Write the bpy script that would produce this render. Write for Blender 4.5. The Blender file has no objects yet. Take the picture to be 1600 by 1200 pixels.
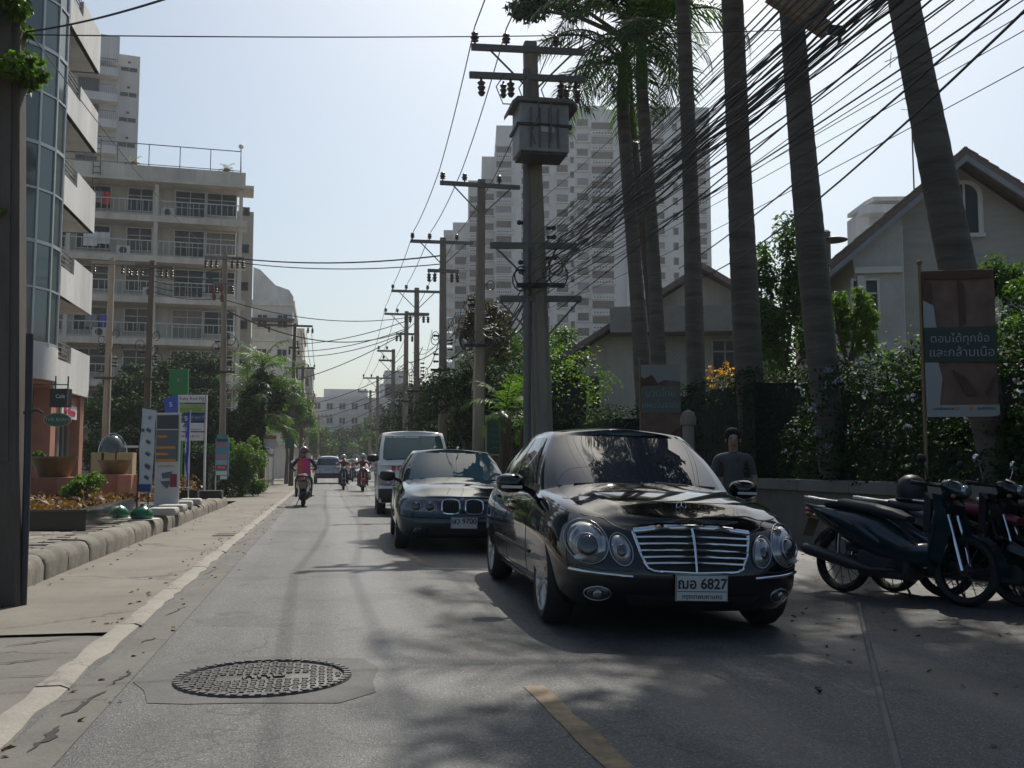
import bpy, bmesh, math, random
import numpy as np
from math import sin, cos, pi, radians, sqrt
from mathutils import Vector, Matrix, Quaternion
from mathutils.bvhtree import BVHTree
R = random.Random(7)
S = bpy.context.scene
C = S.collection
# ------------------------------------------------------------------ camera, sky, sun, exposure
FPX, YAW, PITCH, EYE = 1555.0, radians(10.6), radians(4.70), Vector((0, 0, 1.12))
cd = bpy.data.cameras.new('camera'); cam = bpy.data.objects.new('camera', cd); C.objects.link(cam)
cd.sensor_width = 36; cd.lens = 36 * FPX / 1600; cd.clip_start = .05; cd.clip_end = 3000
cam.location = EYE; cam.rotation_euler = (pi / 2 + PITCH, 0, -YAW); S.camera = cam
SUN_EL, SUN_AZ = radians(50), radians(22)             # azimuth: clockwise from the street direction (+Y)
W = bpy.data.worlds.new('World'); S.world = W; W.use_nodes = True
wn = W.node_tree.nodes; wl = W.node_tree.links
bg = wn['Background']; bg.inputs[1].default_value = .095
sky = wn.new('ShaderNodeTexSky'); sky.sky_type = 'NISHITA'; sky.sun_disc = False
sky.sun_elevation = SUN_EL; sky.sun_rotation = SUN_AZ
sky.air_density = 1.0; sky.dust_density = 2.8; sky.ozone_density = .8; sky.altitude = 0
wb = wn.new('ShaderNodeMix'); wb.data_type = 'RGBA'; wb.blend_type = 'MULTIPLY'; wb.inputs[0].default_value = 1; wb.inputs[7].default_value = (.93, 1.0, 1.0, 1)   # camera white balance
wl.new(sky.outputs[0], wb.inputs[6]); wl.new(wb.outputs[2], bg.inputs[0])
sd = bpy.data.lights.new('sun', 'SUN'); sun = bpy.data.objects.new('sun', sd); C.objects.link(sun)
sd.energy = 4.2; sd.angle = radians(.55); sd.color = (1, .95, .86)
SV = Vector((sin(SUN_AZ) * cos(SUN_EL), cos(SUN_AZ) * cos(SUN_EL), sin(SUN_EL)))
sun.rotation_euler = SV.to_track_quat('Z', 'Y').to_euler(); sun.location = SV * 200
S.view_settings.view_transform = 'Standard'; S.view_settings.look = 'None'
S.view_settings.gamma = 1; S.view_settings.use_curve_mapping = False
S.view_settings.exposure = .16
S.render.engine = 'CYCLES'
S.cycles.use_denoising = True; S.cycles.max_bounces = 6; S.cycles.volume_bounces = 0
S.cycles.diffuse_bounces = 3; S.cycles.glossy_bounces = 3; S.cycles.transmission_bounces = 4; S.cycles.transparent_max_bounces = 8
S.cycles.caustics_reflective = False; S.cycles.caustics_refractive = False
S.cycles.sample_clamp_indirect = 6

# ------------------------------------------------------------------ measuring: photo pixel -> point in the street
_F = Vector((sin(YAW) * cos(PITCH), cos(YAW) * cos(PITCH), sin(PITCH)))
_R = Vector((cos(YAW), -sin(YAW), 0)); _U = _R.cross(_F)
def ray(px, py): return _F + _R * ((px - 800) / FPX) + _U * ((600 - py) / FPX)
def atY(px, py, Y): r = ray(px, py); return EYE + r * (Y / r.y)
def atX(px, py, X): r = ray(px, py); return EYE + r * (X / r.x)
def atZ(px, py, z=0): r = ray(px, py); return EYE + r * ((z - EYE.z) / r.z)
def at(px, py, d): return EYE + ray(px, py) * d
def gz(X): return -.03 * min(max(0, X - 1.2), 2.9)        # the carriageway falls away to the right

# ------------------------------------------------------------------ objects
def tag(o, label, cat, group=None):
    o['label'] = label; o['category'] = cat
    if group: o['group'] = group
    return o
def thing(name, label, cat, loc=(0, 0, 0), rz=0, group=None):
    o = bpy.data.objects.new(name, None); C.objects.link(o); o.empty_display_size = .2
    o.location = loc; o.rotation_euler = (0, 0, rz)
    return tag(o, label, cat, group)
def link(name, me, parent=None, loc=None, rot=None, scale=None):
    o = bpy.data.objects.new(name, me); C.objects.link(o)
    if parent is not None: o.parent = parent
    if loc is not None: o.location = loc
    if rot is not None: o.rotation_euler = rot
    if scale is not None: o.scale = scale if hasattr(scale, '__len__') else (scale,) * 3
    return o
_kids = {}
def copy_tree(o, parent=None):
    c = o.copy(); C.objects.link(c)
    if parent is not None: c.parent = parent
    for ch in o.children: copy_tree(ch, c)
    return c
def parts(name, boxes, mat, parent):
    """each box an object of its own"""
    for c, d in boxes: b = MB(); b.box(c, d); b.build(name, mat, parent)
def structure(o): o['kind'] = 'structure'; return o
def stuff(o): o['kind'] = 'stuff'; return o

class MB:
    """collects shapes for ONE mesh"""
    def __init__(s): s.v = []; s.f = []; s.m = []; s.cur = 0
    def add(s, vs, fs):
        b = len(s.v); s.v += [tuple(v) for v in vs]
        for f in fs: s.f.append([b + i for i in f]); s.m.append(s.cur)
        return s
    def mat(s, i): s.cur = i; return s
    def box(s, c, d, rz=0, rot=None):
        hx, hy, hz = d[0] / 2, d[1] / 2, d[2] / 2
        vs = [Vector((x, y, z)) for z in (-hz, hz) for y in (-hy, hy) for x in (-hx, hx)]
        if rot is not None: vs = [rot @ v for v in vs]
        elif rz: q = Matrix.Rotation(rz, 3, 'Z'); vs = [q @ v for v in vs]
        c = Vector(c); vs = [v + c for v in vs]
        return s.add(vs, [(0, 2, 3, 1), (4, 5, 7, 6), (0, 1, 5, 4), (2, 6, 7, 3), (0, 4, 6, 2), (1, 3, 7, 5)])
    def bbox(s, c, d, b=.01, rz=0):
        """box with chamfered edges"""
        bm = bmesh.new(); bmesh.ops.create_cube(bm, size=1)
        for v in bm.verts: v.co = Vector((v.co.x * d[0], v.co.y * d[1], v.co.z * d[2]))
        bmesh.ops.bevel(bm, geom=bm.edges[:], offset=b, segments=2, profile=.6, affect='EDGES', clamp_overlap=True)
        q = Matrix.Rotation(rz, 3, 'Z'); c = Vector(c)
        bm.verts.index_update()
        s.add([q @ v.co + c for v in bm.verts], [[v.index for v in f.verts] for f in bm.faces]); bm.free(); return s
    def cyl(s, p0, p1, r0, r1=None, n=10, caps=True, ph=0):
        r1 = r0 if r1 is None else r1
        p0, p1 = Vector(p0), Vector(p1); d = (p1 - p0).normalized()
        a = d.orthogonal().normalized(); b = d.cross(a)
        vs = [p + (a * cos(ph + 2 * pi * i / n) + b * sin(ph + 2 * pi * i / n)) * r for p, r in ((p0, r0), (p1, r1)) for i in range(n)]
        fs = [(i, (i + 1) % n, n + (i + 1) % n, n + i) for i in range(n)]
        if caps: fs += [tuple(range(n))[::-1], tuple(range(n, 2 * n))]
        return s.add(vs, fs)
    def tube(s, pts, r, n=6, closed=False, caps=True):
        pts = [Vector(p) for p in pts]; k = len(pts)
        rs = r if hasattr(r, '__len__') else [r] * k
        vs = []; up = None
        for i, p in enumerate(pts):
            if closed: t = pts[(i + 1) % k] - pts[i - 1]
            else: t = pts[min(i + 1, k - 1)] - pts[max(i - 1, 0)]
            t.normalize()
            if up is None or abs(up.dot(t)) > .99: up = t.orthogonal().normalized()
            up = (up - t * up.dot(t)).normalized(); b = t.cross(up)
            vs += [p + (up * cos(2 * pi * j / n) + b * sin(2 * pi * j / n)) * rs[i] for j in range(n)]
        fs = []
        for i in range(k if closed else k - 1):
            a, c = i * n, ((i + 1) % k) * n
            fs += [(a + j, a + (j + 1) % n, c + (j + 1) % n, c + j) for j in range(n)]
        if not closed and caps: fs += [tuple(range(n))[::-1], tuple((k - 1) * n + j for j in range(n))]
        return s.add(vs, fs)
    def lathe(s, prof, c=(0, 0, 0), n=16, axis='Z'):
        c = Vector(c); vs = []; rows = []
        for r, z in prof:
            k = len(vs); m = n if r > 1e-6 else 1; rows.append([k + j % m for j in range(n)])
            for j in range(m):
                a = 2 * pi * j / n; x, y = r * cos(a), r * sin(a)
                vs.append(c + (Vector((x, y, z)) if axis == 'Z' else Vector((z, x, y)) if axis == 'X' else Vector((x, z, y))))
        fs = []
        for a, b in zip(rows, rows[1:]):
            for j in range(n):
                f = list(dict.fromkeys((a[j], a[(j + 1) % n], b[(j + 1) % n], b[j])))
                if len(f) > 2: fs.append(f)
        for r in (rows[0][::-1], rows[-1]):
            if r[0] != r[1] and prof[0] != prof[-1]: fs.append(r)
        return s.add(vs, fs)
    def ball(s, c, r, n=12, m=8):
        c = Vector(c); rx, ry, rz = r if hasattr(r, '__len__') else (r, r, r)
        vs = [c + Vector((rx * sin(pi * i / m) * cos(2 * pi * j / n), ry * sin(pi * i / m) * sin(2 * pi * j / n), rz * cos(pi * i / m))) for i in range(1, m) for j in range(n)]
        k = len(vs); vs += [c + Vector((0, 0, rz)), c - Vector((0, 0, rz))]
        fs = [(i * n + j, (i + 1) * n + j, (i + 1) * n + (j + 1) % n, i * n + (j + 1) % n) for i in range(m - 2) for j in range(n)]
        return s.add(vs, fs + [(k, j, (j + 1) % n) for j in range(n)] + [(k + 1, (m - 2) * n + (j + 1) % n, (m - 2) * n + j) for j in range(n)])
    def prism(s, poly, a, b, axis='Z'):
        """poly of 2D points extruded from a to b along the axis"""
        def P(p, t): return (p[0], p[1], t) if axis == 'Z' else (p[0], t, p[1]) if axis == 'Y' else (t, p[0], p[1])
        n = len(poly)
        return s.add([P(p, a) for p in poly] + [P(p, b) for p in poly],
                     [tuple(range(n))[::-1], tuple(range(n, 2 * n))] + [(i, (i + 1) % n, n + (i + 1) % n, n + i) for i in range(n)])
    def loft(s, secs, n=16, e=2.4):
        """secs: (centre, half width x, half height z) along y; superellipse sections"""
        vs = []
        for c, w, h in secs:
            for j in range(n):
                a = 2 * pi * j / n; ca, sa = cos(a), sin(a)
                vs.append((c[0] + w * math.copysign(abs(ca) ** (2 / e), ca), c[1], c[2] + h * math.copysign(abs(sa) ** (2 / e), sa)))
        k = len(secs)
        fs = [(i * n + j, (i + 1) * n + j, (i + 1) * n + (j + 1) % n, i * n + (j + 1) % n) for i in range(k - 1) for j in range(n)]
        fs += [tuple(range(n)), tuple((k - 1) * n + j for j in range(n))[::-1]]
        return s.add(vs, fs)
    def mesh(s, name, mats, smooth=None, recalc=True):
        me = bpy.data.meshes.new(name); me.from_pydata(s.v, [], s.f)
        for m in (mats if isinstance(mats, (list, tuple)) else [mats]): me.materials.append(m)
        if any(s.m): me.polygons.foreach_set('material_index', s.m)
        if recalc:
            bm = bmesh.new(); bm.from_mesh(me); bmesh.ops.recalc_face_normals(bm, faces=bm.faces[:]); bm.to_mesh(me); bm.free()
        if smooth: me.shade_smooth(); me.set_sharp_from_angle(angle=radians(smooth))
        me.update(); return me
    def build(s, name, mats, parent=None, smooth=None, loc=None, rot=None, recalc=True):
        return link(name, s.mesh(name, mats, smooth, recalc), parent, loc, rot)

def np_mesh(name, V, F, mat):
    """fast mesh from numpy arrays, F is (n,4) or (n,3)"""
    me = bpy.data.meshes.new(name); k = F.shape[1]
    me.vertices.add(len(V)); me.vertices.foreach_set('co', V.astype(np.float32).ravel())
    me.loops.add(F.size); me.loops.foreach_set('vertex_index', F.astype(np.int32).ravel())
    me.polygons.add(len(F)); me.polygons.foreach_set('loop_start', np.arange(0, F.size, k, dtype=np.int32))
    me.materials.append(mat); me.update(calc_edges=True); return me

# ------------------------------------------------------------------ materials
def nodes(name):
    m = bpy.data.materials.new(name); m.use_nodes = True
    t = m.node_tree; return m, t.nodes, t.links, t.nodes['Principled BSDF']
def noise(n, l, co, scale, detail=4, rough=.6):
    x = n.new('ShaderNodeTexNoise'); x.inputs['Scale'].default_value = scale; x.inputs['Detail'].default_value = detail
    x.inputs['Roughness'].default_value = rough; l.new(co, x.inputs['Vector']); return x
def ramp(n, l, fac, stops):
    r = n.new('ShaderNodeValToRGB'); e = r.color_ramp.elements
    while len(e) < len(stops): e.new(.5)
    for i, (p, c) in enumerate(stops):
        e[i].position = p; e[i].color = (*c, 1) if hasattr(c, '__len__') else (c, c, c, 1)
    l.new(fac, r.inputs[0]); return r
def mul(n, l, a, b, fac=1, mode='MULTIPLY'):
    x = n.new('ShaderNodeMix'); x.data_type = 'RGBA'; x.blend_type = mode; x.inputs[0].default_value = fac
    for s_, v in ((6, a), (7, b)):
        if hasattr(v, 'is_linked'): l.new(v, x.inputs[s_])
        else: x.inputs[s_].default_value = (*v, 1) if len(v) == 3 else v
    return x.outputs[2]
def M(name, col, rough=.7, metal=0, var=.18, scale=3, bump=0, bscale=60, coat=0, spec=.5, grime=0, rnd=0, stretch=None):
    m, n, l, p = nodes(name)
    p.inputs['Roughness'].default_value = rough; p.inputs['Metallic'].default_value = metal
    p.inputs['Coat Weight'].default_value = coat; p.inputs['Coat Roughness'].default_value = .03
    p.inputs['Specular IOR Level'].default_value = spec
    tc = n.new('ShaderNodeTexCoord'); co = tc.outputs['Object']
    if stretch:
        mp = n.new('ShaderNodeMapping'); mp.inputs['Scale'].default_value = stretch; l.new(co, mp.inputs[0]); co = mp.outputs[0]
    if var or grime or rnd:
        c = (*col, 1)
        nz = noise(n, l, co, scale, 6, .65)
        out = mul(n, l, c, ramp(n, l, nz.outputs[0], [(.25, 1 - var), (.75, 1 + var)]).outputs[0])
        if grime:
            n2 = noise(n, l, co, scale * .35, 8, .75)
            out = mul(n, l, out, ramp(n, l, n2.outputs[0], [(.42, (1, 1, 1)), (.72, (1 - grime, 1 - grime * 1.02, 1 - grime * 1.06))]).outputs[0])
        if rnd:
            oi = n.new('ShaderNodeObjectInfo')
            out = mul(n, l, out, ramp(n, l, oi.outputs['Random'], [(0, 1 - rnd), (1, 1 + rnd)]).outputs[0])
        l.new(out, p.inputs['Base Color'])
    else: p.inputs['Base Color'].default_value = (*col, 1)
    if bump:
        b = n.new('ShaderNodeBump'); b.inputs['Strength'].default_value = bump; b.inputs['Distance'].default_value = .02
        l.new(noise(n, l, co, bscale, 5, .7).outputs[0], b.inputs['Height']); l.new(b.outputs[0], p.inputs['Normal'])
    return m
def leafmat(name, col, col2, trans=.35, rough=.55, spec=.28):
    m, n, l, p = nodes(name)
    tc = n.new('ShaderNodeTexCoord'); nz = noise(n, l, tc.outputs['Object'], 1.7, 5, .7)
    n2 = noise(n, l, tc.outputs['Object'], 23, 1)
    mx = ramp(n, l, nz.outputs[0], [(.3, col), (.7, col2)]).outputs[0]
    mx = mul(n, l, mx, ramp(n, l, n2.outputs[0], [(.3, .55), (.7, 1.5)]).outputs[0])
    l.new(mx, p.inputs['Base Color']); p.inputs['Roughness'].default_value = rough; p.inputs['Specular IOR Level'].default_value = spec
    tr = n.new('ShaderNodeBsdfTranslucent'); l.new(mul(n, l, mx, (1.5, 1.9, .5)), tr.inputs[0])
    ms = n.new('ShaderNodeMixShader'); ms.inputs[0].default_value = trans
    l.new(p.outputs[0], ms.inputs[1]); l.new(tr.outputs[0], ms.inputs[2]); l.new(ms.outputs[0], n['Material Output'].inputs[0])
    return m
def asphalt():
    m, n, l, p = nodes('asphalt'); tc = n.new('ShaderNodeTexCoord'); co = tc.outputs['Object']
    a = ramp(n, l, noise(n, l, co, .5, 8, .7).outputs[0], [(.3, (.064, .064, .063)), (.7, (.108, .105, .100))]).outputs[0]
    mp = n.new('ShaderNodeMapping'); mp.inputs['Scale'].default_value = (1.6, .06, 1); l.new(co, mp.inputs[0])
    a = mul(n, l, a, ramp(n, l, noise(n, l, mp.outputs[0], 1.3, 3).outputs[0], [(.3, .8), (.7, 1.15)]).outputs[0])
    v = n.new('ShaderNodeTexVoronoi'); v.inputs['Scale'].default_value = 130; l.new(co, v.inputs['Vector'])
    a = mul(n, l, a, ramp(n, l, v.outputs['Color'], [(.05, .38), (.8, 1.3), (1, 3.0)]).outputs[0])
    n3 = noise(n, l, co, 2.2, 10, .8)
    a = mul(n, l, a, ramp(n, l, n3.outputs[0], [(.36, .55), (.43, 1)]).outputs[0], .55)
    st = noise(n, l, co, .9, 3, .5); sp_ = noise(n, l, co, 3.1, 2, .5)                     # oil drips, tar patches
    a = mul(n, l, a, ramp(n, l, sp_.outputs[0], [(.66, 1), (.72, .55)]).outputs[0], .8); a = mul(n, l, a, ramp(n, l, st.outputs[0], [(.60, 1), (.615, .74)]).outputs[0], .9)
    dw = n.new('ShaderNodeVectorMath'); dw.operation = 'MULTIPLY_ADD'; l.new(noise(n, l, co, 1.1, 5).outputs['Color'], dw.inputs[0]); dw.inputs[1].default_value = (1.2, 1.2, 1.2); l.new(co, dw.inputs[2])
    ck = n.new('ShaderNodeTexVoronoi'); ck.feature = 'DISTANCE_TO_EDGE'; ck.inputs['Scale'].default_value = .38; l.new(dw.outputs[0], ck.inputs['Vector'])
    a = mul(n, l, a, ramp(n, l, ck.outputs['Distance'], [(0, .4), (.007, 1)]).outputs[0], .8)
    sx = n.new('ShaderNodeSeparateXYZ'); l.new(co, sx.inputs[0]); wv = n.new('ShaderNodeMath'); wv.operation = 'SINE'; m3 = n.new('ShaderNodeMath'); m3.operation = 'MULTIPLY'; m3.inputs[1].default_value = 4.2; l.new(sx.outputs[0], m3.inputs[0]); l.new(m3.outputs[0], wv.inputs[0])
    a = mul(n, l, a, ramp(n, l, wv.outputs[0], [(0, 1.04), (1, .9)]).outputs[0], .8)
    l.new(a, p.inputs['Base Color']); l.new(ramp(n, l, wv.outputs[0], [(0, .7), (1, .5)]).outputs[0], p.inputs['Roughness']); p.inputs['Specular IOR Level'].default_value = .45
    b = n.new('ShaderNodeBump'); b.inputs['Strength'].default_value = .3; b.inputs['Distance'].default_value = .008
    l.new(v.outputs['Distance'], b.inputs['Height']); l.new(b.outputs[0], p.inputs['Normal']); return m
def concrete(name, col, crack=.5, scale=1.0):
    m, n, l, p = nodes(name); tc = n.new('ShaderNodeTexCoord'); co = tc.outputs['Object']
    a = mul(n, l, (*col, 1), ramp(n, l, noise(n, l, co, .8 * scale, 9, .72).outputs[0], [(.28, .68), (.72, 1.22)]).outputs[0])
    a = mul(n, l, a, ramp(n, l, noise(n, l, co, 60, 3).outputs[0], [(.3, .85), (.7, 1.12)]).outputs[0])
    d = noise(n, l, co, 1.6 * scale, 6)
    dv = n.new('ShaderNodeVectorMath'); dv.operation = 'MULTIPLY_ADD'; l.new(d.outputs['Color'], dv.inputs[0]); dv.inputs[1].default_value = (.7, .7, .7); l.new(co, dv.inputs[2])
    v = n.new('ShaderNodeTexVoronoi'); v.feature = 'DISTANCE_TO_EDGE'; v.inputs['Scale'].default_value = .33 * scale; l.new(dv.outputs[0], v.inputs['Vector'])
    a = mul(n, l, a, ramp(n, l, v.outputs['Distance'], [(0, 1 - crack), (.012, 1)]).outputs[0])
    a = mul(n, l, a, ramp(n, l, noise(n, l, co, .5 * scale, 10, .8).outputs[0], [(.55, 1), (.75, .68)]).outputs[0])
    l.new(a, p.inputs['Base Color']); p.inputs['Roughness'].default_value = .85
    b = n.new('ShaderNodeBump'); b.inputs['Strength'].default_value = .35; b.inputs['Distance'].default_value = .01
    l.new(noise(n, l, co, 45, 6, .75).outputs[0], b.inputs['Height']); l.new(b.outputs[0], p.inputs['Normal']); return m
def paint(name, col, rough=.28, flake=0):
    m, n, l, p = nodes(name); p.inputs['Base Color'].default_value = (*col, 1)
    p.inputs['Roughness'].default_value = rough; p.inputs['Metallic'].default_value = flake
    p.inputs['Coat Weight'].default_value = 1; p.inputs['Coat Roughness'].default_value = .02; p.inputs['Specular IOR Level'].default_value = .15
    tc = n.new('ShaderNodeTexCoord'); b = n.new('ShaderNodeBump'); b.inputs['Strength'].default_value = .012
    l.new(noise(n, l, tc.outputs['Object'], 9, 2).outputs[0], b.inputs['Height']); l.new(b.outputs[0], p.inputs['Coat Normal'])
    # road dust low on the panels
    sx = n.new('ShaderNodeSeparateXYZ'); l.new(tc.outputs['Object'], sx.inputs[0])
    mr = n.new('ShaderNodeMapRange'); mr.inputs[1].default_value = .2; mr.inputs[2].default_value = .62; mr.inputs[3].default_value = .5; mr.inputs[4].default_value = .1
    l.new(sx.outputs[2], mr.inputs[0]); l.new(mr.outputs[0], p.inputs['Roughness']); return m
def glass(name, col, rough=.02, metal=0, spec=.5):
    m, n, l, p = nodes(name); p.inputs['Base Color'].default_value = (*col, 1); p.inputs['Roughness'].default_value = rough
    p.inputs['Metallic'].default_value = metal; p.inputs['Specular IOR Level'].default_value = spec
    tc = n.new('ShaderNodeTexCoord'); b = n.new('ShaderNodeBump'); b.inputs['Strength'].default_value = .02
    l.new(noise(n, l, tc.outputs['Object'], 1.2, 1).outputs[0], b.inputs['Height']); l.new(b.outputs[0], p.inputs['Normal']); return m

ASPH = asphalt()
CONC = concrete('pale_concrete', (.185, .165, .135)); CONC2 = concrete('gutter_concrete', (.275, .25, .215), .35, 2)
CONCR = concrete('dark_slab_concrete', (.145, .135, .12), .7, 1.6)  # darker concrete of the old slab and the right verge
KERB = M('kerb_concrete', (.225, .205, .172), .9, var=.3, scale=4, bump=.5, bscale=35, grime=.55, rnd=.16)
PAVER = M('paver', (.22, .20, .17), .9, var=.2, scale=9, bump=.4, grime=.3, rnd=.2)
EARTH = M('earth', (.13, .11, .085), .95, var=.3, scale=1, bump=.4, bscale=12)
POLEC = M('pole_concrete', (.29, .25, .20), .9, var=.22, scale=2, bump=.35, bscale=30, grime=.35, stretch=(3, 3, .6))
POLED = M('pole_dark', (.085, .07, .058), .9, var=.3, scale=2, bump=.4, bscale=30, stretch=(3, 3, .6))
STEEL = M('galvanised_steel', (.17, .16, .15), .6, .3, var=.2); DSTEEL = M('dark_steel', (.06, .06, .065), .5, .4, var=.2)
CHROME = M('chrome', (.75, .76, .78), .07, 1, var=0); ALU = M('alloy', (.46, .47, .49), .3, .9, var=.1)
RUBBER = M('rubber', (.022, .022, .022), .8, var=.2, bump=.2); BLACKP = M('black_plastic', (.016, .016, .018), .45, var=.15)
CERAM = M('ceramic', (.075, .05, .04), .3, var=.1); WIREM = M('cable_black', (.03, .029, .029), .6, var=0)
WHITEP = M('white_render', (.70, .69, .66), .85, var=.12, scale=1.2, grime=.32, bump=.1, stretch=(1, 1, .3))
TOWERW = M('tower_white', (.62, .61, .59), .85, var=.14, scale=.5, grime=.25, stretch=(1, 1, .12))
CREAM = M('cream_render', (.66, .61, .52), .9, var=.15, scale=1.2, grime=.4, stretch=(1, 1, .25))
BEIGE = M('beige_render', (.50, .465, .40), .9, var=.16, scale=.8, grime=.4, stretch=(1, 1, .2))
TERRA = M('terracotta_paint', (.36, .135, .075), .85, var=.2, scale=2, bump=.3, grime=.25)
TERRAL = M('peach_paint', (.42, .185, .12), .85, var=.15, scale=2, grime=.15)
GRANITE = M('black_granite', (.022, .023, .024), .12, var=.5, scale=70)
OLIVE = M('glazed_olive', (.17, .115, .05), .45, var=.3, scale=6, bump=.2)
DGLASS = glass('dark_window_glass', (.022, .028, .03), .08, 0, .22)
TEAL = glass('teal_facade_glass', (.135, .165, .155), .06, .4); TEALD = glass('dark_reflection_teal_glass', (.02, .05, .05), .06)  # dark copy puts a darker reflection into the glass colour
CURT = M('curtain_glass', (.13, .12, .105), .3, var=.5, scale=3, stretch=(4, 4, .3))
CGLASS = glass('car_glass', (.028, .032, .044), .02, 0, .9); CGLASS2 = glass('sky_reflection_car_glass', (.05, .12, .14), .02, 0, .5); MULL = M('mullion', (.42, .45, .45), .4, .5, var=.1)  # second car glass carries reflected blue sky in its base colour
FRAMEW = M('white_frame', (.62, .62, .60), .6, var=.1); RAILM = M('white_railing', (.52, .53, .52), .6, var=.1)
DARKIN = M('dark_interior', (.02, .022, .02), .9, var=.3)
BARK = M('bark', (.12, .095, .07), .95, var=.35, scale=5, bump=.7, bscale=14, stretch=(3, 3, .5))
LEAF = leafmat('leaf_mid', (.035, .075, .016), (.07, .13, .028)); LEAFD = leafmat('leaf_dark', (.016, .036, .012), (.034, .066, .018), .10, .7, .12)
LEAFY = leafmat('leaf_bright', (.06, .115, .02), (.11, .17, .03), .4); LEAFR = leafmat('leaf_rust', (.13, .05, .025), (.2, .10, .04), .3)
LEAFO = leafmat('leaf_orange_brown', (.16, .065, .03), (.11, .09, .03), .35); FROND = leafmat('palm_frond', (.04, .08, .02), (.075, .125, .03), .3, .35)
FLOWER = leafmat('plumbago_flower', (.24, .25, .55), (.36, .36, .66), .3, .6); GOLD = leafmat('orange_flower', (.55, .2, .02), (.6, .3, .03), .4, .5)
def flat(name, c, rough=.6): return M(name, c, rough, var=.06, scale=2)
RED = flat('red_print', (.5, .03, .03)); GREEN = flat('green_print', (.035, .22, .06)); NAVY = flat('navy_print', (.03, .06, .2)); BLUE = flat('blue_cloth', (.06, .10, .42))
WHITE = flat('white_print', (.72, .72, .70)); BLACK = flat('black_print', (.02, .02, .02)); GREYP = flat('grey_print', (.25, .25, .25)); ORANGE = flat('orange_print', (.6, .22, .03))
PINK = flat('pink_print', (.5, .05, .12)); DGREEN = flat('dark_green_print', (.02, .09, .06)); LIME = flat('lime_print', (.24, .36, .04)); YELLOW = M('worn_yellow_paint', (.225, .165, .095), .8, var=.45, scale=9, grime=.6)
SKINP = M('skin_print', (.19, .115, .088), .9, var=.4, scale=3.5); SKIND = flat('skin_shade_print', (.11, .06, .046), .9); PALE = flat('shaded_white_print', (.36, .36, .36), .9)  # banner skin and white darkened in colour for its backlit shade

# ------------------------------------------------------------------ lettering (flat meshes)
def text(name, s, size, mat, parent, loc, rot=(pi / 2, 0, 0), align='CENTER', ext=.001, sx=1.0, bold=0):
    cu = bpy.data.curves.new('t', 'FONT'); cu.body = s; cu.size = size; cu.extrude = ext; cu.resolution_u = 3
    cu.align_x = align; cu.align_y = 'CENTER'; cu.offset = bold
    o = bpy.data.objects.new('t', cu); C.objects.link(o); dg = bpy.context.evaluated_depsgraph_get()
    me = bpy.data.meshes.new_from_object(o.evaluated_get(dg)); bpy.data.objects.remove(o); bpy.data.curves.remove(cu)
    me.materials.clear(); me.materials.append(mat); me.name = name
    return link(name, me, parent, loc, rot, (sx, 1, 1))
# ------------------------------------------------------------------ the ground
def sheet(name, mat, xs, y0, y1, z, ny=2, parent=None):
    ys = [y0 + (y1 - y0) * i / (ny - 1) for i in range(ny)]
    b = MB(); nx = len(xs)
    b.add([(x, y, z(x) if callable(z) else z) for y in ys for x in xs], [(j * nx + i, j * nx + i + 1, (j + 1) * nx + i + 1, (j + 1) * nx + i) for j in range(ny - 1) for i in range(nx - 1)])
    o = b.build(name, mat, parent); return structure(o) if parent is None else o
sheet('ground', EARTH, [-400, -3.4, 3.95, 400], -60, 900, lambda x: -.16)
road = sheet('road', ASPH, [-1.32, -.5, .5, 1.2, 2, 3, 3.8], -12, 400, gz, 2)
sheet('driveway_apron', CONC, [-2.75, -1.32], 7.2, 33, .004, 2)
b = MB()                                               # broken older slab in front of the apron
rr = random.Random(3); pts = [(-1.36, -12), (-1.36, 7.1)] + [(-1.36 - .16 * i, 7.195 + rr.uniform(-.05, .03)) for i in range(1, 18)] + [(-6, 7.2), (-6, -12)]
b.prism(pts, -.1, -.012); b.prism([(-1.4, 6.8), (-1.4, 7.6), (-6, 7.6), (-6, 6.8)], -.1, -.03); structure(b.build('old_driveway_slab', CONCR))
sheet('far_verge', CONC, [-9, -1.32], 33, 400, .002)
sheet('right_apron', ASPH, [3.805, 7.2], -12, 60, lambda x: -.082, 2)
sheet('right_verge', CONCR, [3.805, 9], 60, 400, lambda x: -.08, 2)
p0, p1 = atZ(1345, 958, -.08), atZ(1402, 1200, -.04); p0.z = p1.z = 0; jz = lambda p: Vector((p.x, p.y, gz(p.x) if p.x < 3.8 else -.082))   # joint lip crossing the dark concrete on the right
b = MB(); d = (p1 - p0).normalized(); nrm = Vector((-d.y, d.x, 0))
for t0, t1 in [(-.6 + .4 * i, -.2 + .4 * i) for i in range(16)]:
    a, c = jz(p0 + d * t0), jz(p0 + d * (t1 - .006))
    w = .022
    b.add([a - nrm * w, a + nrm * w, c + nrm * w, c - nrm * w, a - nrm * w * .5 + Vector((0, 0, .016)), a + nrm * w * .5 + Vector((0, 0, .016)), c + nrm * w * .5 + Vector((0, 0, .016)), c - nrm * w * .5 + Vector((0, 0, .016))],
          [(0, 1, 5, 4), (1, 2, 6, 5), (2, 3, 7, 6), (3, 0, 4, 7), (4, 5, 6, 7)])
structure(b.build('slab_joint', M('joint_mortar', (.155, .15, .138), .9, bump=.3)))
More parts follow.
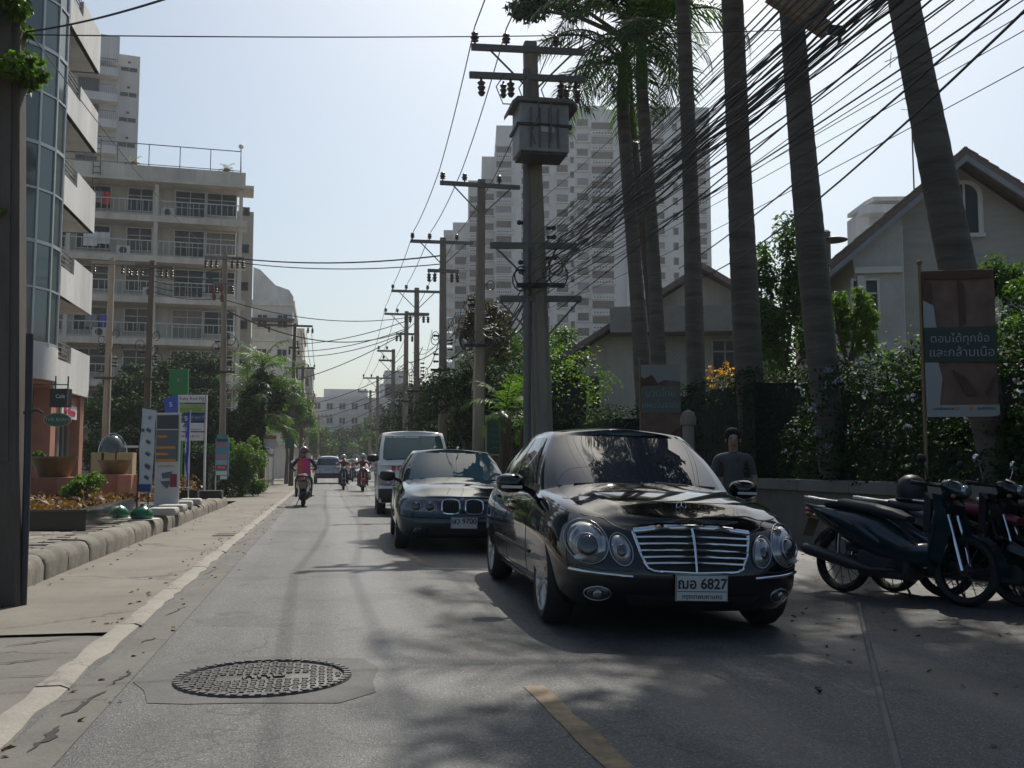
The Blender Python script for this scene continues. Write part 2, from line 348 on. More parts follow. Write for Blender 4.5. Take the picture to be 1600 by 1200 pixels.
# pale flush gutter kerb, one cast length after another
gk = bpy.data.objects.new('gutter_kerb', None); C.objects.link(gk); structure(gk)
gm = []
for k in range(3):
    b = MB(); q = random.Random(k); ys = [i * .25 for i in range(9)]
    vs = []
    for y in ys:
        e0, e1 = -.08 + q.uniform(-.016, .016), .075 + q.uniform(-.018, .018)
        yy = min(max(y, .012), 1.988)
        vs += [(e0, yy, -.03), (e0 + .02, yy, .026 + q.uniform(-.004, .004)), (e1 - .04, yy, .03 + q.uniform(-.004, .004)), (e1, yy, .012), (e1 + .01, yy, -.03)]
    b.add(vs, [(i * 5 + j, i * 5 + j + 1, (i + 1) * 5 + j + 1, (i + 1) * 5 + j) for i in range(8) for j in range(4)] + [(0, 1, 2, 3, 4), (44, 43, 42, 41, 40)])
    gm.append(b.mesh('gutter_stone', CONC2, 40))
for k in range(52): link('gutter_stone', gm[k % 3], gk, (-1.33, -2.6 + 2 * k, 0), (0, R.uniform(-.012, .012), 0))
sheet('gutter_channel', concrete('channel_concrete', (.13, .122, .108), .7, 2), [-1.22, -.98], -8, 110, .004)
# raised kerb of the forecourt
kb = bpy.data.objects.new('kerb', None); C.objects.link(kb); structure(kb)
km = []
for k in range(3):
    L = (1.0, .86, .92)[k]; b = MB(); q = random.Random(20 + k)
    prof = [(0, -.05), (0.0, .14), (-.02, .20), (-.06, .245), (-.12, .262), (-.30, .262), (-.30, -.05)]
    ys = [.008, .03, L * .25, L * .5, L * .75, L - .03, L - .008]
    vs = []
    for i, y in enumerate(ys):
        sh = .009 if i in (0, 6) else 0
        for j, (x, z) in enumerate(prof):
            u = j in (1, 2, 3, 4, 5)
            vs.append((x - (sh if j < 4 else 0) + q.uniform(-.008, .008) * u, y, z - sh * .6 * u + q.uniform(-.009, .009) * u))
    n_ = len(prof)
    b.add(vs, [(i * n_ + j, i * n_ + (j + 1) % n_, (i + 1) * n_ + (j + 1) % n_, (i + 1) * n_ + j) for i in range(6) for j in range(n_)] + [tuple(range(n_)), tuple(6 * n_ + j for j in range(n_))[::-1]])
    km.append((L, b.mesh('kerb_stone', KERB, 50)))
x, y, a = -2.68, 5.9, 0.0; k = 0
while a < 1.75:
    L, me = km[k % 3]
    link('kerb_stone', me, kb, (x, y, R.uniform(-.008, .008)), (0, R.uniform(-.03, .03), a + R.uniform(-.012, .012)))
    x -= sin(a) * L; y += cos(a) * L; k += 1
    if y > 29: a += .36
b = MB(); b.prism([(-2.95, 5.9), (-2.95, 29.4), (-3.4, 31), (-4.6, 32), (-16, 32.4), (-16, 5.9)], -.1, .232)
pv = structure(b.build('pavement', CONC))
b = MB(); b.bbox((0, 0, 0), (.388, .188, .04), .006); pm = b.mesh('paver', PAVER)
n_ = 0
for r_ in range(54):
    for c_ in range(7):
        yy = 9.2 + r_ * .2; xx = -3.2 - c_ * .4 - (.2 if r_ % 2 else 0)
        if xx < -3.3 and yy > 14.0: continue
        if n_ >= 296: continue
        link('paver', pm, pv, (xx, yy, .236 + R.uniform(-.003, .003)), (R.uniform(-.008, .008), R.uniform(-.01, .01), R.uniform(-.01, .01))); n_ += 1
# road marking: worn yellow line between the lanes
yl = []
for (a_, c_) in ((atZ(836, 1076), atZ(968, 1200)), (atZ(612, 851), atZ(668, 884))):
    b = MB(); d = c_ - a_; d.z = 0; d.normalize(); nn = Vector((d.y, -d.x, 0)) * .055
    a2 = a_ + d * -.05; c2 = c_ + d * (1.2 if a_.y < 6 else 0); rows = 14; vs = []; q = random.Random(5)
    for i in range(rows):
        p = a2.lerp(c2, i / (rows - 1)); z = max(gz(p.x), -.2) + .004
        vs += [(p.x - nn.x + q.uniform(-.008, .008), p.y - nn.y, z), (p.x + nn.x + q.uniform(-.008, .008), p.y + nn.y, z)]
    b.add(vs, [(2 * i, 2 * i + 1, 2 * i + 3, 2 * i + 2) for i in range(rows - 1)]); structure(b.build('lane_line', YELLOW))
# repair patch and the manhole
mc = atZ(412, 1060)
def disc_ring(b, r0, r1, z, c, n=64, rj=None):
    vs = []
    for i in range(n):
        a = 2 * pi * i / n
        for r in (r0, r1):
            rr_ = r + (rj(i) if rj and r == r1 else 0); vs.append((c[0] + rr_ * cos(a), c[1] + rr_ * sin(a), z))
    b.add(vs, [(2 * i, 2 * i + 1, (2 * i + 3) % (2 * n), (2 * i + 2) % (2 * n)) for i in range(n)])
b = MB(); q = random.Random(9); w = .56
b.add([(mc.x + sx * w + q.uniform(-.06, .06), mc.y + sy * w * 1.02 + q.uniform(-.06, .06), .003) for sx, sy in ((-.9, -.8), (-.5, -1.0), (0, -.97), (.6, -1.03), (1, -.8), (1.1, -.3), (1.05, .3), (.9, .85), (.4, 1.04), (-.2, .98), (-.7, 1.05), (-1, .7), (-1.1, .1), (-1.05, -.4))], [tuple(range(14))])
structure(b.build('asphalt_patch', concrete('patch_asphalt', (.112, .109, .102), .1, 3)))
IRON = M('cast_iron', (.085, .08, .075), .6, .25, var=.3, scale=20, bump=.25, grime=.3)
mh = thing('manhole', 'round cast iron manhole cover sunk in the grey asphalt lane', 'manhole cover', (mc.x, mc.y, 0))
b = MB(); b.lathe([(.46, .004), (.455, .014), (.42, .016), (.415, .004), (.46, .004)], n=72)
for i in range(48):
    a = 2 * pi * i / 48; b.box((.438 * cos(a), .438 * sin(a), .017), (.035, .03, .005), a)
b.build('rim', IRON, mh, 35)
b = MB(); b.lathe([(.0, .006), (.405, .006), (.412, .002)], n=72)
s_ = .043
for i in range(-10, 11):
    for j in range(-10, 11):
        x, y = i * s_, j * s_
        if x * x + y * y > .39 ** 2 or (abs(y) < .075 and abs(x) < .25): continue
        b.box((x, y, .010), (.023, .023, .006), pi / 4 * ((i + j) % 2))
cv = b.build('cover', IRON, mh, 35)
b = MB(); b.lathe([(.28, .0065), (.28, .010), (.27, .010), (.27, .0065), (.28, .0065)], n=48)
b.build('ring', IRON, cv)
text('lettering', 'กทม', .13, IRON, cv, (0, 0, .011), (0, 0, .18), ext=.005, bold=.001)
# ragged broken edges where the asphalt meets the gutter
CRK = M('crack_dark', (.035, .033, .03), .95, var=.3); q = random.Random(31)
for (px, py, L_, w_, a_) in ((190, 1058, .4, .03, 1.5), (128, 1100, .5, .03, 1.42), (75, 1152, .4, .035, 1.5), (232, 1000, .25, .02, 1.3), (275, 955, .5, .016, 1.45), (330, 893, .7, .014, 1.45), (380, 846, .9, .014, 1.45), (60, 1052, .4, .012, .1), (95, 965, .5, .02, .05), (60, 1000, .45, .02, .7), (30, 1030, .4, .02, .5)):
    p = atZ(px, py, .006); n_ = 9; up_, lo_ = [], []
    for i in range(n_):
        f = i / (n_ - 1); m_ = Vector((p.x + (f - .5) * L_ * cos(a_) + q.uniform(-.02, .02), p.y + (f - .5) * L_ * sin(a_) + q.uniform(-.02, .02), 0)); ww = w_ * (.15 + sin(pi * f)) * q.uniform(.5, 1.2) * .5
        up_.append((m_.x - sin(a_) * ww, m_.y + cos(a_) * ww, .0075)); lo_.append((m_.x + sin(a_) * ww, m_.y - cos(a_) * ww, .0075))
    b = MB(); b.add(up_ + lo_, [(i, i + 1, n_ + i + 1, n_ + i) for i in range(n_ - 1)]); o = structure(b.build('road_crack', CRK)); o.location.z = -.012 if px < 110 and 940 < py < 1056 else 0
# storm drain slot by the gutter
t_ = thing('drain_grate', 'small steel drain grate set across the pale gutter kerb', 'drain grate', (-1.5, atZ(355, 838).y, .006))
b = MB(); b.box((0, 0, .004), (.5, .04, .012)); b.box((0, .5, .004), (.5, .04, .012)); b.box((-.23, .25, .004), (.04, .46, .012)); b.box((.23, .25, .004), (.04, .46, .012)); b.build('frame', IRON, t_)
b = MB(); b.box((0, .25, .003), (.42, .46, .006)); b.build('plate', DSTEEL, t_)

# ------------------------------------------------------------------ vegetation
def leaves(P, Nrm, size, seed, asp=.45):
    g = np.random.default_rng(seed); n = len(P)
    up = g.normal(size=(n, 3)); ax = up - Nrm * (up * Nrm).sum(1)[:, None]; ax /= np.linalg.norm(ax, axis=1)[:, None] + 1e-9
    sd_ = np.cross(Nrm, ax); s = size * g.uniform(.6, 1.35, (n, 1))
    V = np.stack([P - ax * s * .5, P + sd_ * s * asp * .5 + Nrm * s * .1, P + ax * s * .5 - Nrm * s * .12, P - sd_ * s * asp * .5 + Nrm * s * .1], 1).reshape(-1, 3)
    return V, np.arange(4 * n).reshape(n, 4)
def clumpcloud(n, rad, seed, clumps=26, spread=.3, fill=.35):
    g = np.random.default_rng(seed); d = g.normal(size=(clumps, 3)); d /= np.linalg.norm(d, axis=1)[:, None]
    d[:, 2] = np.where(d[:, 2] < -.6, -d[:, 2] * .5, d[:, 2])
    Cn = d * g.uniform(fill, 1, (clumps, 1)) ** .6 * .82
    sz = g.uniform(.55, 1.25, clumps) * spread
    k = g.choice(clumps, n, p=sz ** 2 / (sz ** 2).sum())
    o = g.normal(size=(n, 3)); o /= np.linalg.norm(o, axis=1)[:, None]; o *= (g.uniform(0, 1, (n, 1)) ** .45)
    o[:, 2] *= .7
    P = (Cn[k] + o * sz[k][:, None]) * np.array(rad)
    N = o * .6 + np.array([0, 0, .55]) + g.normal(size=(n, 3)) * .45; N /= np.linalg.norm(N, axis=1)[:, None]
    return P, N, Cn * np.array(rad)
def crown_mesh(n, rad, leaf, mat, seed, clumps=26, spread=.3, fill=.35, asp=.45):
    P, N, Cn = clumpcloud(n, rad, seed, clumps, spread, fill); V, F = leaves(P, N, leaf, seed + 1, asp)
    return np_mesh('crown', V, F, mat), Cn
def tree(label, loc, h, rad, mat=None, n=5000, leaf=.16, seed=1, tr=.12, clumps=26, spread=.32, group=None, name='tree', cat='tree', lean=(0, 0), fill=.35, asp=.45, limbs=7):
    t = thing(name, label, cat, loc, 0, group)
    me, Cn = crown_mesh(n, rad, leaf, mat or LEAF, seed, clumps, spread, fill, asp)
    zc = h - rad[2]; link('crown', me, t, (lean[0], lean[1], zc))
    q = random.Random(seed); b = MB(); zb = max(zc - rad[2] * .75, h * .22)
    fork = Vector((lean[0] * .6, lean[1] * .6, zb))
    b.tube([(0, 0, -.25), (lean[0] * .1, lean[1] * .1, zb * .35), (lean[0] * .35 + q.uniform(-.08, .08), lean[1] * .35, zb * .7), fork], [tr * 1.25, tr, tr * .9, tr * .8], 8)
    for c in sorted(Cn.tolist(), key=lambda c: -abs(c[0]) - abs(c[2]))[:limbs]:
        e = Vector((c[0] + lean[0], c[1] + lean[1], c[2] + zc)); m_ = fork.lerp(e, .5) + Vector((q.uniform(-.1, .1), q.uniform(-.1, .1), .12 * rad[2]))
        b.tube([fork, m_, e], [tr * .55, tr * .36, tr * .12], 5)
    b.build('trunk', BARK, t, 60); return t
def hedge(label, x0, x1, y0, y1, z0, z1, mat=None, n=6000, leaf=.07, seed=1, flowers=0, name='hedge', cat='hedge', lump=.16, group=None, asp=.5):
    cx, cy = (x0 + x1) / 2, (y0 + y1) / 2; t = thing(name, label, cat, (cx, cy, z0), 0, group); H = z1 - z0
    g = np.random.default_rng(seed); hx, hy = (x1 - x0) / 2, (y1 - y0) / 2
    A = np.array([2 * hy * H, 2 * hy * H, 2 * hx * H, 2 * hx * H, 4 * hx * hy]); k = g.choice(5, n, p=A / A.sum())
    u, v = g.uniform(-1, 1, n), g.uniform(-1, 1, n); P = np.zeros((n, 3)); N = np.zeros((n, 3))
    for i, (ax, sg) in enumerate(((0, -1), (0, 1), (1, -1), (1, 1), (2, 1))):
        m = k == i
        if ax == 0: P[m] = np.stack([np.full(m.sum(), sg * hx), u[m] * hy, (v[m] + 1) / 2 * H], 1)
        elif ax == 1: P[m] = np.stack([u[m] * hx, np.full(m.sum(), sg * hy), (v[m] + 1) / 2 * H], 1)
        else: P[m] = np.stack([u[m] * hx, v[m] * hy, np.full(m.sum(), H)], 1)
        N[m, ax] = sg
    ph = g.uniform(0, 6.3, 6)
    w = lump * (np.sin(P[:, 0] * 2.3 + ph[0]) + np.sin(P[:, 1] * 2.7 + ph[1]) + np.sin(P[:, 2] * 3.1 + ph[2]) + .7 * np.sin(P[:, 0] * 5.7 + P[:, 2] * 4 + ph[3]) + .7 * np.sin(P[:, 1] * 6.1 + P[:, 2] * 5 + ph[4])) * .5
    P = P + N * (w[:, None] + g.normal(size=(n, 1)) * lump * .3 - np.abs(g.normal(size=(n, 1))) * .05)
    P[:, 2] = np.maximum(P[:, 2], .02)
    N2 = N * .7 + np.array([0, 0, .35]) + g.normal(size=(n, 3)) * .5; N2 /= np.linalg.norm(N2, axis=1)[:, None]
    V, F = leaves(P, N2, leaf, seed + 3, asp); link('foliage', np_mesh('foliage', V, F, mat or LEAFD), t)
    b = MB(); c = lump * .9 + .08; b.box((0, 0, (H - c) / 2), (max(2 * hx - 2 * c, .1), max(2 * hy - 2 * c, .1), H - c)); b.build('dark_core', DARKIN, t)  # solid dark core box added so the hedge is not see-through
    if flowers:
        i = g.choice(np.where(P[:, 2] > H * .25)[0], flowers)
        c = np.repeat(P[i] + N[i] * .05, 9, 0) + g.normal(size=(flowers * 9, 3)) * .028
        nn = np.repeat(N[i], 9, 0) + g.normal(size=(flowers * 9, 3)) * .4; nn /= np.linalg.norm(nn, axis=1)[:, None]
        V, F = leaves(c, nn, .045, seed + 5, .9); stuff(link('blossoms', np_mesh('blossoms', V, F, FLOWER), t))
    return t
def frond_mesh(L, droop, nl, wl, seed, mat, up=.9, lw=.045):
    g = np.random.default_rng(seed); ts = np.linspace(0, 1, 14)
    ang = up - droop * ts ** 1.15; x = np.concatenate([[0], np.cumsum(np.cos(ang[:-1]) * L / 13)]); z = np.concatenate([[0], np.cumsum(np.sin(ang[:-1]) * L / 13)])
    b = MB(); b.tube([(x[i], 0, z[i]) for i in range(14)], [.032 * (1 - .85 * t) * L / 3 + .004 for t in ts], 5)
    for i in range(nl):
        t = .12 + .88 * i / (nl - 1); px_, pz = np.interp(t, ts, x), np.interp(t, ts, z); a = np.interp(t, ts, ang)
        le = wl * (sin(pi * min(1, .12 + t * .82)) ** .6) * g.uniform(.85, 1.1)
        for sg in (-1, 1):
            fw = .55 + .5 * t + g.normal() * .1; dn = g.uniform(-.15, .75); dz = g.normal() * .2
            D = Vector((cos(a) * fw, sg, sin(a) * fw - .25 + dz)).normalized()
            p0_ = Vector((px_, 0, pz)); p1_ = p0_ + D * le * .55; p2_ = p0_ + D * le + Vector((0, 0, -le * dn * .5))
            wv = Vector((cos(a), 0, sin(a))) * lw * .5
            b.add([p0_ - wv * .5, p0_ + wv * .5, p1_ + wv, p1_ - wv, p2_], [(0, 1, 2, 3), (3, 2, 4)])
    return b.mesh('frond', mat, recalc=False)
FR = [frond_mesh(3.1, 1.9, 46, .75, 1, FROND, 1.0), frond_mesh(3.2, 2.5, 46, .8, 2, FROND, .75), frond_mesh(2.9, 3.0, 46, .78, 3, FROND, .35)]
SM = [frond_mesh(1.5, 1.3, 22, .45, 4, LEAFY, 1.25, .04), frond_mesh(1.6, 1.9, 22, .5, 5, LEAFY, .95, .04), frond_mesh(1.4, 2.2, 22, .42, 6, FROND, .6, .04)]
def put_fronds(t, z, n, ms, seed, scale=1.0, xy=(0, 0), tilt=(0, 0)):
    q = random.Random(seed)
    for i in range(n):
        link('frond', ms[min(int(3 * i / n + q.uniform(0, .6)), 2)], t, (xy[0], xy[1], z - .25 * i / n), (q.uniform(-.2, .2), q.uniform(-.1, .1), i * 2.39996 + q.uniform(-.2, .2)), scale * q.uniform(.85, 1.12))
PALMB = M('palm_trunk_grey', (.155, .138, .118), .95, var=.24, scale=2.2, bump=.8, bscale=9, stretch=(.7, .7, 7), grime=.5)
SHAFT = M('palm_crownshaft', (.06, .10, .03), .4, var=.2, scale=2, stretch=(4, 4, .5))
def royal_palm(label, X, Y, h, r, lean, seed, n=15, z0=.3, fs=1.0):
    t = thing('royal_palm', label, 'palm tree', (X, Y, z0), 0, 'row of royal palms behind the hedge')
    b = MB(); k = 110; pts = []; rs = []
    for i in range(k + 1):
        s = i / k; sw = 1 + .16 * math.exp(-((s - .30) / .2) ** 2) + .12 * math.exp(-(s / .05) ** 2) - .14 * s
        pts.append((lean[0] * s + .08 * sin(s * 3 + seed), lean[1] * s, s * (h - 1.4))); rs.append(r * sw * (1 + .009 * ((i % 2) * 2 - 1) + .012 * sin(i * 1.7 + seed) * sin(i * .37)))
    b.tube(pts, rs, 14); b.build('trunk', PALMB, t, 80)
    top = Vector(pts[-1]); b = MB(); b.tube([top, top + Vector((0, 0, .5)), top + Vector((0, 0, 1.4))], [r * .85, r * .95, r * .35], 12); b.build('crownshaft', SHAFT, t, 60)
    put_fronds(t, top.z + 1.35, n, FR, seed, fs, (top.x, top.y)); return t

g = np.random.default_rng(77); Pl = []                     # fallen leaves and grit swept along the edges
for n_, x0, sx_, y0, y1, zf in ((80, -1.1, .12, 3, 30, lambda x: .008), (90, -1.5, .08, 7.3, 30, lambda x: .010), (70, -2.55, .12, 7.3, 31, lambda x: .010), (90, 3.5, .5, 3, 16, lambda x: gz(x) + .008), (160, 6.0, .8, 4, 16, lambda x: -.074), (90, -3.2, .25, 9, 24, lambda x: .275)):
    for x, y in zip(g.normal(x0, sx_, n_), g.uniform(y0, y1, n_)): Pl.append((x, y, zf(x)))
Pl = np.array(Pl); Nl = g.normal(size=Pl.shape) * .22 + [0, 0, 1]; Nl /= np.linalg.norm(Nl, axis=1)[:, None]
V, F = leaves(Pl, Nl, .05, 78, .5); stuff(tag(link('fallen_leaves', np_mesh('fallen_leaves', V, F, leafmat('dry_leaf', (.10, .065, .03), (.16, .11, .05), .1, .8))), 'dry fallen leaves scattered along the gutters', 'leaves'))
# ------------------------------------------------------------------ buildings
_wc = {}
def window(parent, loc, w, h, cols, rows, fm=FRAMEW, gm_=DGLASS, rz=0, t=.06, panes=True, name='window', sill=False):
    """a window facing -Y: frame mesh, each pane its own object; rows = heights from the top (fractions)"""
    key = (round(w, 3), round(h, 3), cols, tuple(rows), fm.name, gm_.name, t, sill)
    if key not in _wc:
        b = MB(); d = .09
        b.box((0, 0, h / 2 - t / 2), (w, d, t)); b.box((0, 0, -h / 2 + t / 2), (w, d, t))
        for s in (-1, 1): b.box((s * (w / 2 - t / 2), 0, 0), (t, d, h - 2 * t))
        iw = w - 2 * t; m_ = t * .7
        for i in range(1, cols): b.box((-iw / 2 + iw * i / cols, .004, 0), (m_, d - .02, h - 2 * t))
        z = h / 2 - t; ih = h - 2 * t; pl = []
        for j, fr in enumerate(rows):
            z1 = z - ih * fr
            if j < len(rows) - 1: b.box((0, .008, z1), (iw, d - .03, m_))
            for i in range(cols): pl.append((-iw / 2 + iw * (i + .5) / cols, (z + z1) / 2, iw / cols - .01, ih * fr - .01))
            z = z1
        if sill: b.box((0, -.09, -h / 2 - .05), (w + .2, .26, .08))
        pms = {}
        for p in pl:
            kk = (round(p[2], 3), round(p[3], 3))
            if kk not in pms: q = MB(); q.box((0, .012, 0), (p[2], .012, p[3])); pms[kk] = q.mesh('pane', gm_)
        _wc[key] = (b.mesh('window', fm), [(p[0], p[1], pms[(round(p[2], 3), round(p[3], 3))]) for p in pl])
    fm_, pl = _wc[key]; o = link(name, fm_, parent, loc, (0, 0, rz))
    if panes:
        for x, z, m in pl: link('pane', m, o, (x, 0, z))
    return o
def rail_mesh(L, h, n, mat, bar=.02, top=.04, name='railing', posts=0):
    b = MB(); b.box((0, 0, h - top / 2), (L, top, top)); b.box((0, 0, .06), (L, bar, bar * 1.3))
    for i in range(n + 1):
        x = -L / 2 + L * i / n; w = bar if not posts or i % posts else bar * 2
        x = min(max(x, -L / 2 + w / 2), L / 2 - w / 2); b.box((x, 0, (h - top) / 2 + .03), (w, w, h - top - .07))
    return b.mesh(name, mat)

# --- mid-rise apartment house across the end of the forecourt (front at right angles to the street)
Yb = 70.0; fz = [3.9, 6.6, 9.35, 12.1, 14.8, 17.5]; XR, XL = -5.75, -21.5
AR = radians(4.5); apw = lambda x, y, z: (x * cos(AR) - y * sin(AR), Yb + x * sin(AR) + y * cos(AR), z)
ap = thing('apartment_building', 'beige mid-rise apartment block with long railed balconies and rooftop fence', 'apartment building', (0, Yb, 0), AR)
b = MB(); b.box(((XR - .5 + XL) / 2, 7, 9.9), (XR - .5 - XL, 14, 19.8)); b.build('wall', BEIGE, ap)
parts('balcony_slab', [(((XR + XL) / 2 + .1, -.78, z - .16), (XR - XL + .2, 1.56, .42)) for z in fz], CREAM, ap)
b = MB(); b.box(((XR + XL) / 2, -.5, 20.35), (XR - XL + .1, 2.2, .95)); b.box(((XR + XL) / 2 + .25, -.6, 19.8), (XR - XL + .7, 2.6, .16)); b.build('parapet', CREAM, ap)
parts('column', [((x, -1.35, 10.0), (.24, .24, 19.3)) for x in (XR - .22, XR - 5.6, XR - 10.9, XR - 16.2)], CREAM, ap)
for x in (XR - 5.9, XR - 11.2): b = MB(); b.cyl((x, -.08, 1), (x, -.08, 19.5), .07, n=8); b.build('drainpipe', WHITEP, ap)
rl = rail_mesh(5.1, 1.02, 14, RAILM, .03, .06)
for z in fz:
    for x in (XR - 2.9, XR - 8.25, XR - 13.6): link('railing', rl, ap, (x, -1.48, z + .06))
    for xo in (0, -5.35 * 2):
        window(ap, (XR - 1.5 + xo, -.05, z + 1.4), 2.0, 1.6, 2, (.3, .7), gm_=R.choice((DGLASS, DGLASS, CURT))); window(ap, (XR - 3.55 + xo, -.05, z + 1.16), 2.0, 2.1, 2, (.22, .34, .44), gm_=R.choice((DGLASS, DGLASS, CURT)))
        window(ap, (XR - 6.7 + xo, -.05, z + 1.4), 1.7, 1.6, 2, (.32, .68))
    window(ap, (XR - 9.6, -.05, z + 1.4), 2.1, 1.6, 2, (.3, .7))
b = MB(); cl = random.Random(4)                          # washing hung along two balconies
for i, (x, z, m_) in enumerate(((XR - 9.9, fz[5], WHITE), (XR - 9.3, fz[5], GREYP), (XR - 8.7, fz[5], RED), (XR - 9.6, fz[4], WHITE), (XR - 8.8, fz[4], FRAMEW), (XR - 9.4, fz[2], GREYP), (XR - 8.6, fz[2], BLUE), (XR - 10.2, fz[1], WHITE))):
    b = MB(); w, h = cl.uniform(.5, .9), cl.uniform(.7, 1.0); n_ = 6
    b.add([(-w / 2 + w * i_ / n_, .05 * sin(i_ * 1.9), s * h) for s in (0, -1) for i_ in range(n_ + 1)], [(i_, i_ + 1, n_ + 2 + i_, n_ + 1 + i_) for i_ in range(n_)])
    o = b.build('towel', m_); o.location = apw(x, -1.2, z + 1.5)
    tag(o, ('white towel', 'grey towel', 'red towel', 'white sheet', 'cream sheet', 'grey blanket', 'blue towel', 'white blanket')[i] + ' drying behind the railing on the ' + {5: 'top', 4: 'second highest', 2: 'fourth highest', 1: 'fifth highest'}[fz.index(z)] + ' apartment balcony', 'laundry', 'laundry on the balconies')
b = MB(); zt = 20.82; x = XR - .3
while x > XL: b.box((x, -1.4, zt + .75), (.05, .05, 1.5)); x -= 1.95
b.box(((XR + XL) / 2, -1.4, zt + 1.5), (XR - XL - .5, .05, .05)); b.box(((XR + XL) / 2, -1.4, zt + .15), (XR - XL - .5, .04, .04))
for i in range(9): b.box((XR - .3, -1.1 + i * .75, zt + .75), (.04, .04, 1.5))
b.box((XR - .3, 1.9, zt + 1.5), (.05, 6.6, .05)); b.build('roof_fence', DSTEEL, ap)
b = MB(); b.cyl((XR - .3, -1.4, zt + 1.45), (XR - .3, -1.4, zt + 1.7), .04); b.ball((XR - .3, -1.4, zt + 1.85), .17); b.build('globe_lamp', WHITE, ap, 60)
b = MB()
for s in (-.22, .22): b.box((XR - 9.3 + s, -1.68, 20.6), (.05, .05, 3.6))
for i in range(9): b.box((XR - 9.3, -1.68, 19.3 + i * .4), (.42, .04, .04))
b.build('roof_ladder', DSTEEL, ap)
b = MB(); b.box((XR - .1, 8, 9.6), (1.5, 11, 19.2)); b.build('side_wing', BEIGE, ap)
for z in fz: window(ap, (XR + .12, 2.47, z + 1.7), .5, .6, 1, (1,), DSTEEL)
for i, (x, z) in enumerate(((XR - 5.9, fz[3]), (XR - 4.9, fz[5]), (XR - 7.6, fz[4]), (XR - .9, fz[2]), (XR - 8.9, fz[2]))):
    t = thing('air_conditioner', ('white air conditioner unit in the middle of the third apartment balcony from the top', 'air conditioner unit on the top apartment balcony', 'air conditioner unit on the second highest apartment balcony', 'air conditioner unit at the right end of the fourth highest balcony', 'air conditioner unit at the left part of the fourth highest balcony')[i], 'air conditioner', apw(x, -.9, z + .42)); q = MB(); q.bbox((0, 0, 0), (.85, .35, .62), .03); q.build('case', WHITEP, t)
    q = MB(); q.lathe([(0, 0), (.22, 0), (.24, .03)], (0, -.21, 0), 20, 'Y'); q.build('fan', BLACKP, t)
for i, (x, s, lb) in enumerate(((XR - 7.1, .5, 'middle'), (XR - 13.2, .6, 'left'), (XR - 1.2, .5, 'right'))):
    t = thing('roof_palm', f'small potted palm on the apartment roof edge, the {lb} one of three', 'plant', apw(x, -1.0, zt)); put_fronds(t, .35, 8, SM, 30 + i, s)
    q = MB(); q.lathe([(.16, 0), (.22, .3), (.2, .34)]); q.build('pot', TERRA, t)

# --- slim tower behind it
tw = thing('tower_block', 'slim pale tower block with stacked balconies rising behind the apartment block', 'tower block', (-21.4, 116, 0), radians(12))
b = MB(); b.box((-1.15, 8, 24.2), (2.3, 14, 47.6)); b.box((-6.9, 7, 24.2), (9.2, 15, 48.4)); b.build('wall', TOWERW, tw)
b = MB(); b.box((-6.9, -.95, 47.4), (9.3, 1.5, 3.0)); b.build('parapet', TOWERW, tw)
tr_ = rail_mesh(4.3, 1.05, 22, DSTEEL, .03, .05)
parts('balcony_slab', [((-6.9, -1.25, 3.4 + 2.95 * k), (9.2, 1.5, .9)) for k in range(15)], TOWERW, tw)
for k in range(15):
    z = 3.4 + 2.95 * k
    if z < 18: continue
    for xo in (-4.6, -9.2): link('railing', tr_, tw, (xo, -1.9, z + .4)); window(tw, (xo - .7, -.56, z + 1.45), 2.2, 1.9, 3, (1,), DSTEEL, DGLASS)
    window(tw, (-1.15, .98, z + 1.6), 1.9, .62, 2, (1,), FRAMEW, DGLASS); window(tw, (-1.15, .98, z + 2.45), .3, .22, 1, (1,), DSTEEL, DGLASS)

# --- curved glass office front with stepped balconies (left)
gb = thing('glass_building', 'pale building with curved teal glass bay and stacked white balconies by the street', 'building', (-.5, 0, 0))
CX, CY, RB = -9.25, 30.55, 2.0
def bay(a): return Vector((CX + RB * cos(a), CY + RB * sin(a)))
A0, A1, NA = radians(-90), radians(22), 6
FH = 2.8; Z0 = 4.55
mpane = {}; q = MB()
def pane_on(p, c, z0, z1, mat):
    d = Vector((c.x - p.x, c.y - p.y)); L = d.length; key = (round(L, 2), round(z1 - z0, 2), mat.name)
    if key not in mpane: m_ = MB(); m_.box((0, 0, 0), (L - .02, .03, z1 - z0 - .02)); mpane[key] = m_.mesh('pane', mat)
    m = (p + c) / 2; link('pane', mpane[key], gb, (m.x, m.y, (z0 + z1) / 2), (0, 0, math.atan2(d.y, d.x)))
edge = [Vector((-17.5, CY - RB)), Vector((-15.3, CY - RB)), Vector((-13.2, CY - RB)), Vector((-11.2, CY - RB))] + [bay(A0 + (A1 - A0) * i / NA) for i in range(NA + 1)]
rowz = [Z0, Z0 + 1.55]; z = Z0 + 1.55
while z < 22: rowz += [z + 1.3, z + 2.8]; z += 2.8
for i in range(len(edge) - 1):
    for j in range(len(rowz) - 1): pane_on(edge[i], edge[i + 1], rowz[j], rowz[j + 1], TEALD if i < 4 and (i + j) % 3 else TEAL)
b = MB()
for i, p in enumerate(edge):
    nrm = Vector((p.x - CX, p.y - CY)).normalized() if i > 3 else Vector((0, -1)); b.box((p.x + nrm.x * .02, p.y + nrm.y * .02, (Z0 + 22) / 2), (.07, .07, 22 - Z0), math.atan2(nrm.y, nrm.x))
for zz in rowz:
    for i in range(len(edge) - 1):
        p, c = edge[i], edge[i + 1]; d = c - p; m = (p + c) / 2; nn = Vector((d.y, -d.x)).normalized() * .025
        b.box((m.x + nn.x, m.y + nn.y, zz), (d.length + .02, .065, .06 if (zz - Z0) % 2.8 > .1 else .1), math.atan2(d.y, d.x))
b.build('facade_frame', MULL, gb)
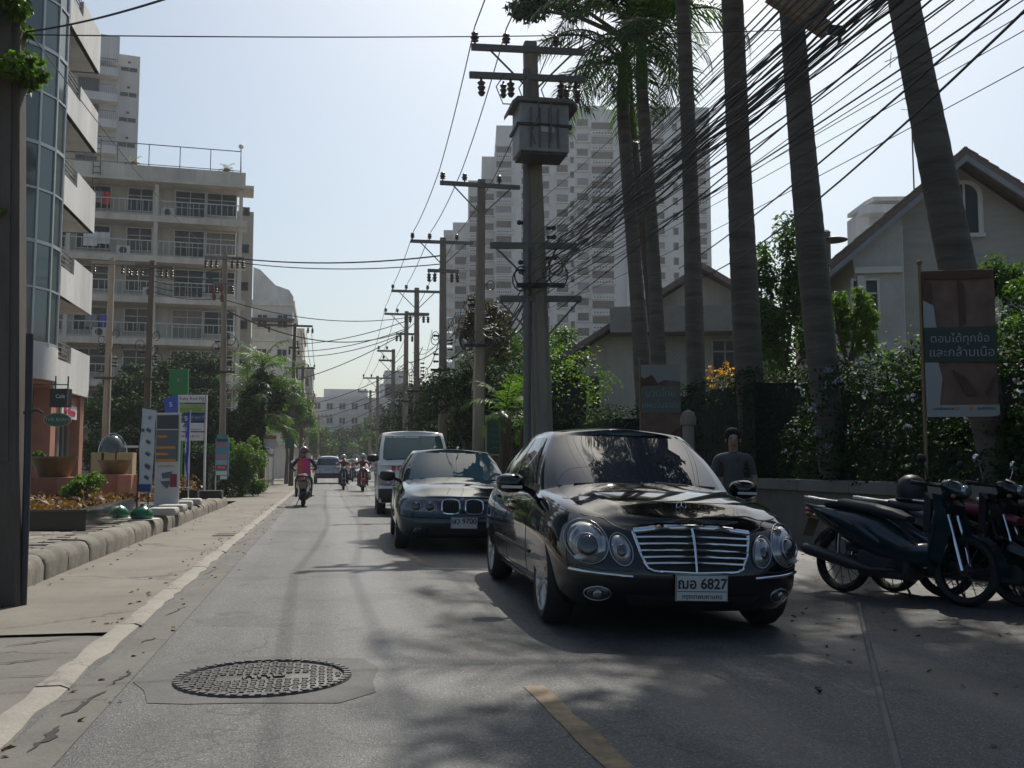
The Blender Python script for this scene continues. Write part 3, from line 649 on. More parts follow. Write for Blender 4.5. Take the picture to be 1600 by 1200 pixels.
def wallring(b, off, z0, z1):
    pts = []
    for i, p in enumerate(edge):
        nrm = Vector((p.x - CX, p.y - CY)).normalized() if i > 3 else Vector((0, -1)); pts.append(p + nrm * off)
    fine = [pts[0], pts[3]] + [Vector((CX + (RB + off) * cos(A0 + (A1 - A0) * i / 20), CY + (RB + off) * sin(A0 + (A1 - A0) * i / 20))) for i in range(21)]
    fine += [Vector((-9.5, 33.5)), Vector((-17.5, 33.5))]
    b.prism([tuple(p) for p in fine], z0, z1)
b = MB(); wallring(b, .05, 3.55, Z0 - .04); b.build('spandrel_band', WHITEP, gb, 30)
b = MB(); wallring(b, -.1, 3.42, 3.54); b.build('soffit', TERRAL, gb)
b = MB(); wallring(b, -.25, Z0 - .02, 24); b.build('core', DARKIN, gb)
XW = -7.75
b = MB(); b.box((-13.2, 34.4, 13.4), (8.8, 2.0, 20)); b.build('wall', WHITEP, gb)
b = MB(); b.box((-13.2, 34.4, 1.6), (8.6, 1.9, 3.2)); b.build('shop_wall', TERRA, gb)
for k in range(8):
    z = 3.42 + FH * k
    b = MB(); b.box((-8.2, 33.15, z + .05), (1.66, 4.5, .14)); b.build('balcony_slab', TERRAL if k == 0 else WHITEP, gb)
    b = MB(); b.box((-7.42, 34.15, z + .68), (.14, 2.5, 1.4)); b.box((-7.42, 31.92, z + .42), (.14, 1.96, .88)); b.box((-8.2, 35.36, z + .68), (1.5, .1, 1.4)); b.build('balcony_parapet', WHITEP, gb)
    b = MB()
    for zz in (.98, 1.12, 1.26, 1.4): b.box((-7.42, 32.0, z + zz), (.035, 1.72, .035))
    b.build('balcony_rail', STEEL, gb)
    window(gb, (-8.75, 34.35, z + 1.35), 1.5, 2.1, 2, (1,), MULL, DGLASS, pi / 2)
# ground floor shopfront
parts('shop_pier', [((-7.72, 31.6, 1.75), (.5, .55, 3.3)), ((-7.72, 35.1, 1.75), (.5, .5, 3.3)), ((-7.75, 33.4, 3.0), (.35, 3.0, .75))], TERRAL, gb)
parts('shop_back', [((-11.4, 30.2, 1.75), (6.0, .2, 3.3)), ((-8.4, 31.8, 1.75), (.2, 3, 3.3))], DARKIN, gb)
for x in (-9.6, -11.3, -13): window(gb, (x, 29.4, 1.75), 1.6, 2.9, 2, (.25, .75), TERRA, DGLASS)
for y in (32.7, 34.1): window(gb, (-7.8, y, 1.5), 1.3, 2.4, 2, (1,), MULL, DGLASS, pi / 2)
b = MB(); b.box((0, 0, 0), (.06, 1.9, .42)); t = b.build('shop_sign', WHITE, gb, None, (-7.53, 33.6, 2.82))
text('lettering', 'My Bistro', .36, PINK, t, (.035, 0, 0), (pi / 2, 0, pi / 2), ext=.012, bold=.012)

# hanging lightbox sign and oval sign in front of the shop
p = at(95, 622, 28); t = thing('lightbox_sign', 'dark framed rectangular shop sign hanging below the curved white band', 'sign', p)
b = MB(); b.bbox((0, 0, 0), (.55, .22, .52), .015, -.35); b.build('case', BLACKP, t)
b = MB(); b.box((.02, -.115, 0), (.46, .012, .43), -.35); b.build('panel', flat('silver_print', (.25, .25, .28)), t)
text('lettering', 'Cafe', .16, WHITE, t, (.02, -.135, .04), (pi / 2, 0, -.35), ext=.003)
b = MB(); b.cyl((-.15, 0, .26), (-.15, 0, .62), .02); b.cyl((.18, 0, .26), (.18, 0, .62), .02); b.cyl((-1.1, 0, .38), (.2, 0, .38), .016); b.build('bracket', DSTEEL, t)
p = at(90, 656, 27); t = thing('oval_sign', 'green oval shop sign with pale rim hanging under the lightbox', 'sign', p)
b = MB(); n_ = 40
for r_, y_, m_ in ((1.0, 0, 0), (.9, -.02, 1)):
    b.mat(m_); b.prism([(.36 * r_ * cos(2 * pi * i / n_), .19 * r_ * sin(2 * pi * i / n_)) for i in range(n_)], y_ - .03, y_ + .01, 'Y')
b.build('board', [flat('tan_rim', (.42, .33, .2)), DGREEN], t); text('lettering', 'THE BARN', .13, flat('sage', (.3, .42, .33)), t, (0, -.055, 0), ext=.002)
b = MB(); b.cyl((-.2, 0, .16), (-.2, 0, .55), .008); b.cyl((.2, 0, .16), (.2, 0, .55), .008); b.build('hanger', DSTEEL, t)

# --- generic far building
def block(name, label, x, y, w, d, h, mat, floors, cols, cat='building', ww=1.2, wh=1.3, side=True, z0=1, bands=True, roofs=()):
    t = thing(name, label, cat, (x, y, 0)); b = MB(); b.box((0, d / 2, h / 2), (w, d, h)); b.build('wall', mat, t)
    b = MB(); b.box((0, d / 2, h + .25), (w + .3, d + .3, .5)); b.build('parapet', mat, t)
    fh = h / floors
    if bands:
        parts('floor_band', [((0, d / 2, k * fh), (w + .5, d + .5, .28)) for k in range(1, floors)], mat, t)
    for k in range(z0, floors):
        for i in range(cols): window(t, ((i + .5) / cols * w - w / 2, -.03, (k + .55) * fh), ww, wh, 2, (1,), FRAMEW, DGLASS, panes=False)
    for r_ in roofs:
        b = MB(); b.box((r_[0], r_[1], h + .5 + r_[2] / 2), (r_[3], r_[4], r_[2])); b.build('roof_house', mat, t)
    return t
# dark glass backing so the far windows read as glass
_old_window = window
def window(parent, loc, w, h, cols, rows, fm=FRAMEW, gm_=DGLASS, rz=0, t=.06, panes=True, name='window', sill=False):
    if panes: return _old_window(parent, loc, w, h, cols, rows, fm, gm_, rz, t, True, name, sill)
    key = ('far', w, h, fm.name, gm_.name)
    if key not in _wc:
        b = MB(); b.mat(1); b.box((0, .02, 0), (w - .1, .04, h - .1)); b.mat(0)
        b.box((0, -.05, -h / 2 - .05), (w + .24, .3, .1))
        for s in (-1, 1): b.box((s * w / 2, 0, 0), (.08, .1, h))
        b.box((0, 0, h / 2), (w + .08, .1, .08)); b.box((0, .005, 0), (.06, .08, h)); _wc[key] = b.mesh('window', [fm, gm_])
    return link(name, _wc[key], parent, loc, (0, 0, rz))
t = block('row_house', 'white stepped house with curved roof parapet right of the apartment block', -4.9, 92, 3.6, 12, 15.6, WHITEP, 5, 2, 'house', .9, 1.2)
b = MB(); b.prism([(-1.8, 15.8), (-1.8, 19.2), (-1.2, 19.0), (.2, 17.6), (1.4, 17.2), (1.8, 16.6), (1.8, 15.8)], .5, 10, 'Y'); b.build('curved_parapet', WHITEP, t)
b = MB(); b.box((0, -.6, 14.2), (4.0, 1.5, .2)); b.build('canopy', DSTEEL, t)
block('row_house', 'narrow white townhouse beyond the curved roof house', -4.2, 106, 3.4, 12, 15, CREAM, 5, 2, 'house', .9, 1.2)
block('row_house', 'grey townhouse with dark flat roof leaning over the street poles', -4.4, 132, 5.2, 14, 13.5, BEIGE, 4, 3, 'house', .9, 1.2)
block('row_house', 'low brown shophouse at the far bend of the street', -4.6, 160, 5.5, 14, 12, TERRA, 4, 3, 'house', .9, 1.2)
b = block('condominium', 'wide grey condominium closing the far end of the street', 17, 205, 40, 16, 14.5, TOWERW, 5, 16, 'apartment building', 1.3, 1.3, roofs=((-13, 8, 2.0, 9, 8), (2, 8, 3.2, 16, 9), (-3, 6, 6, 4, 5)))
block('townhouse', 'small grey house left of the far condominium', -5, 190, 9, 12, 9.5, BEIGE, 3, 4, 'house', 1.2, 1.2)

# --- large stepped white tower (right)
PXM = 8.18; DT = 190
o = at(910, 728, DT); rt = thing('tower_block', 'huge white stepped apartment tower with rows of dark window slots', 'tower block', (o.x, o.y, 0), -YAW + .04)
def tx(px): return (px - 910) / PXM
def tz(py): return (728 - py) / PXM + 1.1
b = MB()
for x0, x1, yt, f0, dd in ((983, 1119, 150, 0, 24), (815, 983.2, 152, 1.2, 24), (862, 955, 138, 4, 12), (985, 1060, 134, 5, 10), (775, 815.2, 184, .2, 26), (752, 775.2, 230, 2.2, 27), (730, 752.2, 265, 4.2, 27), (705, 730.2, 330, 6.5, 30), (835, 905, 128, 8, 10)):
    b.box(((tx(x0) + tx(x1)) / 2, f0 + dd / 2, tz(yt) / 2), (tx(x1) - tx(x0), dd, tz(yt)))
b.build('wall', TOWERW, rt)
SLOT = M('window_slot', (.013, .012, .011), .9, spec=.1, var=.3, scale=.6)  # near-black colour stands in for shade inside the recessed openings
def tmesh(w, h, slab, rail):
    b = MB(); b.mat(1); b.box((0, -.02, 0), (w, .08, h)); b.mat(0)
    if slab: b.box((0, -.35, -h / 2 - .12), (w + .5, .8, .2)); b.box((0, -.12, h / 2 + .12), (w + .4, .3, .2))
    for s in (-1, 1): b.box((s * w / 2, -.08, 0), (.14, .22, h + .1))
    if rail:
        b.box((0, -.6, -h / 2 - .72), (w + .4, .14, .85)); b.mat(1)
        for i in range(7): b.box(((i - 3) * w / 7.5, -.69, -h / 2 - .72), (w / 14, .05, .3))
    return b.mesh('window', [TOWERW, SLOT])
cols_ = [(826, 24, 9, 1, 1, 1.2, 0), (851, 18, 10, 1, 0, 1.2, 6), (881, 18, 10, 1, 0, 1.2, 3), (897, 7, 8, 0, 0, 1.2, 12), (914, 18, 10, 1, 0, 1.2, 0), (946, 34, 10, 1, 1, 1.2, 5), (1005, 22, 9, 1, 1, 0, 2), (1035, 18, 9, 1, 0, 0, 8), (1062, 9, 9, 0, 0, 0, 8), (1086, 18, 9, 1, 0, 0, 4), (1104, 16, 9, 1, 1, 0, 0),
         (787, 24, 9, 1, 1, .2, 0), (763, 16, 9, 1, 0, 2.2, 0), (741, 17, 9, 1, 1, 4.2, 0), (718, 18, 10, 1, 1, 6.5, 0)]
top_ = {787: 200, 763: 250, 741: 285, 718: 345}
for cx_, w, h, sl, ra, f0, dy in cols_:
    m_ = tmesh(w / PXM * 1.06, h / PXM * 1.3, sl, ra); py = 176 + dy
    while py < 600:
        if py > top_.get(cx_, 0) + 6:
            o = link('window', m_, rt, (tx(cx_), f0, tz(py)))
            if R.random() < .22: o.material_slots[1].link = 'OBJECT'; o.material_slots[1].material = CURT
        py += 24.3
parts('side_balcony', [((tx(705) - .9, 14, tz(345 + 24.3 * k)), (1.9, 13, 1.0)) for k in range(14)], TOWERW, rt)

# --- small balcony tower beyond the right house
o = at(1400, 728, 150); bt = thing('tower_block', 'small distant white tower top with rounded balconies above the house roof', 'tower block', (o.x, o.y, 0), -YAW)
b = MB(); b.box((.6, 6, 21), (6.4, 10, 40.5)); b.build('wall', TOWERW, bt)
for k in range(4):
    z = 30.2 + k * 3.1; b = MB(); w = 4.0 if k < 3 else 4.3
    b.prism([(-w, 1), (-w + .1, -1), (-w + .9, -1.9), (2, -2.1), (4.4, -1.4), (4.4, 2)], z, z + 1.25); b.build('balcony', TOWERW, bt)
b = MB(); b.prism([(-3.2, 1), (-2.8, -1.7), (2, -1.9), (4.5, -1.2), (4.5, 9), (-3.2, 9)], 41.4, 42); b.build('roof', TOWERW, bt)

# --- grey gabled house (right)
ROOFT = M('roof_tile', (.23, .18, .155), .85, var=.25, scale=6, bump=.3, grime=.3, rnd=.2); GREYW = M('grey_siding', (.40, .395, .37), .9, var=.1, scale=1, bump=.15, bscale=20, grime=.2, stretch=(1, 1, 6))
DH = 25.0; o = at(1515, 728, DH); PM = FPX / DH
gh = thing('gabled_house', 'grey gabled house with tiled roof and arched white attic window', 'house', (o.x, o.y, 0), -YAW - .12)
def hx(px): return (px - 1515) / PM
def hz(py): return (728 - py) / PM + 1.12
pk = hz(246); ev = hz(418)
b = MB(); b.prism([(hx(1418), 0), (hx(1418), hz(330)), (0, pk - .1), (3.4, ev), (3.4, 0)], 0, 9, 'Y'); b.build('wall', GREYW, gh)
b = MB(); b.prism([(hx(1343), 0), (hx(1343), hz(402)), (hx(1330), hz(402)), (hx(1419), hz(336)), (hx(1419), 0)], -.35, 8.9, 'Y'); b.build('porch_wall', M('grey_render', (.50, .50, .48), .9, var=.1, grime=.2), gh)
b = MB(); b.box((hx(1352), -.45, hz(430) / 2), (.16, .16, hz(430))); b.box((hx(1380), -.42, hz(420)), (hx(1418) - hx(1345), .12, .16)); b.build('porch_trim', FRAMEW, gh)
for s, e in ((-1, hx(1300)), (1, 3.9)):
    ln = sqrt(e * e + (pk - hz(425)) ** 2); zz = hz(425)
    b = MB(); b.prism([(0, pk + .02), (0, pk + .2), (e, zz + .2), (e, zz + .02)], -.62, 9.3, 'Y'); rf = b.build('roof', ROOFT, gh)
    tm = MB(); tm.bbox((0, 0, 0), (.4, .34, .05), .012); tm = tm.mesh('roof_tile', ROOFT); n_ = int(ln / .3)
    for i in range(n_):
        f = (i + .5) / n_
        for yy in (-.46, -.11): link('roof_tile', tm, rf, (e * f, yy, pk + .235 + (zz - pk) * f), (R.uniform(-.02, .02), -math.atan2(zz - pk, e) - .07 * (1 if s > 0 else -1), R.uniform(-.03, .03)) if s > 0 else (0, math.atan2(zz - pk, -e) + .07, R.uniform(-.03, .03)))
    b = MB(); b.prism([(0, pk - .12), (0, pk + .04), (e * .985, zz + .04), (e * .985, zz - .12)], -.66, -.6, 'Y'); b.build('bargeboard', M('grey_blue_trim', (.27, .29, .32), .8), gh)
b = MB(); n_ = 14; w, h = .33, .62; arch = [(-w, -h)] + [(w * cos(pi - pi * i / n_), h * .55 + w * sin(pi * i / n_)) for i in range(n_ + 1)] + [(w, -h)]
out = [(x * 1.36, z * 1.14) for x, z in arch]
b.add([(x, -.06, z) for x, z in arch] + [(x, -.06, z) for x, z in out] + [(x, .05, z) for x, z in arch] + [(x, .05, z) for x, z in out],
      [(i, i + 1, len(arch) + i + 1, len(arch) + i) for i in range(len(arch) - 1)] + [(len(arch) + i, len(arch) + i + 1, 3 * len(arch) + i + 1, 3 * len(arch) + i) for i in range(len(arch) - 1)] + [(i, i + 1, 2 * len(arch) + i + 1, 2 * len(arch) + i) for i in range(len(arch) - 1)])
b.box((0, -.04, -h * 1.08), (w * 2.9, .14, .1)); b.box((0, -.03, 0), (.05, .05, 1.5)); wn_ = b.build('attic_window', FRAMEW, gh, None, (hx(1520), -.04, hz(322)))
b = MB(); b.prism(arch, -.02, .0, 'Y'); b.build('pane', DGLASS, wn_)
window(gh, (hx(1338) + .35, -.38, hz(470)), .7, 1.2, 2, (.3, .7))
b = MB(); b.cyl((hx(1422), -.06, .2), (hx(1422), -.06, hz(345)), .045, n=8); b.build('downpipe', FRAMEW, gh)
b = MB(); b.box((hx(1300) - .04, 4, hz(425) + .06), (.14, 9.6, .12)); b.build('gutter', FRAMEW, gh)
b = MB(); b.cyl((0, 0, 0), (0, 0, 4.0), .02); b.cyl((.3, 0, 0), (.3, 0, 3.2), .012)
for i in range(6): b.cyl((-.3 + .02 * i, 0, 2.2 + .3 * i), (.3 - .02 * i, 0, 2.2 + .3 * i), .008, n=5)
b.tube([(-.75, 0, 3.5), (0, 0, 3.85)], .012, 5); b.tube([(-.6, 0, 3.35), (-.55, 0, 3.8)], .01, 5)
o = b.build('tv_antenna', STEEL); p = at(1428, 290, 27); o.location = (p.x, p.y, p.z - .1); tag(o, 'tall thin television aerial standing behind the grey gable roof', 'antenna')

# --- cream gabled house (centre, behind the palms)
DH2 = 33.0; o = at(1100, 728, DH2); PM2 = FPX / DH2
ch = thing('gabled_house', 'cream gabled house behind the palm trunks with lattice screen', 'house', (o.x, o.y, 0), -YAW - .1)
def cx2(px): return (px - 1100) / PM2
def cz2(py): return (728 - py) / PM2 + 1.12
pk = cz2(420); e0 = cx2(872); zz = cz2(566)
b = MB(); b.prism([(e0 + .25, 0), (e0 + .25, zz + .05), (0, pk - .08), (-e0 * .52, cz2(495)), (-e0 * .52, 0)], 0, 11, 'Y'); b.build('wall', CREAM, ch)
for e, z_ in ((e0, zz), (-e0 * .55, cz2(500))):
    b = MB(); b.prism([(0, pk - .05), (0, pk + .16), (e, z_ + .16), (e, z_ - .05)], -.7, 11.4, 'Y'); b.build('roof', ROOFT, ch)
b = MB(); b.box((cx2(1078), -.5, cz2(503)), (cx2(1200) - cx2(955), 1.2, .85)); b.build('fascia', M('taupe_fascia', (.34, .32, .28), .9, var=.1, grime=.2), ch)
b = MB(); x0, x1, z0, z1 = cx2(1030), cx2(1082), cz2(625), cz2(522)
for i in range(-14, 15):
    for s in (-1, 1):
        p = Vector(((x0 + x1) / 2 + i * .16, -.06 - .015 * s, (z0 + z1) / 2)); hw = 1.1
        a = Vector((-hw, 0, -hw * s)); c = Vector((hw, 0, hw * s)); ts = []
        for t_ in np.linspace(0, 1, 40):
            q = p + a.lerp(c, t_)
            if x0 < q.x < x1 and z0 < q.z < z1: ts.append(q)
        if len(ts) > 2: b.tube([ts[0], ts[-1]], .016, 4)
b.build('lattice', FRAMEW, ch)
window(ch, (cx2(1135), -.04, cz2(560)), .9, 1.3, 2, (.3, .7), CREAM, DGLASS); window(ch, (cx2(920), -.04, cz2(612)), .9, 1.2, 2, (.3, .7), CREAM, DGLASS)
# low shop roof between the pole and the trees
p = at(790, 728, 38); t = thing('garden_shed', 'low brown tiled roof and wall behind the green notice board', 'shed', (p.x, p.y, 0), -YAW)
b = MB(); b.box((.6, 2, 1.5), (5, 4, 3.0)); b.build('wall', BEIGE, t); b = MB(); b.prism([(-2.4, 3.0), (-2.4, 3.16), (.6, 4.5), (3.6, 3.16), (3.6, 3.0)], -1, 5, 'Y'); b.build('roof', ROOFT, t)
# ------------------------------------------------------------------ utility poles
def insulator(b, p, s=1.0, up=1):
    x, y, z = p; b.lathe([(.02, 0), (.02, .06), (.075 * s, .07), (.05 * s, .11), (.085 * s, .13), (.055 * s, .18), (.07 * s, .21), (.03, .26), (.0, .27)] if up > 0 else [(0, -.36), (.04, -.34), (.075 * s, -.28), (.045, -.25), (.08 * s, -.18), (.045, -.15), (.08 * s, -.09), (.03, -.06), (.02, 0)], (x, y, z), 10)
INS = MB(); insulator(INS, (0, 0, 0)); INSM = INS.mesh('insulator', CERAM, 50)
HNG = MB(); insulator(HNG, (0, 0, 0), 1, -1); HNGM = HNG.mesh('insulator', CERAM, 50)
def pole(label, X, Y, h, r=.15, arms=(), mat=None, group=None, lean=(0, 0), z0=None, rz=0, low=True, sq=True):
    """arms: (height, left reach, right reach, insulator offsets, up?)"""
    t = thing('utility_pole', label, 'utility pole', (X, Y, (gz(X) if X > 0 else 0) if z0 is None else z0), rz, group)
    t.rotation_euler = (-lean[1] / h, lean[0] / h, rz)
    b = MB()
    if sq:
        w0, w1 = r, r * .62
        b.add([(sx * w, sy * w, z) for z, w in ((-.4, w0), (h, w1)) for sx, sy in ((-1, -.82), (-.82, -1), (.82, -1), (1, -.82), (1, .82), (.82, 1), (-.82, 1), (-1, .82))],
              [(i, (i + 1) % 8, 8 + (i + 1) % 8, 8 + i) for i in range(8)] + [tuple(range(8))[::-1], tuple(range(8, 16))])
        b.box((0, -r * .9, h * .35), (r * .8, r * .25, h * .45))
    else: b.cyl((0, 0, -.4), (0, 0, h), r, r * .7, 12)
    b.build('shaft', mat or POLEC, t, 40)
    for z, l, rr_, offs, up in arms:
        b = MB(); b.box(((rr_ - l) / 2, -.12, z), (l + rr_, .09, .11)); a = b.build('crossarm', STEEL if mat is None else mat, t)
        if l > .4 and up > 0:
            b = MB()
            for s in (-1, 1): b.tube([(s * min(l, .8), -.12, z - .04), (s * .08, -.1, z - .75)], .02, 5)
            b.build('brace', STEEL, t)
        for o in offs: link('insulator', INSM if up > 0 else HNGM, a, (o, -.12, z + .05 * up))
    if low:                                            # spools, clamps and looped cable ends lower down
        b = MB(); q = random.Random(int(X * 10 + Y))
        for i in range(7):
            z = h * .52 + i * .16 + q.uniform(-.05, .05); s = q.choice((-1, 1)); b.cyl((s * r, -.05, z), (s * (r + .16), -.08, z), .035, n=7); b.ball((s * (r + .14), -.08, z), .05, 7, 5)
        for i in range(4):
            z = h * .5 + q.uniform(0, 1.6); s = q.choice((-1, 1)); rd = q.uniform(.1, .22)
            b.tube([(s * (r + rd * (1 - cos(u))), -.15, z + rd * 1.3 * sin(u)) for u in np.linspace(0, 2 * pi, 14)[:-1]], .014, 5, True)
        b.box((.0, -r - .06, h * .49), (.9, .07, .08)); stuff(b.build('cable_hardware', BLACKP, t, 40))
    return t
XP = 4.0
rp = []                                                # the row along the right-hand kerb
for px, ht, lb in ((852, 9.25, 'nearest'), (746, 9.0, 'second'), (692, 9.2, 'third'), (651, 9.2, 'fourth'), (632, 9.2, 'fifth'), (613, 8.3, 'sixth'), (590, 8.2, 'seventh'), (577, 8.2, 'eighth')):
    d = XP / (.1840 + .000632 * (px - 800)); r0 = ray(px, 728); p = EYE + r0 * (XP / r0.x)
    rp.append((p.x, p.y, ht))
    first = lb == 'nearest'
    arms = [(ht - .18, 1.15, 1.05, (-1.08, -.48, .48), 1)]
    if first: arms += [(ht - .72, 1.2, 1.05, (-.98, -.42, .55, .85), -1), (5.3, .9, .75, (), 1), (4.3, .75, .8, (), 1)]
    elif lb in ('sixth',): arms = [(ht - .12, 1.0, .1, (-.9, -.4), 1), (ht - .7, .9, .1, (-.6,), 1)]
    elif lb in ('third', 'fourth', 'fifth'): arms += [(ht - 1.2, .55, .55, (-.5, -.3, .3, .5), -1)]
    pole({'nearest': 'big concrete utility pole carrying the grey transformer behind the black sedan'}.get(lb, f'concrete utility pole on the right kerb, {lb} one along the street from the black sedan'), p.x, p.y, ht, .19 if first else .16, arms, None, 'utility poles on the right kerb', (-.28, 0) if first else (R.uniform(-.1, .1), 0))
P1 = rp[0]
b = MB(); b.cyl((0, 0, 0), (0, 0, 8.6), .075, n=8); o = b.build('conduit', STEEL, None, 40, (P1[0] - .36, P1[1] - .1, 0)); tag(o, 'grey cable conduit strapped to the left of the transformer pole', 'conduit')
t = thing('transformer', 'grey boxy transformer hung on the nearest concrete pole below its crossarms', 'transformer', (P1[0] - .2, P1[1] - .56, 7.2)); t.scale = (.84, .84, .9)
b = MB(); b.bbox((0, 0, .02), (1.1, .8, .98), .03); b.build('tank', M('transformer_grey', (.36, .365, .37), .55, .1, var=.2, grime=.4), t)
b = MB(); b.prism([(-.62, .52), (-.72, .40), (-.72, .49), (-.6, .60), (.6, .60), (.72, .49), (.72, .40), (.62, .52)], -.5, .5, 'Y'); b.build('lid', STEEL, t)
b = MB(); b.box((0, 0, .06), (1.22, .9, .05)); b.box((0, 0, -.5), (1.0, .7, .06)); b.box((0, .45, -.45), (.3, .4, .1)); b.build('flange', DSTEEL, t)
b = MB()
for x in (-.3, -.1, .1, .3): b.box((x, -.42, .0), (.035, .06, .8))
b.tube([(-.12, -.46, .6), (-.15, -.47, .2), (-.3, -.46, -.1), (-.2, -.46, -.35)], .015, 5); b.tube([(.12, -.46, .6), (.15, -.47, .2), (.12, -.46, -.3)], .015, 5); b.build('cooling_fin', STEEL, t)
b = MB(); b.box((.05, -.41, -.02), (.34, .02, .12)); b.build('nameplate', WHITEP, t)
for x in (-.85, .55, .8): link('bushing', HNGM, t, (x, -.15, 1.0))
b = MB()
for x in (-.5, 0, .5): b.tube([(x - .3, 0, 1.2), (x - .5, -.1, .9), (x - .35, -.1, .55), (x * .5, 0, .6)], .014, 5)
b.build('lead', WIREM, t)
# near pole at the left edge of the picture
p = atZ(8, 948, -.01); NPX, NPY = p.x, p.y
pole('weathered square concrete pole at the left picture edge with dark conduit', p.x, p.y, 9.2, .135, ((5.55, .25, .3, (), 1),), M('old_pole', (.12, .10, .085), .9, var=.3, scale=2, bump=.5, bscale=25, stretch=(3, 3, .5), grime=.4), None, (-.35, .2), low=False)
b = MB(); b.tube([(.0, 0, -.1), (-.01, 0, 1.2), (-.03, 0, 2.2)], .03, 8); b.tube([(-.05, 0, 1.55), (.06, -.03, 1.58), (.1, -.03, 1.55)], .015, 6)
o = b.build('conduit', M('blue_grey_pipe', (.045, .048, .055), .7), None, 50, (p.x + .142, p.y - .03, 0)); tag(o, 'dark blue grey pipe running up the near left concrete pole', 'conduit')
# left row
lp = []
for px, d, ht, arms, lb in ((347, 38.5, 9.2, [(9.0, .75, .75, (-.7, -.5, -.3, .3, .5, .7), -1), (8.0, .4, .35, (-.3, .3), -1)], 'pale round pole with red fuse boxes in front of the apartment block'),
                            (226, 37.5, 8.95, [(8.7, .8, .8, (-.75, -.55, -.35, .35, .55, .75), -1)], 'brownish concrete pole with drooping insulators left of the red fused pole'),
                            (163, 36.8, 8.9, [(8.7, .7, .8, (-.6, .4, .6), -1)], 'thin grey pole at the right edge of the stepped balconies'),
                            (455, 56, 9.2, [(9.05, 2.0, 1.0, (-1.4, .75, 1.0), -1), (7.8, .3, .3, (-.25, .25), -1)], 'dark pole with a long flat crossarm above the rider in pink'),
                            (470, 74, 8.6, [(8.4, 1.3, .9, (.4, .85), 1)], 'thin dark pole with two pin insulators beyond the long crossarm'),
                            (480, 95, 8.2, [(8.0, .8, .6, (-.5, .5), 1)], 'distant thin pole on the left kerb before the brown shophouse'),
                            (497, 118, 7.2, [(7.0, .2, 1.6, (.4, .9, 1.4), 1)], 'far pole with one-sided crossarm beside the brown shophouse')):
    p = at(px, 728, d); z = .24 if px == 347 else 0
    pole(lb, p.x, p.y, ht, .14, arms, POLED if px in (226, 455, 470) else None, 'utility poles on the left side', (R.uniform(-.1, .1), 0), z, sq=px != 347); lp.append((p.x, p.y, ht))
p = at(347, 452, 38.4); b = MB()
for dx, dz in ((-.7, 0), (0, .05), (.05, -.35), (-.55, -.3)): b.lathe([(.0, -.18), (.07, -.15), (.09, 0), (.06, .12), (0, .13)], (dx * .5, -.2, dz), 10)
o = b.build('fuse_box', flat('red_fuse', (.17, .04, .04)), None, 50, (p.x, p.y, p.z)); tag(o, 'red cable joint boxes clustered on the pale round pole', 'fuse box')
# beige timber arm strapped on a palm, and its bracket
# ------------------------------------------------------------------ wires
def sagline(a, c, sag, n=18):
    a, c = Vector(a), Vector(c); return [a.lerp(c, i / n) - Vector((0, 0, 4 * sag * (i / n) * (1 - i / n))) for i in range(n + 1)]
def wire(a, c, sag, r, label, group, n=18):
    b = MB(); b.tube(sagline(a, c, sag, n), r, 4, caps=False); o = b.build('overhead_wire', WIREM, recalc=False); return tag(o, label, 'wire', group)
prevY = P1[1] - 42
for j, o in enumerate((-1.08, -.48, .48)):
    hv = 'high voltage line on the pin insulators over the right-hand poles, ' + ('outer left', 'middle', 'right')[j] + ' strand'
    zt = lambda i: rp[i][2] + .12
    ptv = [(XP + o, prevY, 9.6)] + [(rp[i][0] + o - (.28 if i == 0 else 0), rp[i][1] - .12, rp[i][2] + .1) for i in range(8)]
    b = MB()
    for i in range(8): b.tube(sagline(ptv[i], ptv[i + 1], .35 if i == 0 else .12, 24 if i == 0 else 8), .013, 4, caps=False)
    tag(b.build('overhead_wire', WIREM, recalc=False), hv, 'wire', 'high voltage lines')
q = random.Random(11)
def bund(i, z, dx): return (rp[i][0] + dx, rp[i][1] - .2, z)
heights = [5.35, 5.3, 5.2, 5.1, 5.0, 4.9, 4.8, 4.7, 4.6, 4.5, 4.4, 4.3, 4.2, 4.1]
LBL = 'black telecom cable in the dense bundle sagging past the palms to the transformer pole'
for k in range(52):
    z1 = q.choice(heights) + q.uniform(-.1, .25) + (.5 if k % 9 == 0 else 0); z0 = z1 + q.uniform(-.55, 1.25); dx0 = q.uniform(-.5, 1.0); dx1 = q.uniform(-.6, .6)
    wire((XP + dx0, -9 + q.uniform(-2, 2), z0), bund(0, z1, dx1 * .8), q.uniform(.15, .55), q.choice((.0035, .004, .005, .006, .0075)), LBL, 'telecom cable bundle', 26)
for k in range(5):
    z1 = 4.5 + .2 * k; b = MB(); ln = sagline((XP + .1 * k, -9, z1 + .6), bund(0, z1, .1 * k - .2), .4, 60)
    b.tube([p + Vector((.03 * sin(i * 1.1), 0, .03 * cos(i * 1.1))) for i, p in enumerate(ln)], .006, 4, caps=False)
    b.tube([p + Vector((-.03 * sin(i * 1.1), 0, -.03 * cos(i * 1.1))) for i, p in enumerate(ln)], .012, 5, caps=False); tag(b.build('overhead_wire', WIREM, recalc=False), 'thick black telecom cable lashed with a spiral line in the bundle past the palms', 'wire', 'thick lashed cables')
for k in range(34):                                   # onward, thinning out between the trees
    i = k % 5; z = q.uniform(4.1, 5.4) if i == 0 else q.uniform(4.3, 6.6)
    wire(bund(i, z + q.uniform(-.1, .1), q.uniform(-.5, .5)), bund(i + 1, q.uniform(4.0, 5.6) if i == 0 else z + q.uniform(-.2, .2), q.uniform(-.5, .5)), q.uniform(.1, .6), q.choice((.009, .012, .018)), 'black cable slung low between the poles on the right kerb', 'low cables on the right', 10)
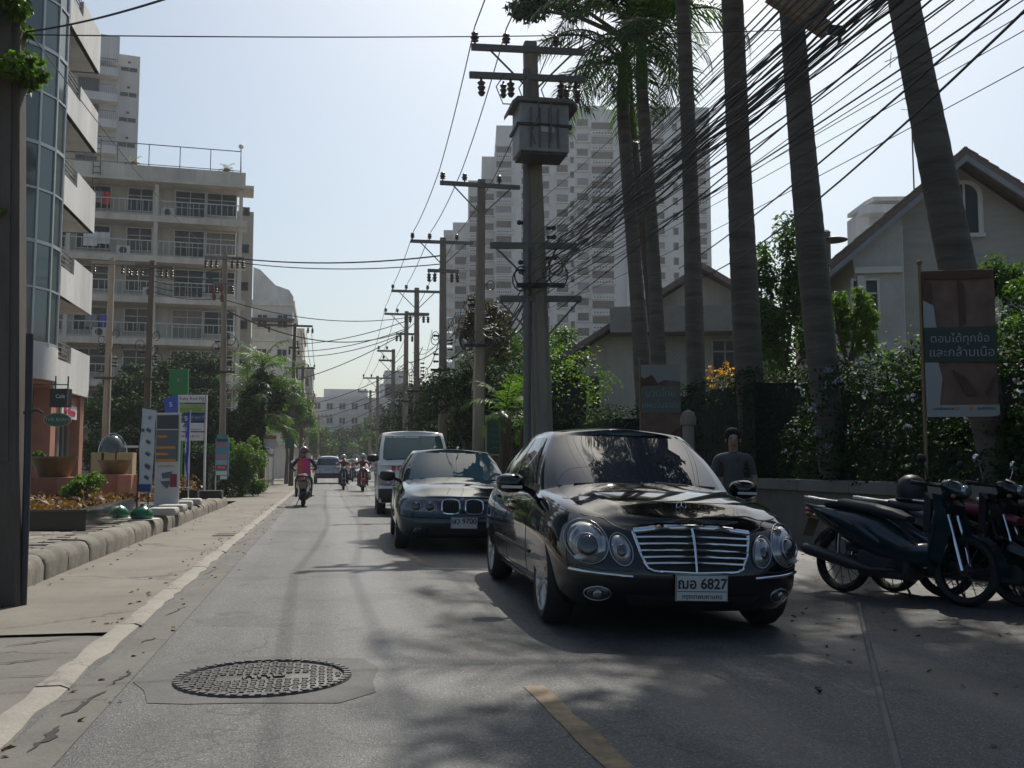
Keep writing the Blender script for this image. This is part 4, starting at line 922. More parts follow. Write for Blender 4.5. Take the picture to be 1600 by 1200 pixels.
# two loose drop lines at the right
e = at(1600, 8, 7.2); f = at(1185, 345, 19)
for j in (0, 1):
    a = at(1700, -110 + 30 * j, 6.2); m_ = at(885 + 235 * j, 640 - 260 * j, 20)
    wire(a, at(1060, 420 + 25 * j, 24), .15 + .25 * j, .011, ('upper', 'lower')[j] + ' of two thin drop wires hanging from top right to the cream house', 'drop wires')
# wires strung over the street
def cross(pa, da, pb, db, sag, r, lb, g='wires strung across the street', n=22): wire(at(*pa, da), at(*pb, db), sag, r, lb, g, n)
cross((30, 54), 8.6, (1230, 47), 12, .05, .006, 'thin single wire crossing the whole sky near the top')
cross((40, 50), 8.6, (330, -26), 6, .04, .008, 'thin wire rising from the left pole to the top edge')
cross((50, 56), 8.6, (345, 400), 38, .3, .005, 'slack wire running from the near left pole along the balconies')
L0, L3, L4, L5 = lp[0], lp[3], lp[4], lp[5]
def cw(l, zl, r_, zr, sag, lb, r=.02): wire((l[0], l[1], zl), (r_[0], r_[1], zr), sag, r, lb, 'wires strung across the street')
cw(L0, 9.3, rp[2], 8.5, .25, 'upper wire from the red fused pole across to the right-hand poles', .028); cw(L0, 9.15, rp[2], 8.2, .25, 'second wire from the red fused pole across to the right-hand poles')
cw(L0, 7.6, rp[3], 7.85, .5, 'third wire from the red fused pole dipping across the pale sky'); cw(L0, 7.2, rp[4], 8.1, .9, 'lowest deep sagging wire from the red fused pole across the street', .03)
for k, (zl, zr) in enumerate(((8.0, 8.6), (7.6, 8.2), (7.3, 8.0), (5.9, 8.0), (5.6, 6.2), (5.0, 6.0), (4.4, 5.6), (4.0, 5.2), (4.9, 4.7))):
    cw(L3 if k < 4 else L4 if k < 7 else L5, zl, rp[4 if k < 5 else 5 if k < 8 else 6], zr, .25 + .05 * (k % 3), 'thin wire over the far street from the dark long-armed pole, ' + ('topmost', 'second', 'third', 'fourth', 'fifth', 'sixth', 'seventh', 'eighth', 'lowest')[k] + ' of the fan', .022)
for k in range(3): wire((L3[0] + .4 + .3 * k, L3[1], 8.8), (L4[0] + .3 + .3 * k, L4[1], 8.6), .3, .02, 'short line from the long crossarm down to the next left pole', 'left pole lines', 10)
for k in range(3): wire((L4[0] + .3 * k, L4[1], 8.6 - .3 * k), (L5[0] + .3 * k, L5[1], 8.2 - .3 * k), .3, .02, 'line between the two thin left poles above the fence', 'left pole lines', 10)
for k in range(5): wire((lp[1][0], lp[1][1], 8.6 - .2 * k), (L0[0], L0[1], 8.9 - .3 * k), .2, .018, 'wire slung between the brown pole and the red fused pole', 'left front lines', 10)

# ------------------------------------------------------------------ palms behind the wall
XR_ = 7.5
royals = ((1574, .178, 12.5, (-1.8, 0), 'thick royal palm trunk leaning left behind the massage banner'), (1312, .20, 12.8, (-.75, 0), 'royal palm trunk with a timber arm strapped high on it'),
          (1190, .222, 13, (-.5, 0), 'stout straight royal palm trunk left of the strapped one'), (1099, .172, 13, (-.4, 0), 'slim royal palm trunk in the middle of the row'),
          (1036, .166, 11.0, (-.4, 0), 'royal palm with visible drooping crown, second from the transformer pole'), (1010, .185, 10.9, (-.42, 0), 'royal palm with visible drooping crown nearest the transformer pole'))
for i, (px, r, h, ln, lb) in enumerate(royals):
    Y = XR_ / ((px - 800) / FPX * .983 + .184) ; r0 = ray(px, 790); p = EYE + r0 * (XR_ / r0.x); royal_palm(lb, p.x, p.y, h, r, ln, 40 + i, 16 if i < 4 else 13, .2, 1.1 if i < 4 else .98)
o = at(1258, 20, 13.9); t = thing('timber_arm', 'pale timber crossarm with an iron bracket strapped high on a palm trunk', 'crossarm', o)
b = MB(); rt_ = Matrix.Rotation(.5, 3, 'Y'); b.box((-.1, 0, 0), (.95, .16, .2), rot=rt_); b.box((.15, -.04, .14), (.42, .2, .34), rot=Matrix.Rotation(-.2, 3, 'Y')); b.build('beam', M('weathered_timber', (.30, .23, .16), .9, var=.25, scale=4, stretch=(.6, 5, 5)), t)
b = MB(); b.tube([(.3, -.05, -.2), (.42, -.05, -.28), (.5, -.05, -.2), (.47, -.05, -.48)], [.03, .045, .04, .02], 6); b.box((.44, -.05, -.24), (.22, .12, .1)); b.build('bracket', DSTEEL, t)
t = thing('lantern_post', 'tall garden lamp post with flat round hood beside a palm trunk', 'street lamp', at(1299, 728, 17.5)); zt = 1.12 + (728 - 372) * 17.5 / FPX - t.location.z
b = MB(); b.cyl((0, 0, -2), (0, 0, zt - .4), .055, n=10); b.build('post', DSTEEL, t, 40)
b = MB(); b.cyl((0, 0, zt - .45), (0, 0, zt + .15), .09, n=12); b.lathe([(0, .16), (.06, .2), (.1, .16)], (0, 0, zt), 12); b.build('lamp_head', STEEL, t, 40)
b = MB(); b.lathe([(.0, .06), (.12, .05), (.27, .0), (.26, -.015), (0, .02)], (.13, 0, zt + .03), 20); b.build('lamp_shade', STEEL, t, 40)

# ------------------------------------------------------------------ right: wall, hedges, banners
XWL = 7.05
t = thing('garden_wall', 'low rendered garden wall with pale coping behind the parked scooters', 'wall', (XWL, 0, -.1)); t2 = t
b = MB(); b.box((.14, 9.5, .42), (.24, 27, .84)); b.build('wall', M('taupe_wall', (.185, .16, .135), .9, var=.15, grime=.35, bump=.2), t)
cm = MB(); cm.bbox((0, 0, 0), (.36, 1.49, .17), .012); cm = cm.mesh('coping_stone', M('coping', (.22, .205, .18), .9, var=.15, grime=.35, rnd=.06, bump=.2))
for k in range(18): link('coping_stone', cm, t, (.14, -3.2 + 1.5 * k, .93), (0, R.uniform(-.006, .006), 0))
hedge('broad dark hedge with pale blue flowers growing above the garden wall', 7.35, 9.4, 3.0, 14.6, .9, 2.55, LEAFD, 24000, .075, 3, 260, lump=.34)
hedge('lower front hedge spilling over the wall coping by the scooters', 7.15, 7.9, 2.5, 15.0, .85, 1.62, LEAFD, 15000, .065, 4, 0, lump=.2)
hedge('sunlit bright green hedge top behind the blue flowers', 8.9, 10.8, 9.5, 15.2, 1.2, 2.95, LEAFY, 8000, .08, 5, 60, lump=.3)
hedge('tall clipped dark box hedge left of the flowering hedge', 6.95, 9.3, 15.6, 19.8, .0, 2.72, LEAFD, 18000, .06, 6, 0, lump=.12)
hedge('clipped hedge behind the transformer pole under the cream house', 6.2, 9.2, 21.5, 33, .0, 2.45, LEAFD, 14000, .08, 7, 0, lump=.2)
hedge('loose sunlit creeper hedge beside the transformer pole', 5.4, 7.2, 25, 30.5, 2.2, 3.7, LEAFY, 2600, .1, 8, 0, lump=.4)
tree('slim leafy tree between the palm trunks left of the lamp post', (9.9, 20.5, 0), 7.0, (1.15, 1.1, 2.5), LEAF, 7500, .13, 12, .1, clumps=22, spread=.34)
tree('bushy low tree at the foot of the lamp post', (9.35, 16.6, 0), 4.6, (.55, .6, 1.0), LEAFY, 2600, .11, 13, .07)
tree('leafy shrub tree at the right edge beside the grey house', (9.5, 11.3, 0), 4.25, (.85, 1.1, 1.1), LEAF, 4500, .1, 14, .08)
tree('thin upright shrub in front of the arched attic window', (9.95, 13.3, 0), 4.5, (.55, .6, .9), LEAF, 2200, .1, 15, .06)
tree('orange flowering shrub beside the stout palm', (8.5, 20.6, 0), 3.6, (.5, .5, .8), GOLD, 420, .08, 16, .04, clumps=14)
def fleur(): pass
def adbanner(label, px0, py0, px1, py1, X, post_to, full):
    a = atX(px0, py0, X); s_ = (a - EYE).dot(_F) / FPX; w, h = (px1 - px0) * s_, (py1 - py0) * s_
    t = thing('advertising_banner', label, 'banner', (a.x, a.y, a.z), -YAW - .16)
    b = MB(); n_, m_ = 8, 10                          # cloth with a slight belly
    def Z(u, v): return -.02 * sin(u * pi) + .012 * sin(v * 7 + u * 3)
    for sd_ in (0, .006): b.add([(w * i / n_, Z(i / n_, j / m_) + sd_, -h * j / m_) for j in range(m_ + 1) for i in range(n_ + 1)], [(j * (n_ + 1) + i, j * (n_ + 1) + i + 1, (j + 1) * (n_ + 1) + i + 1, (j + 1) * (n_ + 1) + i) for j in range(m_) for i in range(n_)])
    b.build('cloth', SKINP, t, 60)
    def print_(nm, poly, mat, off):
        b = MB(); poly = [(x * w, -z * h) for x, z in poly]; b.prism(poly, -.034 - off, -.030 - off, 'Y'); return b.build(nm, mat, t)
    if full:
        print_('print', [(.02, .0), (.98, .0), (.98, .05), (.6, .06), (.02, .05)], SKIND, 0); print_('print', [(.02, .2), (.16, .24), (.2, .42), (.02, .42)], PALE, .001); print_('print', [(.02, .05), (.14, .09), (.15, .2), (.02, .23)], SKIND, 0)
        print_('print', [(.5, .06), (.58, .1), (.6, .36), (.5, .4), (.52, .2)], SKIND, 0)
        print_('print', [(.02, .39), (1.0, .39), (1.0, .63), (.02, .63)], flat('deep_green_print', (.03, .05, .04)), .002)
        print_('print', [(.02, .63), (.2, .63), (.25, .74), (.2, .92), (.02, .92)], PALE, .001)
        for i in range(4): print_('print', [(.38 + .06 * i, .68 + .02 * i), (.41 + .06 * i, .68 + .02 * i), (.62 + .05 * i, .85), (.58 + .05 * i, .86)] if i < 3 else [(.82, .84), (.98, .7), (1, .72), (.85, .87)], SKIND, .001)
        print_('print', [(.02, .92), (1.0, .92), (1.0, .985), (.97, .995), (.86, 1.0), (.02, 1.0)], PALE, .002)
        text('lettering', 'ตอบได้ทุกข้อ', .115 * w / .72, PALE, t, (w * .5, -.040, -h * .47)); text('lettering', 'และกล้ามเนื้อ', .125 * w / .72, PALE, t, (w * .52, -.040, -h * .565))
        text('lettering', 'นวดเพื่อสุขภาพ', .035, BLACK, t, (w * .25, -.040, -h * .945)); text('lettering', 'ศูนย์บริการ', .04, BLACK, t, (w * .82, -.040, -h * .945)); b = MB(); b.cyl((w * .44, -.036, -h * .945), (w * .44, -.04, -h * .945), .018); b.cyl((w * .62, -.036, -h * .945), (w * .62, -.04, -h * .945), .022); b.build('print', ORANGE, t)
    else:
        print_('print', [(.02, .0), (1, .0), (1, .18), (.6, .16), (.4, .2), (.02, .12)], GREYP, 0); print_('print', [(.02, .16), (.3, .1), (.45, .2), (.02, .24)], SKIND, .001)
        print_('print', [(.02, .22), (1, .22), (1, .5), (.02, .5)], flat('grey_green_print', (.11, .135, .12)), .002)
        print_('print', [(.05, .95), (.5, .82), (.85, .68), (.95, .66), (.9, .72), (.6, .86), (.2, .98)], SKIND, .001)
        text('lettering', 'นวดไทย', .16, GREYP, t, (w * .5, -.040, -h * .30)); text('lettering', 'แผนโบราณ', .14, GREYP, t, (w * .5, -.040, -h * .42))
    b = MB(); b.cyl((0, 0, .08), (0, 0, -post_to), .018, n=8); b.cyl((0, 0, .0), (w, 0, .0), .012, n=6); b.ball((-.0, 0, .1), .03); b.build('pole', M('bamboo', (.24, .16, .08), .7, var=.2), t, 40); return t
adbanner('tall fabric banner with white Thai lettering over a bare back', 1437, 425, 1545, 652, 6.2, 2.2, True)
adbanner('narrower faded massage banner behind the black sedan roof', 1000, 571, 1062, 720, 5.3, 2.3, False)
p = at(1075, 642, 15.5); t = thing('bollard_lamp', 'short stone bollard lamp with domed top beside the faded banner', 'bollard', (p.x, p.y, -.1)); b = MB(); b.lathe([(.09, 0), (.09, p.z - .12)], n=16); b.build('post', POLEC, t, 40); b = MB(); b.lathe([(.12, p.z - .12), (.125, p.z - .02), (.09, p.z + .08), (0, p.z + .12)], n=16); b.build('cap', POLEC, t, 60)
p = at(778, 652, 26); t = thing('notice_board', 'dark green notice board on posts behind the blue sedan', 'sign', (p.x, p.y, 0), -YAW); z = p.z
b = MB(); b.box((0, 0, z - .48), (.58, .04, .94)); b.build('panel', DGREEN, t); b = MB(); b.box((0, -.005, z + .02), (.66, .07, .05)); b.box((0, -.005, z - .98), (.66, .07, .05))
for s in (-1, 1): b.box((s * .31, 0, (z + .02) / 2), (.045, .06, z))
b.build('frame', M('pale_frame', (.36, .34, .25), .7), t)
for i, w_ in enumerate(('SPA & MASSAGE', 'FOOT MASSAGE', 'THAI MASSAGE', 'OIL MASSAGE', 'OPEN DAILY')): text('lettering', w_, .055, flat('dim_lettering', (.16, .22, .19)), t, (0, -.024, z - .16 - .16 * i))
p = at(838, 650, 24); t = thing('gate_pillar', 'grey gate pillar tucked behind the transformer pole', 'pillar', (p.x, p.y, 0)); b = MB(); b.bbox((0, 0, 1.0), (.42, .42, 2.3), .02); b.build('pier', POLEC, t); b = MB(); b.bbox((0, 0, 2.2), (.52, .52, .12), .02); b.build('cap', WHITEP, t)
LEAFB = leafmat('leaf_dull_rust', (.075, .042, .026), (.06, .06, .025), .2, .6)
# trees of the right side, further along
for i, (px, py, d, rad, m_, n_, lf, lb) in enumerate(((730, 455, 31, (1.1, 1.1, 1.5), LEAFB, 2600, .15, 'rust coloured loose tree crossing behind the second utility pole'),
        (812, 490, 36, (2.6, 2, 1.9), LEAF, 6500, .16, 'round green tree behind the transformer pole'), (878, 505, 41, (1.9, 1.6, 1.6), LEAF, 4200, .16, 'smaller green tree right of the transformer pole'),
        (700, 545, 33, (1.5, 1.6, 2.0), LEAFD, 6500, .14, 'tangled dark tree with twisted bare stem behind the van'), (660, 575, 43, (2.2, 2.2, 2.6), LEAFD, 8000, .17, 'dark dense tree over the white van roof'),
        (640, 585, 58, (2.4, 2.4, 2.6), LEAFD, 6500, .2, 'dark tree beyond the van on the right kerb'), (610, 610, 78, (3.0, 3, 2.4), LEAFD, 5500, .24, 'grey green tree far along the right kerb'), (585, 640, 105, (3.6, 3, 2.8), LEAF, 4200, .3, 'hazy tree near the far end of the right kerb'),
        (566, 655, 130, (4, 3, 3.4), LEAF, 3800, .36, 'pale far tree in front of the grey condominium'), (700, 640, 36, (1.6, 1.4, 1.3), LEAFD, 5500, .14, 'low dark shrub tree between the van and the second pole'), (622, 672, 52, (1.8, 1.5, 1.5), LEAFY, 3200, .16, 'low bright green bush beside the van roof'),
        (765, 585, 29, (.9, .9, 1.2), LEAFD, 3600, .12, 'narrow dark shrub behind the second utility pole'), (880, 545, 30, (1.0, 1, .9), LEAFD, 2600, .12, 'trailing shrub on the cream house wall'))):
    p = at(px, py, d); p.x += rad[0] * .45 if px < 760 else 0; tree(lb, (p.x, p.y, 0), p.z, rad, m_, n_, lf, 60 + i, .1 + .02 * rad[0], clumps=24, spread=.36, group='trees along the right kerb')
p = at(715, 540, 31); b = MB(); b.tube([p + Vector((0, 0, 1.0)), p + Vector((.05, 0, .4)), p + Vector((.25, 0, -.2)), p + Vector((.55, 0, -.75)), p + Vector((.5, 0, -1.6)), p + Vector((.7, 0, -2.6)), Vector((p.x + .7, p.y, -.2))], [.03, .035, .045, .06, .07, .08, .09], 8); tag(b.build('bare_tree', M('pale_bark', (.30, .27, .23), .7, var=.3), None, 60), 'pale twisted bare stem catching the sun behind the van', 'tree')
for i, (px, d, z, n_, sc, lb) in enumerate(((790, 25, 2.5, 9, 1.0, 'small bright areca palm left of the transformer pole'), (822, 27, 2.2, 7, .8, 'lower areca palm tucked against the transformer pole'))):
    p = at(px, 728, d); t = thing('areca_palm', lb, 'palm tree', (p.x, p.y, 0)); b = MB()
    for k in range(3): b.tube([(.1 * k - .1, .06 * k, -.1), (.12 * k - .12, .05 * k, z)], [.06, .045], 8)
    b.build('trunk', BARK, t, 60); put_fronds(t, z, n_, SM, 70 + i, sc)
# shade tree out of the picture on the right, its crown just reaching over the first palms
tree('broad rain tree whose dark crown dips in above the transformer pole', tuple(at(1034, 728, 25.5).xy) + (0,), 15.2, (2.6, 2.4, 1.6), LEAFD, 12000, .2, 21, .13, clumps=34, spread=.3, lean=(-1.5, .0))
tree('second unseen tree added outside the frame to shade the road', (13.8, 10.0, 0), 12.8, (3.4, 2.9, 1.5), LEAFD, 11000, .26, 23, .18, clumps=30, lean=(-6.6, 2.0))  # unseen tree added to deepen the shade on the road
tree('spreading shade tree outside the frame over the parked scooters', (13.5, 11.5, 0), 13.0, (5.4, 4.8, 2.2), LEAFD, 20000, .26, 22, .2, clumps=46, lean=(-5.4, -2.2))
# ------------------------------------------------------------------ left forecourt
t = thing('planter_box', 'long low planter faced with polished black granite on the forecourt', 'planter', (-3.15, 14.3, .235))
b = MB(); b.prism([(0, 0), (-3.6, 0), (-3.6, 5.5), (-.3, 5.5)], 0, .27); b.build('wall', GRANITE, t)
b = MB(); b.prism([(.012, -.012), (-3.62, -.012), (-3.62, .1), (-.12, .1), (-.42, 5.52), (-.29, 5.52)], .272, .298); b.build('coping', M('granite_cap', (.05, .05, .052), .2, var=.4, scale=50), t)
b = MB(); b.prism([(-.14, .11), (-3.5, .11), (-3.5, 5.4), (-.44, 5.4)], .1, .25); b.build('soil', EARTH, t)
g = np.random.default_rng(5); n = 5200; P = np.stack([g.uniform(-6.5, -3.42, n), g.uniform(14.45, 19.7, n), .46 + np.abs(g.normal(size=n)) * .075], 1); N = g.normal(size=(n, 3)) * .5 + [0, -.2, .6]; N /= np.linalg.norm(N, axis=1)[:, None]
V, F = leaves(P, N, .11, 6, .5); stuff(tag(link('ground_cover', np_mesh('ground_cover', V, F, LEAFR)), 'rust red low leafy plants filling the granite planter', 'ground cover'))
p = at(134, 780, 15.6)
tree('round bright green bush among the rust red plants in the planter', (p.x, p.y, .45), p.z + .06, (.36, .34, .36), LEAFY, 2200, .06, 31, .02, clumps=16, spread=.4, name='bush', cat='bush')
for i, (x0, x1, d, yt, yb, lb) in enumerate(((42, 112, 17.6, 746, 800, 'left'), (146, 204, 20.2, 742, 782, 'right'))):
    a, c = at(x0, yt, d), at(x1, yt, d); zt = a.z; w = (c.x - a.x) * 1.0
    t = thing('pedestal', f'terracotta painted pedestal block behind the planter, under the {lb} bowl', 'pedestal', (a.x, a.y, .235), 0, 'bowl pedestals')
    b = MB(); b.bbox((w / 2, .5, (zt - .235) / 2), (w, 1.0, zt - .235), .01); b.build('block', TERRA, t)
    b = MB(); b.box((w - .13, -.02, (zt - .235) / 2), (.26, .06, zt - .24)); b.build('paler_end', TERRAL, t)  # paler strip at the right end of the block
    rr_ = (.40, .33)[i]; hh = (.37, .30)[i]
    t = thing('planter_bowl', f'wide glazed olive brown bowl standing on the {lb} terracotta pedestal', 'bowl', (a.x + w * .42, a.y + .45, zt + .004), 0, 'glazed bowls')
    b = MB(); b.lathe([(.0, 0), (rr_ * .62, 0), (rr_ * .72, hh * .15), (rr_ * .95, hh * .8), (rr_ * 1.04, hh * .9), (rr_ * 1.04, hh), (rr_ * .93, hh), (rr_ * .88, hh * .75), (0, hh * .7)], n=36); b.build('bowl', OLIVE, t, 40)
    if i == 0:
        P, N, _ = clumpcloud(260, (.16, .12, .08), 8, 8, .5); V, F = leaves(P, N, .07, 9); link('plant', np_mesh('plant', V, F, LEAFY), t, (-.3, 0, hh + .02))
# beige food cart with clear dome
p = at(176, 715, 22.5); t = thing('food_cart', 'beige panelled food cart with a clear domed cover near the shopfront', 'food cart', (p.x, p.y, .235))
b = MB(); 
for x, w in ((-.3, .22), (-.02, .24), (.3, .34)): b.bbox((x, 0, .62 + .25), (w, .5, .62), .01)
b.build('cabinet', M('beige_panel', (.42, .31, .16), .7, var=.15), t); b = MB(); b.box((0, .05, .28), (.9, .45, .55)); b.build('base', TERRA, t)
b = MB(); b.lathe([(.27, 0), (.26, .1), (.2, .25), (.1, .36), (.0, .40)], (0, 0, 1.19), 20); b.build('dome', M('smoky_dome', (.10, .11, .10), .15, 0, var=.3), t, 60)
b = MB(); b.tube([(.30 * cos(a), .0, 1.18 + .43 * sin(a)) for a in np.linspace(0, pi, 16)], .015, 5); b.box((.35, 0, 1.32), (.4, .03, .05)); b.build('dome_frame', CHROME, t)
# free-standing banners on the kerb side
def base_pad(label, x, y, s=1.0):
    t = thing('banner_base', label, 'base', (x, y, .26), R.uniform(-.1, .1), 'banner bases'); b = MB(); b.bbox((0, 0, .07), (.46 * s, .46 * s, .14), .05); b.build('block', M('white_base', (.5, .48, .44), .85, var=.15, grime=.4), t); return t
p = at(228, 720, 16.0)
t = thing('feather_banner', 'white product banner sagging between two thin black poles on green bases', 'banner', (p.x, p.y, .26), -YAW - .2)
zt, zb = at(228, 637, 16).z - .26, at(228, 768, 16).z - .26; w = .25
b = MB(); m_ = 12
b.add([(-w / 2 + w * u + .05 * (1 - j / m_) ** 2 * (u * .2 + .6), .012 * sin(j * .8 + u * 3), zt - (zt - zb) * j / m_ - .04 * u) for j in range(m_ + 1) for u in (0, .5, 1)], [(j * 3 + i, j * 3 + i + 1, (j + 1) * 3 + i + 1, (j + 1) * 3 + i) for j in range(m_) for i in (0, 1)])
b.build('cloth', M('white_cloth', (.55, .57, .58), .8, var=.06), t, 70)
b = MB()
for i in range(5): z = zt - .36 - .19 * i; b.box((.045 - .004 * i, -.022, z), (.08, .006, .05), rot=Matrix.Rotation(.5, 3, 'Y'))
b.box((-.06, -.022, zt - .36), (.05, .006, .05)); b.build('print', [flat('slate_print', (.08, .09, .12))], t)
b = MB(); b.box((.045, -.022, zt - .95), (.08, .006, .06), rot=Matrix.Rotation(.5, 3, 'Y')); b.build('print', flat('dusk_red_print', (.3, .08, .08)), t)
b = MB(); b.lathe([(.03, -.003), (.03, .003)], (.05, -.02, zt - .16), 16, 'Y'); b.build('print', GREYP, t); b = MB(); b.box((.0, -.022, zb + .06), (.22, .006, .12)); b.build('print', NAVY, t)
b = MB(); b.cyl((-w / 2 - .015, 0, -.02), (-w / 2 + .01, 0, zt + .02), .013); b.cyl((.06, 0, -.02), (.06, 0, zb), .010); b.cyl((-w / 2, 0, zt + .01), (w / 2 + .05, 0, zt - .03), .008); b.build('pole', BLACKP, t, 40)
GRB = M('green_tank', (.02, .13, .06), .25, var=.15)
for px, lb in ((185, 'left green water filled base reflected in the granite planter'), (222, 'glossy green water filled banner base nearest the kerb')):
    q = at(px, 802, 16.0 if px > 200 else 16.4); t = thing('water_base', lb, 'base', (q.x, q.y, .262)); b = MB(); b.lathe([(.0, 0), (.15, .0), (.18, .05), (.17, .12), (.1, .19), (.04, .21), (.03, .25), (0, .25)], n=24); b.build('tank', GRB, t, 60)
    b = MB(); b.lathe([(.0, .0), (.24, 0), (.24, .012), (.0, .013)], (.04, 0, -.004), 20); b.build('foot', WHITEP, t)
p = at(262, 712, 19.5); t = thing('display_board', 'upright price board with orange bands and a laptop picture', 'sign', (p.x, p.y, .25), -YAW - .15)
zt, zb = at(262, 645, 19.5).z - .25, .12; w = .5; H = zt - zb
b = MB(); b.bbox((0, 0, (zt + zb) / 2), (w, .06, H), .008); b.build('panel', M('board_white', (.52, .52, .5), .7, var=.08), t)
def pr(x, z, ww, hh, mat, y=-.036): b = MB(); b.box((x * w, y, zt - z * H), (ww * w, .006, hh * H)); return b.build('print', mat, t)
pr(0, .1, .9, .15, flat('charcoal_print', (.05, .06, .055))); pr(0, .36, .92, .34, flat('slate_blue_print', (.10, .12, .14)))
for z, ww in ((.26, .4), (.38, .8), (.45, .5), (.52, .85)): pr(-.05 if ww > .5 else -.2, z, ww, .028, ORANGE, -.041)
b = MB(); b.add([(-.2 * w, -.04, zt - .66 * H), (.25 * w, -.04, zt - .64 * H), (.2 * w, -.04, zt - .71 * H), (-.15 * w, -.04, zt - .72 * H), (-.25 * w, -.04, zt - .75 * H), (.22 * w, -.04, zt - .74 * H), (.05 * w, -.04, zt - .83 * H), (-.1 * w, -.04, zt - .8 * H)], [(0, 1, 2, 3), (4, 5, 6, 7)]); b.build('print', flat('laptop_print', (.1, .12, .16)), t)
pr(.3, .74, .28, .14, flat('maroon_print', (.25, .02, .05))); text('lettering', 'SALE 2004-2011', .05, flat('pale_red', (.45, .2, .18)), t, (0, -.036, zt - .585 * H))
b = MB(); b.box((.05, .0, .06), (.6, .4, .12)); b.build('stand', WHITEP, t)
for i, (px, py, d) in enumerate(((256, 800, 17.3), (270, 794, 18.6), (283, 788, 20.6), (298, 785, 22.0))): q = at(px, py, d); base_pad(('nearest', 'second', 'third', 'farthest')[i] + ' of the whitish banner base blocks along the kerb', q.x, q.y)
for i, (px, d, yt, yb, lean_, lb) in enumerate(((266, 22.0, 617, 745, .32, 'tall blue flag with white letters behind the price board'), (285, 23.2, 640, 760, -.1, 'narrow folded blue flag in front of the stacked sign'))):
    p = at(px, 728, d); t = thing('feather_flag', lb, 'flag', (p.x + .12, p.y, .25), -YAW); zt, zb = at(px, yt, d).z - .25, at(px, yb, d).z - .25
    b = MB(); m_ = 14; w = .34 if i == 0 else .13
    b.add([(.02 - w * (1 - u) * (.55 + .45 * (1 - j / m_)) * (1 if i == 0 else (.4 + .6 * abs(sin(j * .5)))), .05 * sin(u * 4 + j * .7), zt - (zt - zb) * j / m_ - .06 * (1 - u)) for j in range(m_ + 1) for u in (0, .33, .66, 1)], [(j * 4 + k, j * 4 + k + 1, (j + 1) * 4 + k + 1, (j + 1) * 4 + k) for j in range(m_) for k in range(3)])
    b.build('cloth', BLUE, t, 70)
    for k, ch_ in enumerate(('ร', 'า', 'ค', 'า', 'ด', 'ี')[:6 if i == 0 else 4]): text('lettering', ch_, .17, WHITE, t, (-.13 if i == 0 else -.05, -.065, zt - .2 - .25 * k), (pi / 2, 0, .0))
    b = MB(); b.cyl((.03, 0, -.02), (.03, 0, zt), .014); b.build('pole', WHITEP, t, 40); b = MB(); b.cyl((.03, 0, 0), (.03, 0, .12), .05); b.build('foot', WHITEP, t)
p = at(296, 728, 27.0); t = thing('sign_stack', 'stack of five small shop sign panels on a white post', 'sign', (p.x, p.y, .25), -YAW); zo = .25
def zz_(py): return at(296, py, 27).z - zo
def zx_(px): return (px - 296) * 27 / FPX
for y0, y1, m_, s_, tm_, sz in ((616, 629, WHITE, 'Ruby Red Pig', RED, .13), (630, 645, M('sage_panel', (.33, .38, .22), .6), '', RED, .1), (646, 658, NAVY, 'パソコンショップ', WHITE, .095), (660, 674, WHITE, '49', BLACK, .22), (675, 689, WHITE, 'PREMIUM 01', RED, .095)):
    a, c = zz_(y1), zz_(y0); b = MB(); b.bbox((0, 0, (a + c) / 2), (zx_(317) - zx_(275), .08, c - a - .02), .006); pn = b.build('panel', m_, t)
    if s_: text('lettering', s_, sz, tm_, pn, (-.1 if s_ == '49' else .02, -.044, (a + c) / 2 + (.02 if s_ == '49' else 0)))
    if s_ == '49': text('lettering', 'RECREATIONS', .045, BLACK, pn, (.16, -.044, a + .05))
    if not s_: b = MB(); b.box((0, -.043, a + .09), (.6, .006, .1)); b.build('print', LIME, pn)
b = MB(); b.box((-.1, .08, 1.0), (.1, .06, 2.0)); b.box((zx_(317) + .03, .06, (zz_(616)) / 2), (.05, .06, zz_(616))); b.build('post', WHITEP, t)
p = at(276, 728, 30.0); t = thing('green_billboard', 'tall narrow green signboard rising behind the stacked sign', 'sign', (p.x, p.y, .2), -YAW); zt = at(276, 576, 30).z - .2
b = MB(); b.bbox((0, 0, zt - .38), (.58, .1, .76), .01); b.bbox((-.02, .02, (zt - .74) / 2 + .2), (.34, .08, zt - 1.1), .01); b.build('board', GREEN, t); text('lettering', 'II', .17, flat('pale_green', (.3, .45, .3)), t, (0, -.056, zt - .33))
p = at(347, 715, 31.0); t = thing('poster_sign', 'small blue red shop poster on a post with green cap near the kerb end', 'sign', (p.x, p.y, .22), -YAW); 
def q_(py): return at(347, py, 31).z - .22
b = MB(); b.bbox((0, 0, (q_(685) + q_(743)) / 2), (.42, .06, q_(685) - q_(743)), .005); b.build('panel', flat('sky_print', (.10, .27, .42)), t)
for z0, z1, m_ in ((686, 690, NAVY), (691, 697, flat('faded_red', (.45, .16, .2))), (703, 707, flat('teal_print', (.1, .3, .36))), (710, 717, flat('faded_pink', (.42, .2, .26))), (719, 726, flat('pale_sky', (.3, .42, .5))), (727, 734, RED), (736, 742, WHITE)): b = MB(); b.box((0, -.033, (q_(z0) + q_(z1)) / 2), (.34, .006, q_(z0) - q_(z1))); b.build('print', m_, t)
b = MB(); b.cyl((0, 0, q_(684)), (0, 0, q_(679)), .17, n=14); b.build('cap', M('jade', (.10, .27, .2), .4), t, 40); b = MB(); b.cyl((-.2, .05, -.05), (-.2, .05, q_(686)), .02); b.build('post', WHITEP, t); b = MB(); b.box((.06, 0, q_(746)), (.2, .03, .11)); b.build('tag', WHITE, t); text('lettering', 'SPECIAL', .07, WHITE, t, (0, -.037, (q_(727) + q_(734)) / 2))
